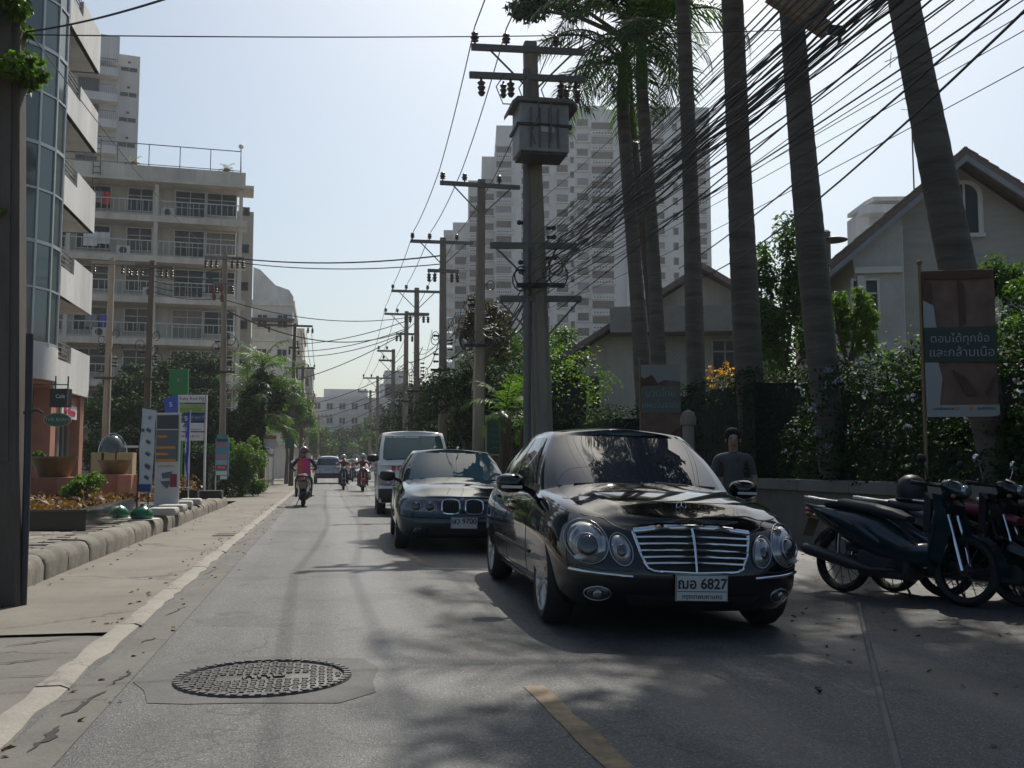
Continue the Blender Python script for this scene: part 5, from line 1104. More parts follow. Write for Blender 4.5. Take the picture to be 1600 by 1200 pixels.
# trees and hedges of the left side
n = 2600; P = np.stack([g.uniform(-5.6, -3.4, n), g.uniform(24.5, 29.5, n), .3 + np.abs(g.normal(size=n)) * .22], 1); N = g.normal(size=(n, 3)) * .5 + [0, -.2, .6]; N /= np.linalg.norm(N, axis=1)[:, None]
V, F = leaves(P, N, .13, 7, .5); stuff(tag(link('ground_cover', np_mesh('ground_cover', V, F, LEAFR)), 'brown red low shrubs at the end of the forecourt', 'ground cover'))
for i, (px, d, w_, h_) in enumerate(((295, 24.5, .5, .3), (325, 27, .8, .22))):
    q = at(px, 728, d); t = thing('plant_trough', ('small black trough behind the flag poles', 'dark rock trough at the kerb end')[i], 'planter', (q.x, q.y, .235)); b = MB(); b.bbox((0, 0, h_ / 2), (w_, .5, h_), .03); b.build('trough', GRANITE if i == 0 else M('dark_rock', (.05, .045, .04), .9, bump=.6), t)
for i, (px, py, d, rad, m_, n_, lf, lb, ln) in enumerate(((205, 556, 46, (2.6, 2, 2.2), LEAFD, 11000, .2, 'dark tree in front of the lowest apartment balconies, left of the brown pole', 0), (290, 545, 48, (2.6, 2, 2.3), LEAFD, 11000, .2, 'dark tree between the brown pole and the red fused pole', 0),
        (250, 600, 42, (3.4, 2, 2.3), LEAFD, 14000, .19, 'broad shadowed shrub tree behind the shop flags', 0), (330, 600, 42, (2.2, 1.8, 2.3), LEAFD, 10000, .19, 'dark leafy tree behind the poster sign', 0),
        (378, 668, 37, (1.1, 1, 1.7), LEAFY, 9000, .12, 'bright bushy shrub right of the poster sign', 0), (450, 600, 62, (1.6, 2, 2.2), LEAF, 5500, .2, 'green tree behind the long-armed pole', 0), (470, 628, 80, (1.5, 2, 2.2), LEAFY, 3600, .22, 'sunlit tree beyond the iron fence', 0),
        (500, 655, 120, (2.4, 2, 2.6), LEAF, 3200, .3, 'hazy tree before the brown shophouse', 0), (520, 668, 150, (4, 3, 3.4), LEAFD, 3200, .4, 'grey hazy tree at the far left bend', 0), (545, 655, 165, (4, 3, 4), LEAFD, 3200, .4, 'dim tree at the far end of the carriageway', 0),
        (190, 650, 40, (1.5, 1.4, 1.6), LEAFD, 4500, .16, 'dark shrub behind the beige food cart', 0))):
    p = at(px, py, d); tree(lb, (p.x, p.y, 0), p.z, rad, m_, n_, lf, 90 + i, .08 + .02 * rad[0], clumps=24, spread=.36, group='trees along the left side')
t = hedge('dense dark low hedge at the foot of the bright shrub', -5.6, -3.6, 35.0, 40, 0, 1.9, LEAFD, 6000, .12, 33, 0, lump=.25)
p = at(408, 728, 43); t = thing('street_tree', 'broad palm-leaved tree with shaggy crown by the fence, left of the rider', 'tree', (p.x, p.y, 0))
me, Cn = crown_mesh(3000, (.95, .9, 2.2), .34, LEAFD, 140, 10, .5, .5, .3); link('crown', me, t, (0, 0, 3.5))
for i, (dx, dz) in enumerate(((0, 5.5), (-.6, 4.7), (.6, 4.4), (-.1, 3.6), (.4, 2.9), (-.5, 2.6))): put_fronds(t, dz, 9, SM, 150 + i, 1.15, (dx, -.3))
b = MB(); b.tube([(0, 0, -.2), (.04, 0, 1.5), (0, 0, 3.4), (-.1, 0, 4.6)], [.17, .13, .12, .07], 9); b.tube([(0, 0, 2.6), (.5, -.1, 3.9)], [.07, .03], 6); b.tube([(0, 0, 2.4), (-.6, -.1, 3.8)], [.07, .03], 6); b.build('trunk', BARK, t, 60)
t = thing('iron_fence', 'tall grey sheet metal fence of upright panels along the left kerb', 'fence', (-3.0, 44, 0)); pm_ = MB(); pm_.bbox((0, 0, 1.05), (.03, .27, 2.1), .008); pm_ = pm_.mesh('panel', M('fence_grey', (.27, .27, .265), .6, var=.15, grime=.3, rnd=.1))
for i in range(56): link('panel', pm_, t, (R.uniform(-.008, .008), .3 * i, 0))
b = MB(); b.box((.03, 8.2, .35), (.04, 17, .06)); b.box((.03, 8.2, 1.75), (.04, 17, .06)); b.build('rail', DSTEEL, t)
for i, (px, d) in enumerate(((422, 42.5),)):
    q = at(px, 690, d); t = thing('poster', 'orange and white notice tied to the tree by the fence', 'poster', q, -YAW); b = MB(); b.box((0, 0, .18), (.55, .02, .14)); b.build('header', ORANGE, t); b = MB(); b.box((-.14, 0, -.06), (.26, .02, .34)); b.box((.15, 0, -.1), (.26, .02, .4)); b.build('sheet', WHITE, t)
q = at(453, 693, 54); t = thing('street_name_plate', 'small dark green plate on the long-armed pole', 'sign', (q.x, q.y - .3, q.z)); b = MB(); b.bbox((0, 0, 0), (.5, .04, .55), .01); b.build('plate', DGREEN, t)
# foliage of the street tree by the near pole, reaching in at the top left
P_ = Vector((NPX, NPY, 0)); t = thing('street_tree', 'leafy tree by the near left pole with bright twigs at the picture edge', 'tree', (NPX - 1.3, NPY - .2, 0))
b = MB(); b.tube([(0, 0, -.2), (.05, .1, 2.2), (.2, .1, 4.2), (.5, .1, 6.2)], [.13, .11, .09, .05], 8)
for i, (px, py, n_, rad) in enumerate(((20, 112, 520, (.33, .3, .18)), (50, 128, 240, (.16, .2, .12)), (8, 20, 420, (.22, .3, .2)), (-6, 332, 130, (.14, .2, .1)), (-120, 60, 1500, (.8, .7, .6)), (-60, -160, 2200, (1.0, .9, .7)), (-150, 200, 1200, (.7, .6, .6)))):
    c = at(px, py, 8.3) - t.location; P, N, Cn = clumpcloud(n_, rad, 200 + i, 8, .5); V, F = leaves(P, N, .085, 201 + i, .5); link('foliage', np_mesh('foliage', V, F, LEAFY if i < 4 else LEAF), t, c)
    b.tube([(.2, .1, 4.2), Vector((.2, .1, 4.2)).lerp(c, .5) + Vector((0, 0, .1)), c], [.04, .02, .006], 5)
b.build('trunk', BARK, t, 60)
# ------------------------------------------------------------------ cars: front at y=0 facing -Y
def cr(P, u):
    """Catmull-Rom through P at parameter u (array), one control point per unit"""
    P = np.asarray(P, float); u = np.clip(np.asarray(u, float), 0, len(P) - 1 - 1e-9); i = u.astype(int); t = (u - i)[..., None]
    g = lambda k: P[np.clip(k, 0, len(P) - 1)]
    a, b, c, d = g(i - 1), g(i), g(i + 1), g(i + 2)
    return .5 * (2 * b + (c - a) * t + (2 * a - 5 * b + 4 * c - d) * t ** 2 + (3 * b - a - 3 * c + d) * t ** 3)
def ip(tab, x): return np.interp(x, [p[0] for p in tab], [p[1] for p in tab])
def ips(tab, x, n=9):
    """softened interpolation"""
    x = np.asarray(x, float); w = .06 * (tab[-1][0] - tab[0][0]); return sum(ip(tab, x + k * w / n) for k in range(-n, n + 1)) / (2 * n + 1)
def ip_soft(tab, x):
    x = np.asarray(x, float); return sum(ip(tab, x + k * .02) for k in (-2, -1, 0, 1, 2)) / 5
def car(name, label, cat, sp, pm, loc, rz, group=None):
    t = thing(name, label, cat, loc, rz, group)
    L, W2, zb = sp['L'], sp['W'] / 2, sp['zb']
    U = np.linspace(0, len(sp['plan']) - 1, 75); pl = cr(sp['plan'], U); X0, Y0 = np.maximum(pl[:, 0], 0), pl[:, 1]; X0[0] = X0[-1] = 0
    S_ = np.array([0, .03, .07, .12, .18, .26, .34, .42, .5, .56, .62, .68, .74, .8, .85, .9, .94, .97, 1.0])
    ss = lambda a: np.clip(a, 0, 1) ** 2 * (3 - 2 * np.clip(a, 0, 1))
    wf, wr = ss((sp.get('fr', .8) - Y0) / sp.get('fr', .8)), ss((Y0 - (L - .8)) / .8); zt = ips(sp['zs'], Y0)
    V = []; nu = len(U); full = 2 * nu - 2
    for s in S_:
        k = 1 - ip_soft(sp['side'], s) / W2; x = X0 * k; y = Y0 + ip_soft(sp['front'], s) * wf - ip_soft(sp['rear'], s) * wr; z = zb + s * (zt - zb)
        if 'under' in sp: z = z + sp['under'](Y0) * (1 - s) ** 2
        ring = np.stack([x, y, z], 1); V.append(np.concatenate([ring, (ring * [-1, 1, 1])[-2:0:-1]]))
    ns = len(S_); F = [(j * full + i, j * full + (i + 1) % full, (j + 1) * full + (i + 1) % full, (j + 1) * full + i) for j in range(ns - 1) for i in range(full)]
    V = np.concatenate(V); V = [tuple(v) for v in V]
    def cap(r, deck):
        MX = 20; rows = []; base = r * full
        for i in range(1, nu - 1):
            a, c = Vector(V[base + i]), Vector(V[base + full - i]); row = [base + full - i]
            for m in range(1, MX):
                f = -1 + 2 * m / MX; p = c.lerp(a, m / MX)
                if deck: p.z += float(sp['crown'](p.y)) * (1 - abs(f) ** 2.4) + float(sp['ridge'](p.x, p.y) if 'ridge' in sp else 0)
                V.append(tuple(p)); row.append(len(V) - 1)
            rows.append(row + [base + i])
        for a, c in zip(rows, rows[1:]):
            for m in range(MX): F.append((a[m], a[m + 1], c[m + 1], c[m]))
        for m in range(MX): F.append((base, rows[0][m + 1], rows[0][m])); F.append((base + nu - 1, rows[-1][m], rows[-1][m + 1]))
    cap(ns - 1, True); cap(0, False)
    me = bpy.data.meshes.new('body'); me.from_pydata(V, [], F); me.materials.append(pm)
    bm = bmesh.new(); bm.from_mesh(me); bmesh.ops.recalc_face_normals(bm, faces=bm.faces[:]); bm.to_mesh(me); bm.free()
    bvh0 = BVHTree.FromPolygons(V, F)
    body = link('body', me, t)
    b = MB()                                              # wheel arches are cut out
    for y in sp['axles']:
        for s in (-1, 1): b.cyl((s * (W2 - .30), y, sp['wr']), (s * (W2 + .3), y, sp['wr']), sp['wr'] + .045, n=40)
    cut = b.build('cut', pm); md = body.modifiers.new('c', 'BOOLEAN'); md.object = cut; md.operation = 'DIFFERENCE'; md.solver = 'EXACT'
    dg = bpy.context.evaluated_depsgraph_get(); m2 = bpy.data.meshes.new_from_object(body.evaluated_get(dg)); body.modifiers.clear(); bpy.data.objects.remove(cut)
    m2.shade_smooth(); m2.set_sharp_from_angle(angle=radians(42)); m2.name = 'body'; body.data = m2
    # cabin
    gb_, gr_ = sp['gbase'], sp['groof']; nk = len(gb_) - 1
    def G(u, v):
        u = np.asarray(u, float); v = np.asarray(v, float); sg = np.where(u < 0, -1, 1); uu = np.abs(u); uu = np.where(uu > nk, 2 * nk - uu, uu); sg = np.where(np.abs(u) > nk, -sg, sg)
        B_, T_ = cr(gb_, uu), cr(gr_, uu); vv = v[..., None]; bul = sp.get('bulge', .045) * np.sin(np.pi * np.clip(v, 0, 1))
        p = B_ + (T_ - B_) * vv; k = 1 + bul / 0.9; cy = sp['gc']
        p = np.concatenate([p[..., :1] * k[..., None], cy + (p[..., 1:2] - cy) * (1 + .3 * bul[..., None])], -1)
        z = ips(sp['gz0'], B_[..., 1]) * (1 - v) + ips(sp['gz1'], T_[..., 1]) * v
        return np.concatenate([p[..., :1] * sg[..., None], p[..., 1:], z[..., None]], -1)
    ug = np.linspace(0, nk, 61); vg = np.linspace(-.12, 1, 12); Vc = []; full2 = 120
    for v in vg:
        r_ = G(ug, np.full(61, v)); Vc.append(np.concatenate([r_, (r_ * [-1, 1, 1])[-2:0:-1]]))
    Vc = [tuple(x) for x in np.concatenate(Vc)]; Fc = [(j * full2 + i, j * full2 + (i + 1) % full2, (j + 1) * full2 + (i + 1) % full2, (j + 1) * full2 + i) for j in range(11) for i in range(full2)]
    base = 11 * full2; rows = []; MX = 14
    for i in range(1, 60):
        a, c = Vector(Vc[base + i]), Vector(Vc[base + full2 - i]); row = [base + full2 - i]
        for m in range(1, MX):
            f = -1 + 2 * m / MX; p = c.lerp(a, m / MX); e_ = min(1, i / 7, (60 - i) / 7); p.z += sp['rcrown'] * (1 - abs(f) ** 2.2) * e_ ** .6; Vc.append(tuple(p)); row.append(len(Vc) - 1)
        rows.append(row + [base + i])
    for a, c in zip(rows, rows[1:]): Fc += [(a[m], a[m + 1], c[m + 1], c[m]) for m in range(MX)]
    for m in range(MX): Fc += [(base, rows[0][m + 1], rows[0][m]), (base + 60, rows[-1][m], rows[-1][m + 1])]
    b = MB(); b.v, b.f, b.m = Vc, [list(f) for f in Fc], [0] * len(Fc); b.build('cabin', pm, t, 50)
    def glassp(nm, u0, u1, v0, v1, mat=CGLASS, off=.004, nu_=24, nv=8, sk=None):
        uu, vv = np.meshgrid(np.linspace(u0, u1, nu_), np.linspace(v0, v1, nv))
        if sk: uu = uu + sk(vv)
        p = G(uu, vv); e = 1e-3; du = G(uu + e, vv) - G(uu - e, vv); dv = G(uu, vv + e) - G(uu, vv - e); n_ = np.cross(du, dv); n_ /= np.linalg.norm(n_, axis=-1)[..., None] + 1e-12
        c_ = np.array([0, sp['gc'], p[..., 2].mean()]); fl = np.sign(((p - c_) * n_).sum(-1))[..., None]; p = p + n_ * fl * off
        P_ = p.reshape(-1, 3); b = MB(); b.add(P_.tolist(), [(j * nu_ + i, j * nu_ + i + 1, (j + 1) * nu_ + i + 1, (j + 1) * nu_ + i) for j in range(nv - 1) for i in range(nu_ - 1)])
        return b.build(nm, mat, t, 60)
    for a in sp['glass']: glassp(*a)
    # helpers that lay pieces on the bodywork
    def hit(o, d): h = bvh0.ray_cast(Vector(o), Vector(d)); return (h[0], h[1]) if h[0] is not None else (None, None)
    def fz(x, z, off=0, rear=False):
        h, n_ = hit((x, L + 3 if rear else -3, z), (0, -1 if rear else 1, 0))
        if h is None: return Vector((x, (L - .1 if rear else .1), z))
        if n_.y * (1 if rear else -1) < 0: n_ = -n_
        return h + n_ * off
    def sx(s, y, z, off=0):
        h, n_ = hit((s * 3, y, z), (-s, 0, 0))
        if h is None: return Vector((s * W2, y, z))
        return h + Vector((s * off, 0, 0))
    def lens(nm, cx, cz, a, c_, tilt=0, off=.012, bulge=.03, mat=None, rear=False, rings=5, n=26, par=None, e=2.0):
        b = MB(); vs = [fz(cx, cz, off + bulge, rear)]
        for r_ in range(1, rings + 1):
            f = r_ / rings
            for i in range(n):
                th = 2 * pi * i / n; ct, st = math.copysign(abs(cos(th)) ** (2 / e), cos(th)), math.copysign(abs(sin(th)) ** (2 / e), sin(th)); x, z = a * ct * f, c_ * st * f
                vs.append(fz(cx + x * cos(tilt) - z * sin(tilt), cz + x * sin(tilt) + z * cos(tilt), off + bulge * (1 - f * f) - (.02 if r_ == rings else 0), rear))
        fs = [(0, 1 + i, 1 + (i + 1) % n) for i in range(n)] + [(1 + (r_ - 1) * n + i, 1 + (r_ - 1) * n + (i + 1) % n, 1 + r_ * n + (i + 1) % n, 1 + r_ * n + i) for r_ in range(1, rings) for i in range(n)]
        b.add(vs, fs); return b.build(nm, mat, par or t, 60)
    def ringp(nm, cx, cz, a, c_, tilt, r_, off, mat, par=None, rear=False, n=30, e=2.0):
        b = MB(); pts = []
        for i in range(n):
            th = 2 * pi * i / n; x, z = a * math.copysign(abs(cos(th)) ** (2 / e), cos(th)), c_ * math.copysign(abs(sin(th)) ** (2 / e), sin(th)); pts.append(fz(cx + x * cos(tilt) - z * sin(tilt), cz + x * sin(tilt) + z * cos(tilt), off, rear))
        b.tube(pts, r_, 6, True); return b.build(nm, mat, par or t, 60)
    def fpoly(nm, poly, mat, off=.006, rear=False, par=None, nseg=10):
        """band between a lower and an upper edge list of (x,z) laid on the front"""
        lo, hi = poly; k = 24; A_ = [np.interp(np.linspace(0, 1, k), np.linspace(0, 1, len(e_)), [p[q] for p in e_]) for e_ in (lo, hi) for q in (0, 1)]
        b = MB(); vs = [fz(A_[0][i] + (A_[2][i] - A_[0][i]) * j / nseg, A_[1][i] + (A_[3][i] - A_[1][i]) * j / nseg, off, rear) for j in range(nseg + 1) for i in range(k)]
        b.add(vs, [(j * k + i, j * k + i + 1, (j + 1) * k + i + 1, (j + 1) * k + i) for j in range(nseg) for i in range(k - 1)]); return b.build(nm, mat, par or t, 60)
    def fline(nm, pts, r_, mat, off=.004, rear=False, par=None, n=16):
        b = MB(); xs = np.interp(np.linspace(0, 1, n), np.linspace(0, 1, len(pts)), [p[0] for p in pts]); zs_ = np.interp(np.linspace(0, 1, n), np.linspace(0, 1, len(pts)), [p[1] for p in pts])
        b.tube([fz(x, z, off, rear) for x, z in zip(xs, zs_)], r_, 6); return b.build(nm, mat, par or t, 60)
    def sline(nm, s, pts, r_, mat, off=0, n=14, par=None):
        b = MB(); ys = np.interp(np.linspace(0, 1, n), np.linspace(0, 1, len(pts)), [p[0] for p in pts]); zs_ = np.interp(np.linspace(0, 1, n), np.linspace(0, 1, len(pts)), [p[1] for p in pts])
        b.tube([sx(s, y, z, off) for y, z in zip(ys, zs_)], r_, 5); return b.build(nm, mat, par or t, 60)
    for y in sp['axles']:
        for s in (-1, 1): wheel(t, s, y, W2, sp['wr'], sp.get('rim', 'spoke'))
    for s in (-1, 1):
        for ln in sp['doors']: sline('door_seam', s, ln, .005, BLACKP, -.001)
        for y, z in sp.get('handles', ()):
            p = sx(s, y, z, .012); b = MB(); b.bbox(p, (.035, .22, .03), .01); b.build('door_handle', pm if 'Wh' not in label else BLACKP, t, 50)
        y, z = sp['mirror']; b = MB(); w = .10; ms = sp.get('msize', 1); xm = s * (W2 + .09)
        b.loft([((xm, y - .09, z), .03 * ms, .02 * ms), ((xm, y - .07, z), .08 * ms, .055 * ms), ((xm, y - .02, z), .115 * ms, .08 * ms), ((xm, y + .05, z), .115 * ms, .08 * ms), ((xm, y + .07, z), .10 * ms, .07 * ms)], 18, 2.6)
        b.tube([(s * (W2 - .1), y + .05, z - .07), (xm - s * .08, y + .01, z - .03)], .025, 6); mi = b.build('side_mirror', sp.get('mmat', pm), t, 60)
        if sp.get('mind'): b = MB(); b.bbox((xm - s * .0, y - .088, z - .03), (.17, .02, .022), .006); b.build('indicator', FRAMEW, mi)
    return t, dict(fz=fz, sx=sx, lens=lens, ringp=ringp, fpoly=fpoly, fline=fline, sline=sline, G=G, glassp=glassp, body=body)
_wh = {}
def wheel(t, s, y, W2, r, kind='spoke', w=.205):
    k = (r, kind, w)
    if k not in _wh:
        b = MB(); ri = r * .70; b.lathe([(ri, -w / 2 + .02), (ri + .02, -w / 2 + .004), (r - .035, -w / 2), (r - .008, -w / 2 + .03), (r, -w / 2 + .06), (r, w / 2 - .06), (r - .008, w / 2 - .03), (r - .035, w / 2), (ri + .02, w / 2 - .004), (ri, w / 2 - .02), (ri, -w / 2 + .02)], n=40, axis='X'); ty = b.mesh('wheel', RUBBER, 50)
        b = MB(); b.lathe([(0, .02), (ri * .98, .02), (ri, .03), (ri, w / 2 - .03), (ri + .012, w / 2 - .008), (ri - .015, w / 2 - .012), (ri - .03, w / 2 - .05)], n=40, axis='X')
        b.lathe([(0, w / 2 - .02), (.045, w / 2 - .022), (.07, w / 2 - .05)], n=16, axis='X')
        ns = {'spoke': 7, 'cap': 12, 'twin': 10}[kind]
        for i in range(ns):
            a = 2 * pi * i / ns
            for da in ((-.13, .13) if kind == 'twin' else (0,)):
                a0, a1 = a, a + da; b.tube([(w / 2 - .04, .05 * cos(a0), .05 * sin(a0)), (w / 2 - .022, ri * .55 * cos(a0 + da * .5), ri * .55 * sin(a0 + da * .5)), (w / 2 - .025, ri * .97 * cos(a1), ri * .97 * sin(a1))], .024 if kind != 'twin' else .016, 5)
        _wh[k] = (ty, b.mesh('rim', ALU, 40))
    o = link('wheel', _wh[k][0], t, (s * (W2 - w / 2 - .02), y, r), (0, 0, 0 if s > 0 else pi)); link('rim', _wh[k][1], o)
def plate(t, p, top, sub, rz=0, w=.36, h=.17, tilt=0, ts=.1):
    b = MB(); b.bbox((0, 0, 0), (w, .012, h), .004); o = b.build('licence_plate', M('plate_white', (.55, .55, .53), .5, var=.05), t, None, p, (tilt, 0, rz))
    text('lettering', top, ts, BLACK, o, (0, -.008, h * .14), sx=.95, bold=.002)
    if sub:
        text('lettering', sub, .042, BLACK, o, (0, -.008, -h * .32)); b = MB(); b.box((0, -.007, -h * .13), (w * .94, .002, .004)); b.build('line', BLACK, o)
    b = MB()
    for z in (-1, 1): b.box((0, -.007, z * (h / 2 - .004)), (w - .01, .003, .004))
    for x in (-1, 1): b.box((x * (w / 2 - .004), -.007, 0), (.004, .003, h - .016))
    b.build('border', BLACK, o); return o
SEDAN = dict(L=4.82, W=1.82, zb=.19, wr=.325, axles=(.84, 3.694), fr=.85, rim='twin',
    plan=[(0, 0), (.30, .012), (.55, .065), (.74, .17), (.845, .36), (.89, .70), (.905, 1.2), (.91, 1.9), (.91, 2.7), (.905, 3.4), (.89, 4.0), (.85, 4.42), (.76, 4.66), (.5, 4.79), (0, 4.82)],
    zs=[(0, .745), (.2, .805), (.5, .855), (1.0, .91), (1.5, .945), (2.2, .96), (3.4, .955), (4.1, .96), (4.82, .91)],
    side=[(0, .11), (.08, .05), (.2, .02), (.4, .004), (.55, 0), (.68, .006), (.82, .03), (.93, .07), (1, .13)],
    front=[(0, .12), (.10, .04), (.25, .0), (.46, -.005), (.55, .02), (.7, .045), (.85, .085), (.95, .13), (1, .20)],
    rear=[(0, .14), (.12, .04), (.35, 0), (.55, .0), (.7, .05), (.9, .08), (1, .14)],
    crown=lambda y: .075 * min(1, max(0, y - .05) / .35) if y < 3.6 else .03,
    ridge=lambda x, y: (.020 * (1 - min(1, max(0, (abs(x) - (.40 + .2 * min(y, 1.4))) / .055)))) * min(1, max(0, y - .12) / .3) if y < 1.7 else 0,
    gbase=[(0, 1.17), (.42, 1.22), (.70, 1.40), (.795, 1.62), (.81, 2.55), (.80, 3.3), (.765, 3.75), (.45, 4.02), (0, 4.06)],
    groof=[(0, 1.98), (.34, 2.0), (.54, 2.07), (.585, 2.22), (.60, 2.62), (.585, 3.0), (.55, 3.22), (.34, 3.36), (0, 3.38)],
    gz0=[(1.1, .955), (1.6, .96), (3.2, .975), (4.1, .99)], gz1=[(1.9, 1.415), (2.3, 1.44), (2.8, 1.445), (3.4, 1.40)], rcrown=.05, gc=2.6, bulge=.05,
    glass=[('windscreen', -1.86, 1.86, .05, .95, CGLASS, .004, 40, 10), ('rear_window', 6.5, 9.5, .08, .93, CGLASS, .004, 30, 8)] + [('side_window', s * u0, s * u1, .07, .88, CGLASS, .004, 18, 8) for s in (-1, 1) for u0, u1 in ((3.02, 3.97), (4.05, 5.3), (5.36, 5.72))],
    doors=[[(1.5, .93), (1.46, .6), (1.5, .3)], [(2.55, .95), (2.57, .3)], [(3.62, .95), (3.5, .72), (3.3, .55), (3.22, .3)], [(1.5, .3), (3.22, .3)], [(.12, .7), (.3, .79), (.8, .85), (1.3, .9)]],
    handles=((2.38, .82), (3.42, .84)), mirror=(1.72, .985), mind=True)
BLK = paint('black_paint', (.004, .004, .005), .2); MIDN = paint('midnight_blue_sky_tint', (.018, .034, .044), .2, .5)  # midnight blue made bluer in colour to carry the sky's reflection
LAMPG = M('lamp_glass', (.30, .31, .32), .1, .65, var=.5, scale=14, coat=1); LAMPD = M('lamp_inner', (.07, .07, .075), .12, .5, var=.3, scale=20, coat=1)
# --- the black sedan with four oval lamps
cM = at(1082, 728, 6.62); syaw = radians(-2.1)
sed, h_ = car('sedan_car', 'large glossy black sedan with four oval lamps and wide chrome slatted grille', 'car', SEDAN, BLK, (cM.x, cM.y, -.036), syaw)
sed.rotation_euler = (0, radians(1.75), syaw)
for s in (-1, 1):
    o = h_['lens']('headlight', s * .69, .625, .122, .142, -s * .32, .012, .035, LAMPG); h_['ringp']('bezel', s * .69, .625, .122, .142, -s * .32, .0045, .014, ALU, o)
    h_['lens']('projector', s * .682, .595, .062, .068, 0, .052, .012, LAMPD, par=o); h_['ringp']('projector_ring', s * .682, .595, .062, .068, 0, .0045, .056, ALU, o)
    o = h_['lens']('headlight', s * .487, .585, .07, .105, -s * .28, .012, .03, LAMPG); h_['ringp']('bezel', s * .487, .585, .07, .105, -s * .28, .004, .014, ALU, o); h_['lens']('reflector', s * .485, .575, .035, .045, 0, .04, .01, LAMPD, par=o)
    o = h_['lens']('fog_lamp', s * .63, .30, .08, .045, 0, .004, .012, LAMPD); h_['ringp']('bezel', s * .63, .30, .08, .045, 0, .005, .008, ALU, o); h_['lens']('bulb', s * .63, .30, .03, .028, 0, .02, .01, LAMPG, par=o)
    h_['lens']('turn_lamp', s * .72, .528, .05, .022, -s * .3, .038, .004, FRAMEW, par=o); h_['fline']('bumper_seam', [(s * .42, .455), (s * .62, .452), (s * .84, .49)], .0035, BLACKP, .001)
    h_['fline']('bumper_strip', [(s * .42, .418), (s * .62, .43), (s * .80, .447)], .009, CHROME, .006); h_['sline']('side_strip', s, [(1.3, .47), (2.5, .475), (3.25, .48)], .014, BLACKP, .004)
    h_['sline']('window_trim', s, [(1.75, .925), (2.6, .945), (3.6, .95)], .007, CHROME, -.05)
    h_['sline']('sill', s, [(1.25, .23), (2.2, .225), (3.2, .23)], .035, BLK, -.02)
gt = [(-.40, .70), (-.2, .722), (0, .728), (.2, .722), (.40, .70)]; gbm = [(-.325, .475), (-.28, .455), (0, .445), (.28, .455), (.325, .475)]
gr = h_['fpoly']('grille', (gbm, gt), DARKIN, .006)
for k in range(1, 6):
    f = k / 6; wd = .325 + .075 * f; z0 = .47 + .245 * f
    h_['fline']('slat', [(-wd, z0 - .012), (0, z0), (wd, z0 - .012)], .0085, CHROME, .02, par=gr, n=18)
h_['fline']('frame', gt, .025, CHROME, .014, par=gr, n=20); h_['fline']('frame', [(-.40, .70), (-.365, .56), (-.325, .475), (-.28, .455), (0, .445), (.28, .455), (.325, .475), (.365, .56), (.40, .70)], .012, CHROME, .014, par=gr, n=40); h_['fline']('centre_bar', [(0, .45), (0, .725)], .009, CHROME, .024, par=gr, n=8)
p = h_['fz'](.03, .36, .03); plate(sed, p, 'ฌอ 6827', 'กรุงเทพมหานคร', 0, .36, .175, 0, .095)
h_['fpoly']('lower_intake', ([(-.42, .235), (.42, .235)], [(-.46, .30), (.46, .30)]), BLACKP, .005)
b = MB(); p = Vector((0, .33, .83)); b.cyl(p + Vector((0, 0, -.05)), p + Vector((0, 0, .01)), .009, n=8); b.tube([p + Vector((.034 * cos(a), 0, .048 + .034 * sin(a))) for a in np.linspace(0, 2 * pi, 24)[:-1]], .003, 6, True)
for k in range(3): a = pi / 2 + k * 2 * pi / 3; b.cyl(p + Vector((0, 0, .048)), p + Vector((.037 * cos(a), 0, .048 + .037 * sin(a))), .004, .002, 6)
b.build('hood_ornament', CHROME, sed, 50)
for x0, x1 in ((-.55, -.05), (.62, .1)):
    b = MB(); pts = [Vector(h_['G'](np.array(x0 * 2.6), np.array(.06))), Vector(h_['G'](np.array(x1 * 2.6), np.array(.12)))]; b.tube([q + Vector((0, -.02, .012)) for q in pts], .009, 5); b.build('wiper', BLACKP, sed)
b = MB(); b.lathe([(.03, 0), (.03, .02), (.012, .05), (0, .055)], (0, 2.9, 1.44), 10); b.build('aerial', BLACKP, sed)
# --- the dark blue sedan with twin kidney grille
S2 = dict(SEDAN); S2.update(L=4.47, W=1.75, wr=.315, axles=(.76, 3.48), rim='spoke', mind=False, handles=((2.2, .80), (3.15, .82)), mirror=(1.62, .985), mmat=BLACKP,
    plan=[(0, 0), (.34, .008), (.62, .05), (.78, .15), (.84, .34), (.865, .65), (.872, 1.1), (.875, 1.8), (.875, 2.5), (.87, 3.1), (.86, 3.7), (.83, 4.1), (.74, 4.34), (.5, 4.45), (0, 4.47)],
    zs=[(0, .70), (.2, .755), (.5, .80), (1.0, .86), (1.5, .91), (2.2, .93), (3.4, .94), (4.47, .9)],
    front=[(0, .10), (.10, .03), (.25, 0), (.48, -.004), (.56, .03), (.75, .035), (.9, .06), (1, .14)],
    gbase=[(0, 1.15), (.42, 1.2), (.68, 1.36), (.765, 1.56), (.78, 2.4), (.77, 3.05), (.73, 3.5), (.45, 3.76), (0, 3.8)],
    groof=[(0, 1.86), (.34, 1.88), (.52, 1.95), (.565, 2.1), (.58, 2.45), (.565, 2.8), (.53, 3.0), (.34, 3.12), (0, 3.14)], gc=2.4,
    gz0=[(1.1, .92), (1.6, .92), (3.2, .94), (4.1, .955)], gz1=[(1.8, 1.345), (2.2, 1.36), (2.7, 1.365), (3.2, 1.33)], rcrown=.045,
    doors=[[(1.42, .9), (1.4, .3)], [(2.38, .92), (2.4, .3)], [(3.3, .92), (3.1, .55), (3.02, .3)], [(1.4, .3), (3.02, .3)]])
cB = at(722, 728, 13.1)
S2['glass'] = [(a[0], *a[1:5], CGLASS2, *a[6:]) for a in SEDAN['glass']]
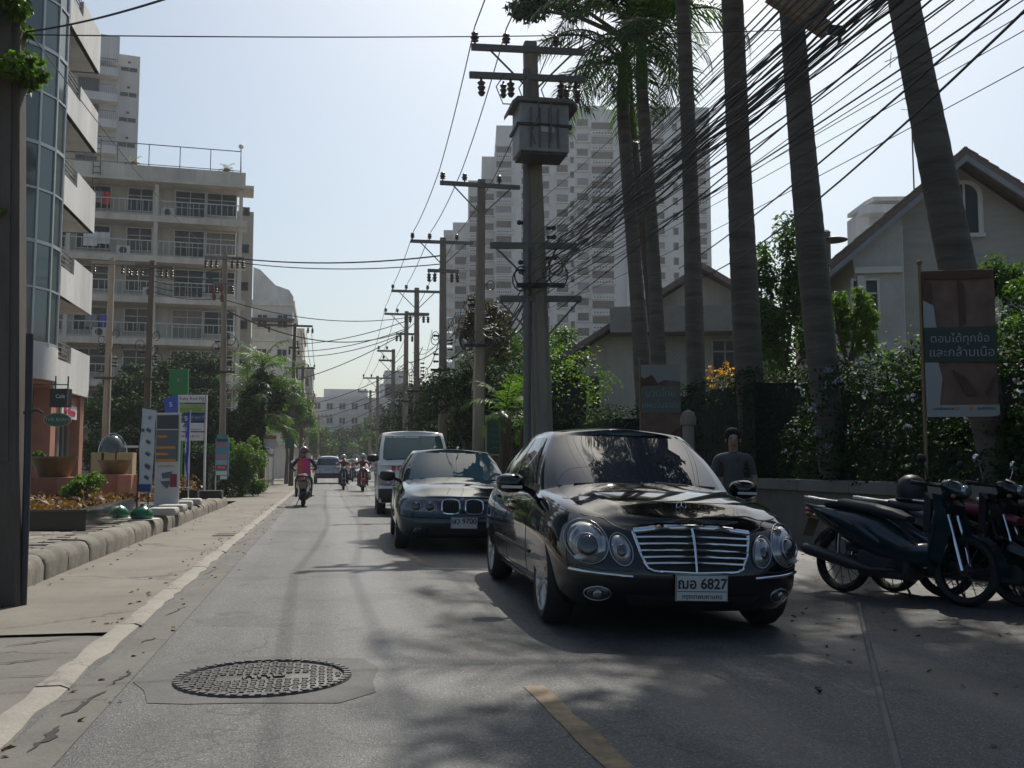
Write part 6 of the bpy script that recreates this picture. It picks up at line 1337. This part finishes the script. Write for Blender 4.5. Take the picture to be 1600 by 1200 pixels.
bm_, h_ = car('sedan_car', 'dark blue sedan with rounded double grille and twin round lamps, parked behind', 'car', S2, MIDN, (cB.x, cB.y, -.025), radians(-2.5)); bm_.rotation_euler = (0, radians(1.2), radians(-2.5))
for s in (-1, 1):
    o = h_['fpoly']('headlight', ([(s * .34, .545), (s * .60, .535), (s * .82, .56)], [(s * .33, .655), (s * .60, .675), (s * .82, .70)]), M('lamp_tray', (.12, .12, .125), .15, .4, var=.3, coat=1), .008)
    for x in (.43, .61): h_['lens']('lamp', s * x, .60, .062, .058, 0, .016, .02, LAMPD, par=o); h_['ringp']('lamp_ring', s * x, .60, .066, .06, 0, .004, .018, ALU, o)
    o = h_['lens']('grille', s * .155, .60, .115, .088, 0, .012, .0, DARKIN, e=3.2); h_['ringp']('frame', s * .155, .60, .118, .09, 0, .012, .014, CHROME, o, e=3.2)
    for k in range(7): h_['fline']('slat', [(s * (.06 + .032 * k), .53), (s * (.06 + .032 * k), .67)], .004, BLACKP, .016, par=o, n=4)
    h_['sline']('side_strip', s, [(1.2, .5), (3.2, .51)], .016, BLACKP, .002); h_['lens']('fog_lamp', s * .58, .29, .06, .05, 0, .004, .01, LAMPD)
    h_['fline']('bumper_strip', [(s * .05, .46), (s * .6, .465), (s * .8, .475)], .010, BLACKP, .004)
h_['fpoly']('lower_intake', ([(-.45, .24), (.45, .24)], [(-.42, .33), (.42, .33)]), BLACKP, .005)
h_['lens']('emblem', 0, .70, .028, .028, 0, .012, .004, flat('emblem_blue', (.12, .2, .4)))
p = h_['fz'](0.02, .40, .025); plate(bm_, p, 'ษว 9700', '', 0, .35, .15, 0, .10)
for x in (-.25, .1): b = MB(); b.lathe([(.025, 0), (.025, .02), (0, .045)], (x, 2.15, 1.405), 10); b.build('roof_stud', CHROME, bm_)
for x0, x1 in ((-.5, -.05), (.6, .1)):
    b = MB(); pts = [Vector(h_['G'](np.array(x0 * 2.6), np.array(.04))), Vector(h_['G'](np.array(x1 * 2.6), np.array(.08)))]; b.tube([q + Vector((0, -.02, .012)) for q in pts], .009, 5); b.build('wiper', BLACKP, bm_)
# --- the white van
VANW = paint('van_white', (.80, .77, .71), .4); VANW.node_tree.nodes['Principled BSDF'].inputs['Coat Weight'].default_value = .3
VAN = dict(L=4.7, W=1.70, zb=.30, wr=.33, axles=(1.1, 3.67), fr=.5, rim='cap',
    plan=[(0, 0), (.4, .01), (.68, .05), (.80, .14), (.835, .35), (.845, .7), (.85, 1.2), (.85, 2.0), (.85, 2.8), (.85, 3.6), (.845, 4.3), (.82, 4.58), (.74, 4.68), (.4, 4.7), (0, 4.7)],
    zs=[(0, 1.17), (.3, 1.25), (.8, 1.28), (4.7, 1.28)], side=[(0, .06), (.06, .02), (.2, 0), (.6, 0), (.9, .01), (1, .025)], front=[(0, .08), (.08, .02), (.2, 0), (.36, 0), (.42, .05), (.6, .09), (.85, .17), (1, .25)],
    rear=[(0, .06), (.1, 0), (1, .02)], crown=lambda y: .02, gbase=[(0, .22), (.45, .24), (.735, .32), (.80, .55), (.82, 1.9), (.82, 3.3), (.81, 4.55), (.5, 4.66), (0, 4.66)],
    groof=[(0, .88), (.4, .90), (.66, .96), (.715, 1.15), (.725, 2.0), (.725, 3.3), (.71, 4.42), (.45, 4.52), (0, 4.52)], gz0=[(0, 1.22), (1, 1.26), (4.7, 1.26)], gz1=[(.8, 1.90), (1.2, 1.925), (4.5, 1.915)], rcrown=.05, gc=2.4, bulge=.03,
    glass=[('windscreen', -1.85, 1.85, .08, .90, glass('van_glass', (.05, .09, .08), .05, 0, .8), .004, 40, 10), ('rear_window', 6.4, 9.6, .1, .85, CGLASS, .004, 20, 8)] + [('side_window', s * u0, s * u1, .1, .82, CGLASS, .004, 14, 8) for s in (-1, 1) for u0, u1 in ((2.85, 3.35), (3.5, 4.4), (4.5, 5.6))],
    doors=[[(.95, 1.15), (.75, .9), (.7, .4)], [(1.75, 1.15), (1.75, .35)], [(2.9, 1.15), (2.9, .35)]], handles=((1.6, .98), (2.0, .98)), mirror=(.62, 1.32), msize=1.15, mmat=BLACKP)
cV = at(648, 728, 22.6)
van, h_ = car('van', 'white passenger van with red lettering below its windscreen, parked behind the sedans', 'van', VAN, VANW, (cV.x, cV.y, -.02), radians(-2))
for s in (-1, 1):
    o = h_['fpoly']('headlight', ([(s * .44, .70), (s * .62, .68), (s * .80, .70)], [(s * .42, .84), (s * .62, .88), (s * .81, .93)]), M('amber_lamp', (.32, .2, .15), .15, .5, var=.3, coat=1), .008); h_['lens']('lamp', s * .58, .77, .07, .07, 0, .012, .02, LAMPG, par=o)
h_['fpoly']('grille', ([(-.4, .72), (.4, .72)], [(-.4, .82), (.4, .82)]), DARKIN, .008); h_['fpoly']('bumper', ([(-.80, .32), (.80, .32)], [(-.80, .62), (.80, .62)]), BLACKP, .012)
lt = [text('lettering', ch_, .19, RED, van, h_['fz'](x, 1.075, .012), (pi / 2 - .62, 0, 0), ext=.003, bold=.004) for ch_, x in (('B', -.47), ('O', -.31), ('S', -.16), ('S', -.01))]
text('lettering', 'VAN SERVICE BANGKOK', .07, FRAMEW, van, Vector(h_['G'](np.array(0.0), np.array(.86))) + Vector((-.25, -.02, 0)), (pi / 2 - .75, 0, 0), ext=.001)
for x0, x1 in ((-.62, -.1), (.5, .0)):
    b = MB(); pts = [Vector(h_['G'](np.array(x0 * 2.6), np.array(.06))), Vector(h_['G'](np.array(x1 * 2.6), np.array(.1)))]; b.tube([q + Vector((0, -.02, .012)) for q in pts], .012, 5); b.build('wiper', BLACKP, van)
# --- the silver sport utility car driving away
SILV = paint('silver_paint', (.38, .39, .39), .3, .4)
SUV = dict(L=4.7, W=1.82, zb=.34, wr=.37, axles=(.9, 3.7), rim='spoke', plan=[(x, y * .975) for x, y in SEDAN['plan']], zs=[(0, .92), (.4, 1.0), (1.3, 1.06), (4.7, 1.1)], side=SEDAN['side'], front=SEDAN['front'], rear=[(0, .1), (.12, .02), (.35, 0), (.55, .03), (1, .08)], crown=lambda y: .04,
    gbase=[(0, 1.15), (.42, 1.2), (.70, 1.38), (.80, 1.6), (.82, 2.6), (.82, 3.6), (.79, 4.4), (.5, 4.6), (0, 4.62)], groof=[(0, 1.85), (.36, 1.88), (.56, 1.95), (.62, 2.1), (.64, 2.8), (.63, 3.6), (.6, 4.1), (.4, 4.22), (0, 4.24)], gz0=[(1, 1.05), (4.7, 1.08)], gz1=[(1.8, 1.66), (2.4, 1.70), (3.6, 1.70), (4.3, 1.64)], rcrown=.05, gc=2.8, bulge=.045,
    glass=[('windscreen', -1.86, 1.86, .05, .95, CGLASS, .004, 30, 8), ('rear_window', 6.25, 9.75, .12, .86, CGLASS, .006, 30, 8)] + [('side_window', s * u0, s * u1, .08, .86, CGLASS, .004, 14, 8) for s in (-1, 1) for u0, u1 in ((3.0, 3.95), (4.05, 4.95), (5.05, 5.75))],
    doors=[[(1.5, 1.0), (1.5, .45)], [(2.5, 1.02), (2.5, .45)], [(3.4, 1.02), (3.3, .6)]], handles=((2.35, .95), (3.3, .96)), mirror=(1.7, 1.12))
cS = at(513, 728, 62)
suv, h_ = car('sport_utility_car', 'silver sport utility car seen from behind with dark bumper and red tail lamps', 'car', SUV, SILV, (cS.x, cS.y + 4.7, 0), pi)
TAIL = M('tail_lamp_red', (.4, .02, .02), .15, 0, var=.2, coat=1)
for s in (-1, 1): h_['fpoly']('tail_light', ([(s * .58, .96), (s * .80, .94)], [(s * .55, 1.06), (s * .79, 1.09)]), TAIL, .008, True)
h_['fpoly']('rear_bumper', ([(-.82, .38), (.82, .38)], [(-.82, .66), (.82, .66)]), BLACKP, .012, True); p = h_['fz'](0, .86, .012, True); plate(suv, p, 'ฎต 4410', '', pi, .34, .15, 0, .1)
for s in (-1, 1): b = MB(); b.tube([(s * .56, 2.1, 1.74), (s * .56, 2.2, 1.79), (s * .55, 3.8, 1.79), (s * .55, 3.95, 1.73)], .02, 6); b.build('roof_rail', ALU, suv)
# --- more distant traffic
def recolour(o, old, new):
    for c_ in o.children:
        for sl in c_.material_slots:
            if sl.material == old: sl.link = 'OBJECT'; sl.material = new
        recolour(c_, old, new)
for px, d, src, old, mt, rz, lb in ((549, 92, suv, SILV, paint('far_white', (.55, .55, .53)), 0, 'small distant white car coming round the bend'), (563, 78, bm_, MIDN, paint('far_silver', (.4, .41, .42)), 0, 'small distant silver sedan parked beyond the van'), (534, 118, suv, SILV, paint('far_grey', (.25, .25, .26)), pi, 'hazy grey car at the far end of the street')):
    c_ = copy_tree(src); p = at(px, 728, d); c_.location = (p.x, p.y, 0); c_.rotation_euler = (0, 0, rz); tag(c_, lb, 'car', 'distant traffic'); recolour(c_, old, mt)
# ------------------------------------------------------------------ people (one skinned body each)
SKIN = M('skin', (.36, .21, .14), .55, var=.08); HAIR = M('black_hair', (.008, .007, .006), .85, var=.2)
def person(label, J, cloth, loc, rz=0, group=None, parent=None, sleeves=True):
    """J: joints facing +Y; cloth: (top, trousers, shoes) materials"""
    t = thing('person', label, 'person', loc, rz, group); vs, rs, es, reg = [], [], [], []
    def v(p, r, k): vs.append(tuple(p)); rs.append(r); reg.append(k); return len(vs) - 1
    def e(a, c): es.append((a, c)); return c
    P = {k: Vector(p) for k, p in J.items()}
    pel = v(P['pelvis'], .135, 1); wa = v(P['pelvis'].lerp(P['chest'], .45), .125, 0); ch = v(P['chest'], .145, 0); sh_ = v(P['chest'].lerp(P['neck'], .6), .105, 0); nk = v(P['neck'], .052, 2)
    e(pel, wa); e(wa, ch); e(ch, sh_); e(sh_, nk)
    up = (P['head'] - P['neck']).normalized(); fw = Vector(J.get('face', (0, 1, 0))).normalized()
    jaw = v(P['neck'] + up * .09 + fw * .03, .062, 2); sk = v(P['neck'] + up * .165 + fw * .01, .088, 2); tp = v(P['neck'] + up * .235, .07, 2); e(nk, jaw); e(jaw, sk); e(sk, tp)
    ns = v(P['neck'] + up * .135 + fw * .108, .016, 2); e(sk, ns)
    for s in ('l', 'r'):
        sg = -1 if s == 'l' else 1
        so = v(P['sh_' + s], .062, 0); e(sh_, so); el = v(P['el_' + s], .043, 0 if sleeves else 2); mid = v(P['sh_' + s].lerp(P['el_' + s], .5), .052, 0); e(so, mid); e(mid, el)
        wr_ = v(P['wr_' + s], .03, 0 if sleeves else 2); e(el, wr_); d = (P['wr_' + s] - P['el_' + s]).normalized(); pm_ = P['wr_' + s] + d * .07; pa = v(pm_, .036, 2); e(wr_, pa)
        side = d.cross(Vector((0, 0, 1))); side = side.normalized() if side.length > .1 else Vector((1, 0, 0)); dn = side.cross(d).normalized() * -1 if abs(d.z) < .8 else Vector((0, 1, 0))
        for k, ln in enumerate((.075, .085, .08, .06)):
            o_ = side * (.03 - .02 * k); a = v(pm_ + d * .045 + o_, .0095, 2); c_ = v(pm_ + d * (.045 + ln * .6) + o_ + dn * .012, .0088, 2); f = v(pm_ + d * (.045 + ln * .85) + o_ + dn * .04, .008, 2); e(pa, a); e(a, c_); e(c_, f)
        th = v(pm_ + d * .02 + side * .05 + dn * .02, .011, 2); th2 = v(pm_ + d * .05 + side * .06 + dn * .04, .009, 2); e(pa, th); e(th, th2)
        hp = v(P['hip_' + s], .098, 1); e(pel, hp); th_ = v(P['hip_' + s].lerp(P['kn_' + s], .5), .082, 1); kn = v(P['kn_' + s], .06, 1); e(hp, th_); e(th_, kn)
        cf = v(P['kn_' + s].lerp(P['an_' + s], .4), .055, 1); an = v(P['an_' + s], .038, 1); e(kn, cf); e(cf, an); toe = v(P['toe_' + s], .036, 3); hl = v(P['an_' + s] + Vector((0, -.03, -.05)), .04, 3); e(an, hl); e(hl, toe)
    me = bpy.data.meshes.new('body'); me.from_pydata(vs, es, []); o = link('body', me, t)
    sk_ = o.modifiers.new('skin', 'SKIN'); sk_.use_smooth_shade = True
    for i, d in enumerate(me.skin_vertices[0].data): d.radius = (rs[i], rs[i] * (.8 if reg[i] in (0, 1) and i in (pel, wa, ch, sh_) else 1)); d.use_root = i == pel
    ss_ = o.modifiers.new('s', 'SUBSURF'); ss_.levels = 1; ss_.render_levels = 1
    m2 = bpy.data.meshes.new_from_object(o.evaluated_get(bpy.context.evaluated_depsgraph_get())); o.modifiers.clear(); o.data = m2
    m2.materials.clear()
    for m in (cloth[0], cloth[1], SKIN, cloth[2]): m2.materials.append(m)
    A_ = np.array(vs); Rg = np.array(reg); mi = []
    for p in m2.polygons: mi.append(int(Rg[np.argmin(((A_ - np.array(p.center)) ** 2).sum(1) - np.array(rs) ** 2)]))
    m2.polygons.foreach_set('material_index', mi); m2.shade_smooth()
    hc = P['neck'] + up * .175
    sd_ = fw.cross(up).normalized()
    for s in (-1, 1): b = MB(); b.ball(P['neck'] + up * .165 + fw * .086 + sd_ * s * .033, .012, 8, 6); b.build('eye', BLACKP, t, 60)
    b = MB(); b.ball(P['neck'] + up * .085 + fw * .088, (.028, .012, .008), 8, 6); b.build('mouth', flat('lips', (.25, .09, .08)), t, 60)
    for s in (-1, 1): b = MB(); b.ball(P['neck'] + up * .14 + sd_ * s * .084, (.010, .018, .026), 8, 6); b.build('ear', SKIN, t, 60)
    return t, hc, up, fw
def hair(t, hc, up, fw, long_=0):
    b = MB(); b.ball(hc + up * .034 - fw * .036, (.10, .094, .092), 16, 10)
    if long_:
        b.ball(hc - up * .07 - fw * .055, (.10, .06, .13), 12, 8)
        for s in (-1, 1): b.ball(hc - up * .03 + Vector((s * .088, 0, 0)) - fw * .01, (.026, .055, .10), 8, 6)
    b.build('hair', HAIR, t, 60)
def helmet(t, hc, up, fw, mat):
    b = MB(); n, m = 20, 10; vs = []
    for i in range(m + 1):
        th = pi * .62 * i / m
        for j in range(n): a = 2 * pi * j / n; vs.append(Vector(hc) + up * (.135 * cos(th) + .015) + Vector((.128 * sin(th) * cos(a), .142 * sin(th) * sin(a) - .01, 0)))
    b.add(vs, [(i * n + j, (i + 1) * n + j, (i + 1) * n + (j + 1) % n, i * n + (j + 1) % n) for i in range(m) for j in range(n)]); h = b.build('helmet', mat, t, 60)
    b = MB(); b.tube([Vector(hc) + Vector((.13 * cos(a), .145 * sin(a) - .01, -.035)) for a in np.linspace(0, 2 * pi, 22)[:-1]], .009, 5, True); b.build('helmet_rim', BLACKP, h, 60)
STAND = dict(pelvis=(0, 0, .93), chest=(0, .0, 1.24), neck=(0, .01, 1.43), head=(0, .02, 1.6), sh_l=(-.18, 0, 1.37), sh_r=(.18, 0, 1.37), el_l=(-.25, -.02, 1.10), el_r=(.25, -.02, 1.10), wr_l=(-.22, .12, .88), wr_r=(.22, .14, .90),
    hip_l=(-.09, 0, .88), hip_r=(.09, 0, .88), kn_l=(-.1, .03, .49), kn_r=(.1, .03, .49), an_l=(-.1, 0, .09), an_r=(.1, 0, .09), toe_l=(-.12, .14, .035), toe_r=(.12, .14, .035))
RIDE = dict(pelvis=(0, -.28, .86), chest=(0, -.18, 1.16), neck=(0, -.13, 1.35), head=(0, -.1, 1.52), sh_l=(-.19, -.17, 1.29), sh_r=(.19, -.17, 1.29), el_l=(-.33, .02, 1.08), el_r=(.33, .02, 1.08), wr_l=(-.30, .26, 1.03), wr_r=(.30, .26, 1.03),
    hip_l=(-.1, -.24, .82), hip_r=(.1, -.24, .82), kn_l=(-.2, .16, .72), kn_r=(.2, .16, .72), an_l=(-.2, .02, .33), an_r=(.2, .02, .33), toe_l=(-.21, .16, .27), toe_r=(.21, .16, .27))
# ------------------------------------------------------------------ motor scooters, front towards +Y, rear wheel at y = -.62
MW = MB(); MW.lathe([(.24, -.035), (.265, -.05), (.29, -.035), (.302, 0), (.29, .035), (.265, .05), (.24, .035), (.225, .02), (.225, -.02), (.24, -.035)], n=32, axis='X'); MWM = MW.mesh('wheel', RUBBER, 60)
MR = MB(); MR.lathe([(.225, -.02), (.235, -.022), (.235, .022), (.225, .02), (.225, -.02)], n=32, axis='X'); MR.lathe([(0, -.05), (.045, -.05), (.05, 0), (.045, .05), (0, .05)], n=12, axis='X')
for i in range(14): a = 2 * pi * i / 14; MR.cyl(((-1) ** i * .035, .04 * cos(a), .04 * sin(a)), (0, .226 * cos(a + .2), .226 * sin(a + .2)), .004, n=4)
MRM = MR.mesh('rim', DSTEEL, 60)
AMBER = flat('amber', (.25, .10, .03), .2)
def scooter(label, loc, rz, mat, seatm, group=None, lean=0.0, panel=None, box=False):
    t = thing('motor_scooter', label, 'motor scooter', loc, rz, group); t.rotation_euler = (0, lean, rz)
    for y in (-.62, .62): o = link('wheel', MWM, t, (0, y, .302)); link('rim', MRM, o)
    b = MB(); b.loft([((0, -1.00, .80), .03, .02), ((0, -.92, .765), .10, .055), ((0, -.70, .68), .155, .13), ((0, -.42, .60), .175, .18), ((0, -.18, .52), .165, .20), ((0, .02, .44), .145, .17), ((0, .2, .40), .14, .11), ((0, .38, .42), .14, .12)], 18, 2.6); b.build('body', mat, t, 60)
    for s in (-1, 1): b = MB(); b.loft([((s * .075, -1.03, .82), .014, .015), ((s * .105, -.9, .78), .022, .035), ((s * .165, -.62, .69), .026, .075), ((s * .178, -.35, .58), .024, .08), ((s * .165, -.12, .47), .014, .04)], 10, 2); b.build('side_panel', panel or mat, t, 60)
    b = MB(); b.loft([((0, -.80, .83), .09, .035), ((0, -.6, .835), .125, .055), ((0, -.3, .80), .135, .055), ((0, -.05, .755), .115, .05), ((0, .08, .72), .07, .03)], 16, 2.6); b.build('seat', seatm, t, 60)
    b = MB(); b.loft([((0, .34, .36), .14, .12), ((0, .38, .52), .21, .17), ((0, .42, .72), .20, .16), ((0, .46, .90), .14, .10), ((0, .48, .99), .07, .04)], 16, 3.0); b.build('leg_shield', mat, t, 60)
    for s in (-1, 1): b = MB(); b.prism([(.40, .95), (.47, .94), (.56, .62), (.50, .36), (.38, .38), (.44, .65)], s * .15, s * .185, 'X'); b.build('front_cowl', mat, t, 50)
    for s in (-1, 1): b = MB(); b.tube([(s * .075, .45, .86), (s * .075, .56, .52), (s * .07, .62, .30)], [.022, .022, .028], 8); b.build('front_fork', CHROME, t, 60)
    b = MB(); nf = 12; b.add([(x, .62 + .33 * cos(a), .302 + .33 * sin(a)) for a in np.linspace(-.1, 2.6, nf) for x in (-.08, -.04, .04, .08)], [(i * 4 + j, i * 4 + j + 1, i * 4 + j + 5, i * 4 + j + 4) for i in range(nf - 1) for j in range(3)]); b.build('mudguard', mat, t, 60); b = MB()
    b.add([(x, -.62 + .335 * cos(a), .302 + .335 * sin(a)) for a in np.linspace(1.0, 3.0, nf) for x in (-.06, -.03, .03, .06)], [(i * 4 + j, i * 4 + j + 1, i * 4 + j + 5, i * 4 + j + 4) for i in range(nf - 1) for j in range(3)]); b.build('mudguard', mat, t, 60)
    b = MB(); b.loft([((0, .42, 1.02), .09, .06), ((0, .50, 1.01), .12, .085), ((0, .58, .98), .10, .07), ((0, .61, .97), .06, .045)], 14, 2.4); hb = b.build('handlebar_cowl', mat, t, 60)
    b = MB(); b.tube([(-.34, .30, 1.03), (-.2, .38, 1.02), (0, .44, 1.02), (.2, .38, 1.02), (.34, .30, 1.03)], .013, 7)
    for s in (-1, 1): b.cyl((s * .25, .355, 1.023), (s * .35, .29, 1.032), .02, n=9); b.tube([(s * .2, .42, 1.03), (s * .34, .37, 1.03)], .006, 5)
    b.build('handlebar', BLACKP, hb, 60)
    b = MB(); b.ball((0, .605, .985), (.075, .035, .055), 14, 8); b.build('headlight', LAMPG, t, 60)
    for s in (-1, 1):
        b = MB(); b.tube([(s * .2, .37, 1.03), (s * .26, .38, 1.16), (s * .29, .37, 1.2)], .006, 5); b.ball((s * .31, .37, 1.24), (.065, .022, .042), 14, 8); b.build('mirror', CHROME if mat is BLK else BLACKP, t, 60)
        b = MB(); b.ball((s * .11, -.96, .72), (.03, .045, .025), 10, 6); b.build('turn_signal', AMBER, t, 60); b = MB(); b.ball((s * .14, .57, .93), (.022, .022, .02), 10, 6); b.build('turn_signal', AMBER, t, 60)
    b = MB(); b.loft([((0, -1.06, .765), .05, .03), ((0, -1.0, .765), .085, .045), ((0, -.93, .765), .08, .04)], 12, 2.4); b.build('tail_light', TAIL, t, 60)
    b = MB(); b.tube([(-.12, -.62, .85), (-.13, -.85, .87), (-.09, -1.03, .89), (0, -1.07, .895), (.09, -1.03, .89), (.13, -.85, .87), (.12, -.62, .85)], .014, 7); b.build('grab_rail', CHROME, t, 60)
    b = MB(); b.tube([(.11, .05, .25), (.13, -.25, .24), (.15, -.45, .28), (.165, -.90, .38), (.165, -.96, .39)], [.02, .024, .055, .06, .045], 10); b.build('exhaust', DSTEEL, t, 60)
    b = MB(); b.bbox((0, -.12, .30), (.26, .55, .26), .06); b.cyl((-.13, .05, .28), (.13, .05, .28), .09, n=14); b.cyl((-.3, .02, .28), (.3, .02, .28), .014); b.box((0, -.4, .33), (.06, .5, .05)); b.box((0, -.25, .43), (.12, .6, .08)); b.build('engine', DSTEEL, t, 40)
    for s in (-1, 1): b = MB(); b.tube([(s * .11, -.62, .30), (s * .12, -.6, .62)], .026, 8); b.build('shock_absorber', CHROME, t, 60)
    b = MB(); b.tube([(-.1, -.08, .24), (-.2, -.02, .02), (-.26, -.02, .01)], .012, 6); b.build('side_stand', DSTEEL, t)
    b = MB(); b.box((0, -1.02, .60), (.17, .012, .19), rot=Matrix.Rotation(-.35, 3, 'X')); b.build('licence_plate', M('plate_dull', (.22, .18, .12), .6), t)
    if box: b = MB(); b.prism([(.43, .94), (.53, .86), (.50, .78), (.41, .8)], -.12, .12, 'X'); b.prism([(.31, .96), (.37, .9), (.37, .6), (.30, .62)], -.16, .16, 'X'); b.build('basket', BLACKP, t)
    return t
DKG = paint('dark_teal_paint', (.012, .03, .035), .25); CRIM = paint('crimson_paint', (.25, .012, .03), .25); SLV = paint('grey_violet_paint', (.10, .10, .14), .25, .3); SEATB = M('seat_vinyl', (.03, .03, .032), .5, var=.15); SEATR = flat('wine_seat', (.22, .03, .06), .4)
hd = math.atan2(-.42, -.907) + pi                         # heading of the parked row: front to the camera, slightly right
SB = []
for px, mt, st, pn, lb, dd in ((1262, DKG, SEATB, DKG, 'dark teal parked scooter nearest the black sedan', 9.9), (1338, BLK, SEATB, SLV, 'black parked scooter with grey panels carrying a dark helmet', 9.9), (1412, BLK, SEATR, SLV, 'black parked scooter with a wine red seat', 9.5), (1532, BLK, SEATB, SLV, 'rightmost parked scooter with silver front fork by the wall', 9.3)):
    p = at(px, 775, dd); H = Vector((.42, -.9075, 0)); c_ = Vector((p.x, p.y, 0)) + H * 1.0
    SB.append((c_.x, c_.y)); scooter(lb, (c_.x, c_.y, -.082), math.atan2(-H.x, H.y), mt, st, 'scooters parked by the garden wall', -.10, pn, True)
def loose_helmet(label, p, mat, extra=None):
    t = thing('helmet', label, 'helmet', p); b = MB(); b.lathe([(.13, -.10), (.142, -.03), (.138, .04), (.11, .10), (.06, .135), (0, .145)], n=20); b.build('shell', mat, t, 60)
    b = MB(); b.tube([(.14 * cos(a), .14 * sin(a), -.085) for a in np.linspace(0, 2 * pi, 20)[:-1]], .012, 6, True); b.build('rim', BLACKP, t, 60)
    if extra: b = MB(); b.ball((-.05, -.12, .02), (.05, .03, .035), 10, 6); b.ball((-.06, -.125, -.06), (.04, .025, .03), 10, 6); b.build('badge', extra, t, 60)
def on_bike(i, y, z): c = SB[i]; return (c[0] + H.x * y + H.y * -.10 * z, c[1] + H.y * y - H.x * -.10 * z, z - .082)
loose_helmet('plain black helmet resting on the seat of the second parked scooter', on_bike(1, -.45, .975), BLACKP)
loose_helmet('black helmet with orange badge on the handlebar cowl of the rightmost scooter', on_bike(3, .46, 1.185), BLK, ORANGE)
p = at(1146, 735, 11.2)
t, hc, up, fw = person('person in a grey shirt standing behind the black sedan by the hedge', dict(STAND, face=(0, 1, 0)), (M('grey_shirt', (.10, .097, .09), .9, var=.3, scale=9, bump=.8, bscale=11), flat('dark_trousers', (.03, .03, .04)), BLACKP), (p.x, p.y, -.09), pi - .3, None, None, False); hair(t, hc, up, fw, 0); t.scale = (.95, .95, .95)
VEST = M('pink_orange_vest', (.62, .05, .16), .8, var=.1); DCL = flat('dark_jacket', (.03, .03, .035), .8); JEAN = M('jeans', (.05, .06, .09), .9)
def rider(px, d, lb, top, hm, mt, grp, rz=0, vest=None, sb='dark motor scooter ridden away by the '):
    p = at(px, 728, d); z = .0
    scooter(sb, (p.x, p.y, z), rz, mt, SEATB, 'scooters in the traffic')
    t, hc, up, fw = person(lb, RIDE, (top, JEAN, BLACKP), (p.x, p.y, z + .0), rz, grp); helmet(t, hc, up, fw, hm)
    if vest:
        b = MB()
        for x0, x1, m_ in ((-.175, -.06, 1), (-.06, .175, 0)): b.mat(m_); b.add([(x, -.30 - .07 * (1 - (x / .2) ** 2) + (.12 * ((z_ - .86) / .48)) , z_) for z_ in np.linspace(.86, 1.34, 7) for x in np.linspace(x0, x1, 6)], [(j * 6 + i, j * 6 + i + 1, (j + 1) * 6 + i + 1, (j + 1) * 6 + i) for j in range(6) for i in range(5)])
        b.build('vest', [VEST, M('orange_vest', (.58, .10, .06), .8, var=.1)], t, 60)
rider(475, 28, 'motorbike taxi rider in pink and orange vest with dark red helmet', DCL, M('wine_helmet', (.12, .02, .025), .15, coat=1, var=0), BLK, 'riders', 0, True, 'dark scooter of the rider in the pink and orange vest')
rider(537, 47, 'rider in red jacket and pale helmet passing beside the silver car', flat('red_jacket', (.22, .04, .03)), M('pale_helmet', (.5, .47, .45), .2, coat=1, var=0), BLK, 'riders', pi, None, 'dark scooter ridden beside the silver sport utility car')
rider(567, 44, 'rider in dark red clothes close to the left side of the van', flat('maroon_jacket', (.16, .03, .035)), M('silver_helmet', (.4, .4, .42), .2, coat=1, var=0), CRIM, 'riders', pi, None, 'crimson scooter close to the left side of the white van')
rider(551, 72, 'distant rider in orange red between the small cars', flat('orange_jacket', (.4, .1, .03)), M('white_helmet', (.6, .6, .6), .2, var=0), BLK, 'riders', pi, None, 'distant dark scooter between the small cars')
# ------------------------------------------------------------------ air
hm, n_, l_, p_ = nodes('haze'); n_.remove(p_); vp = n_.new('ShaderNodeVolumePrincipled'); vp.inputs['Color'].default_value = (.86, .91, .97, 1); vp.inputs['Density'].default_value = .0005; vp.inputs['Anisotropy'].default_value = .4
l_.new(vp.outputs[0], n_['Material Output'].inputs['Volume'])
b = MB(); b.box((15, 190, 39.5), (420, 520, 83)); o = b.build('haze', hm); stuff(o)
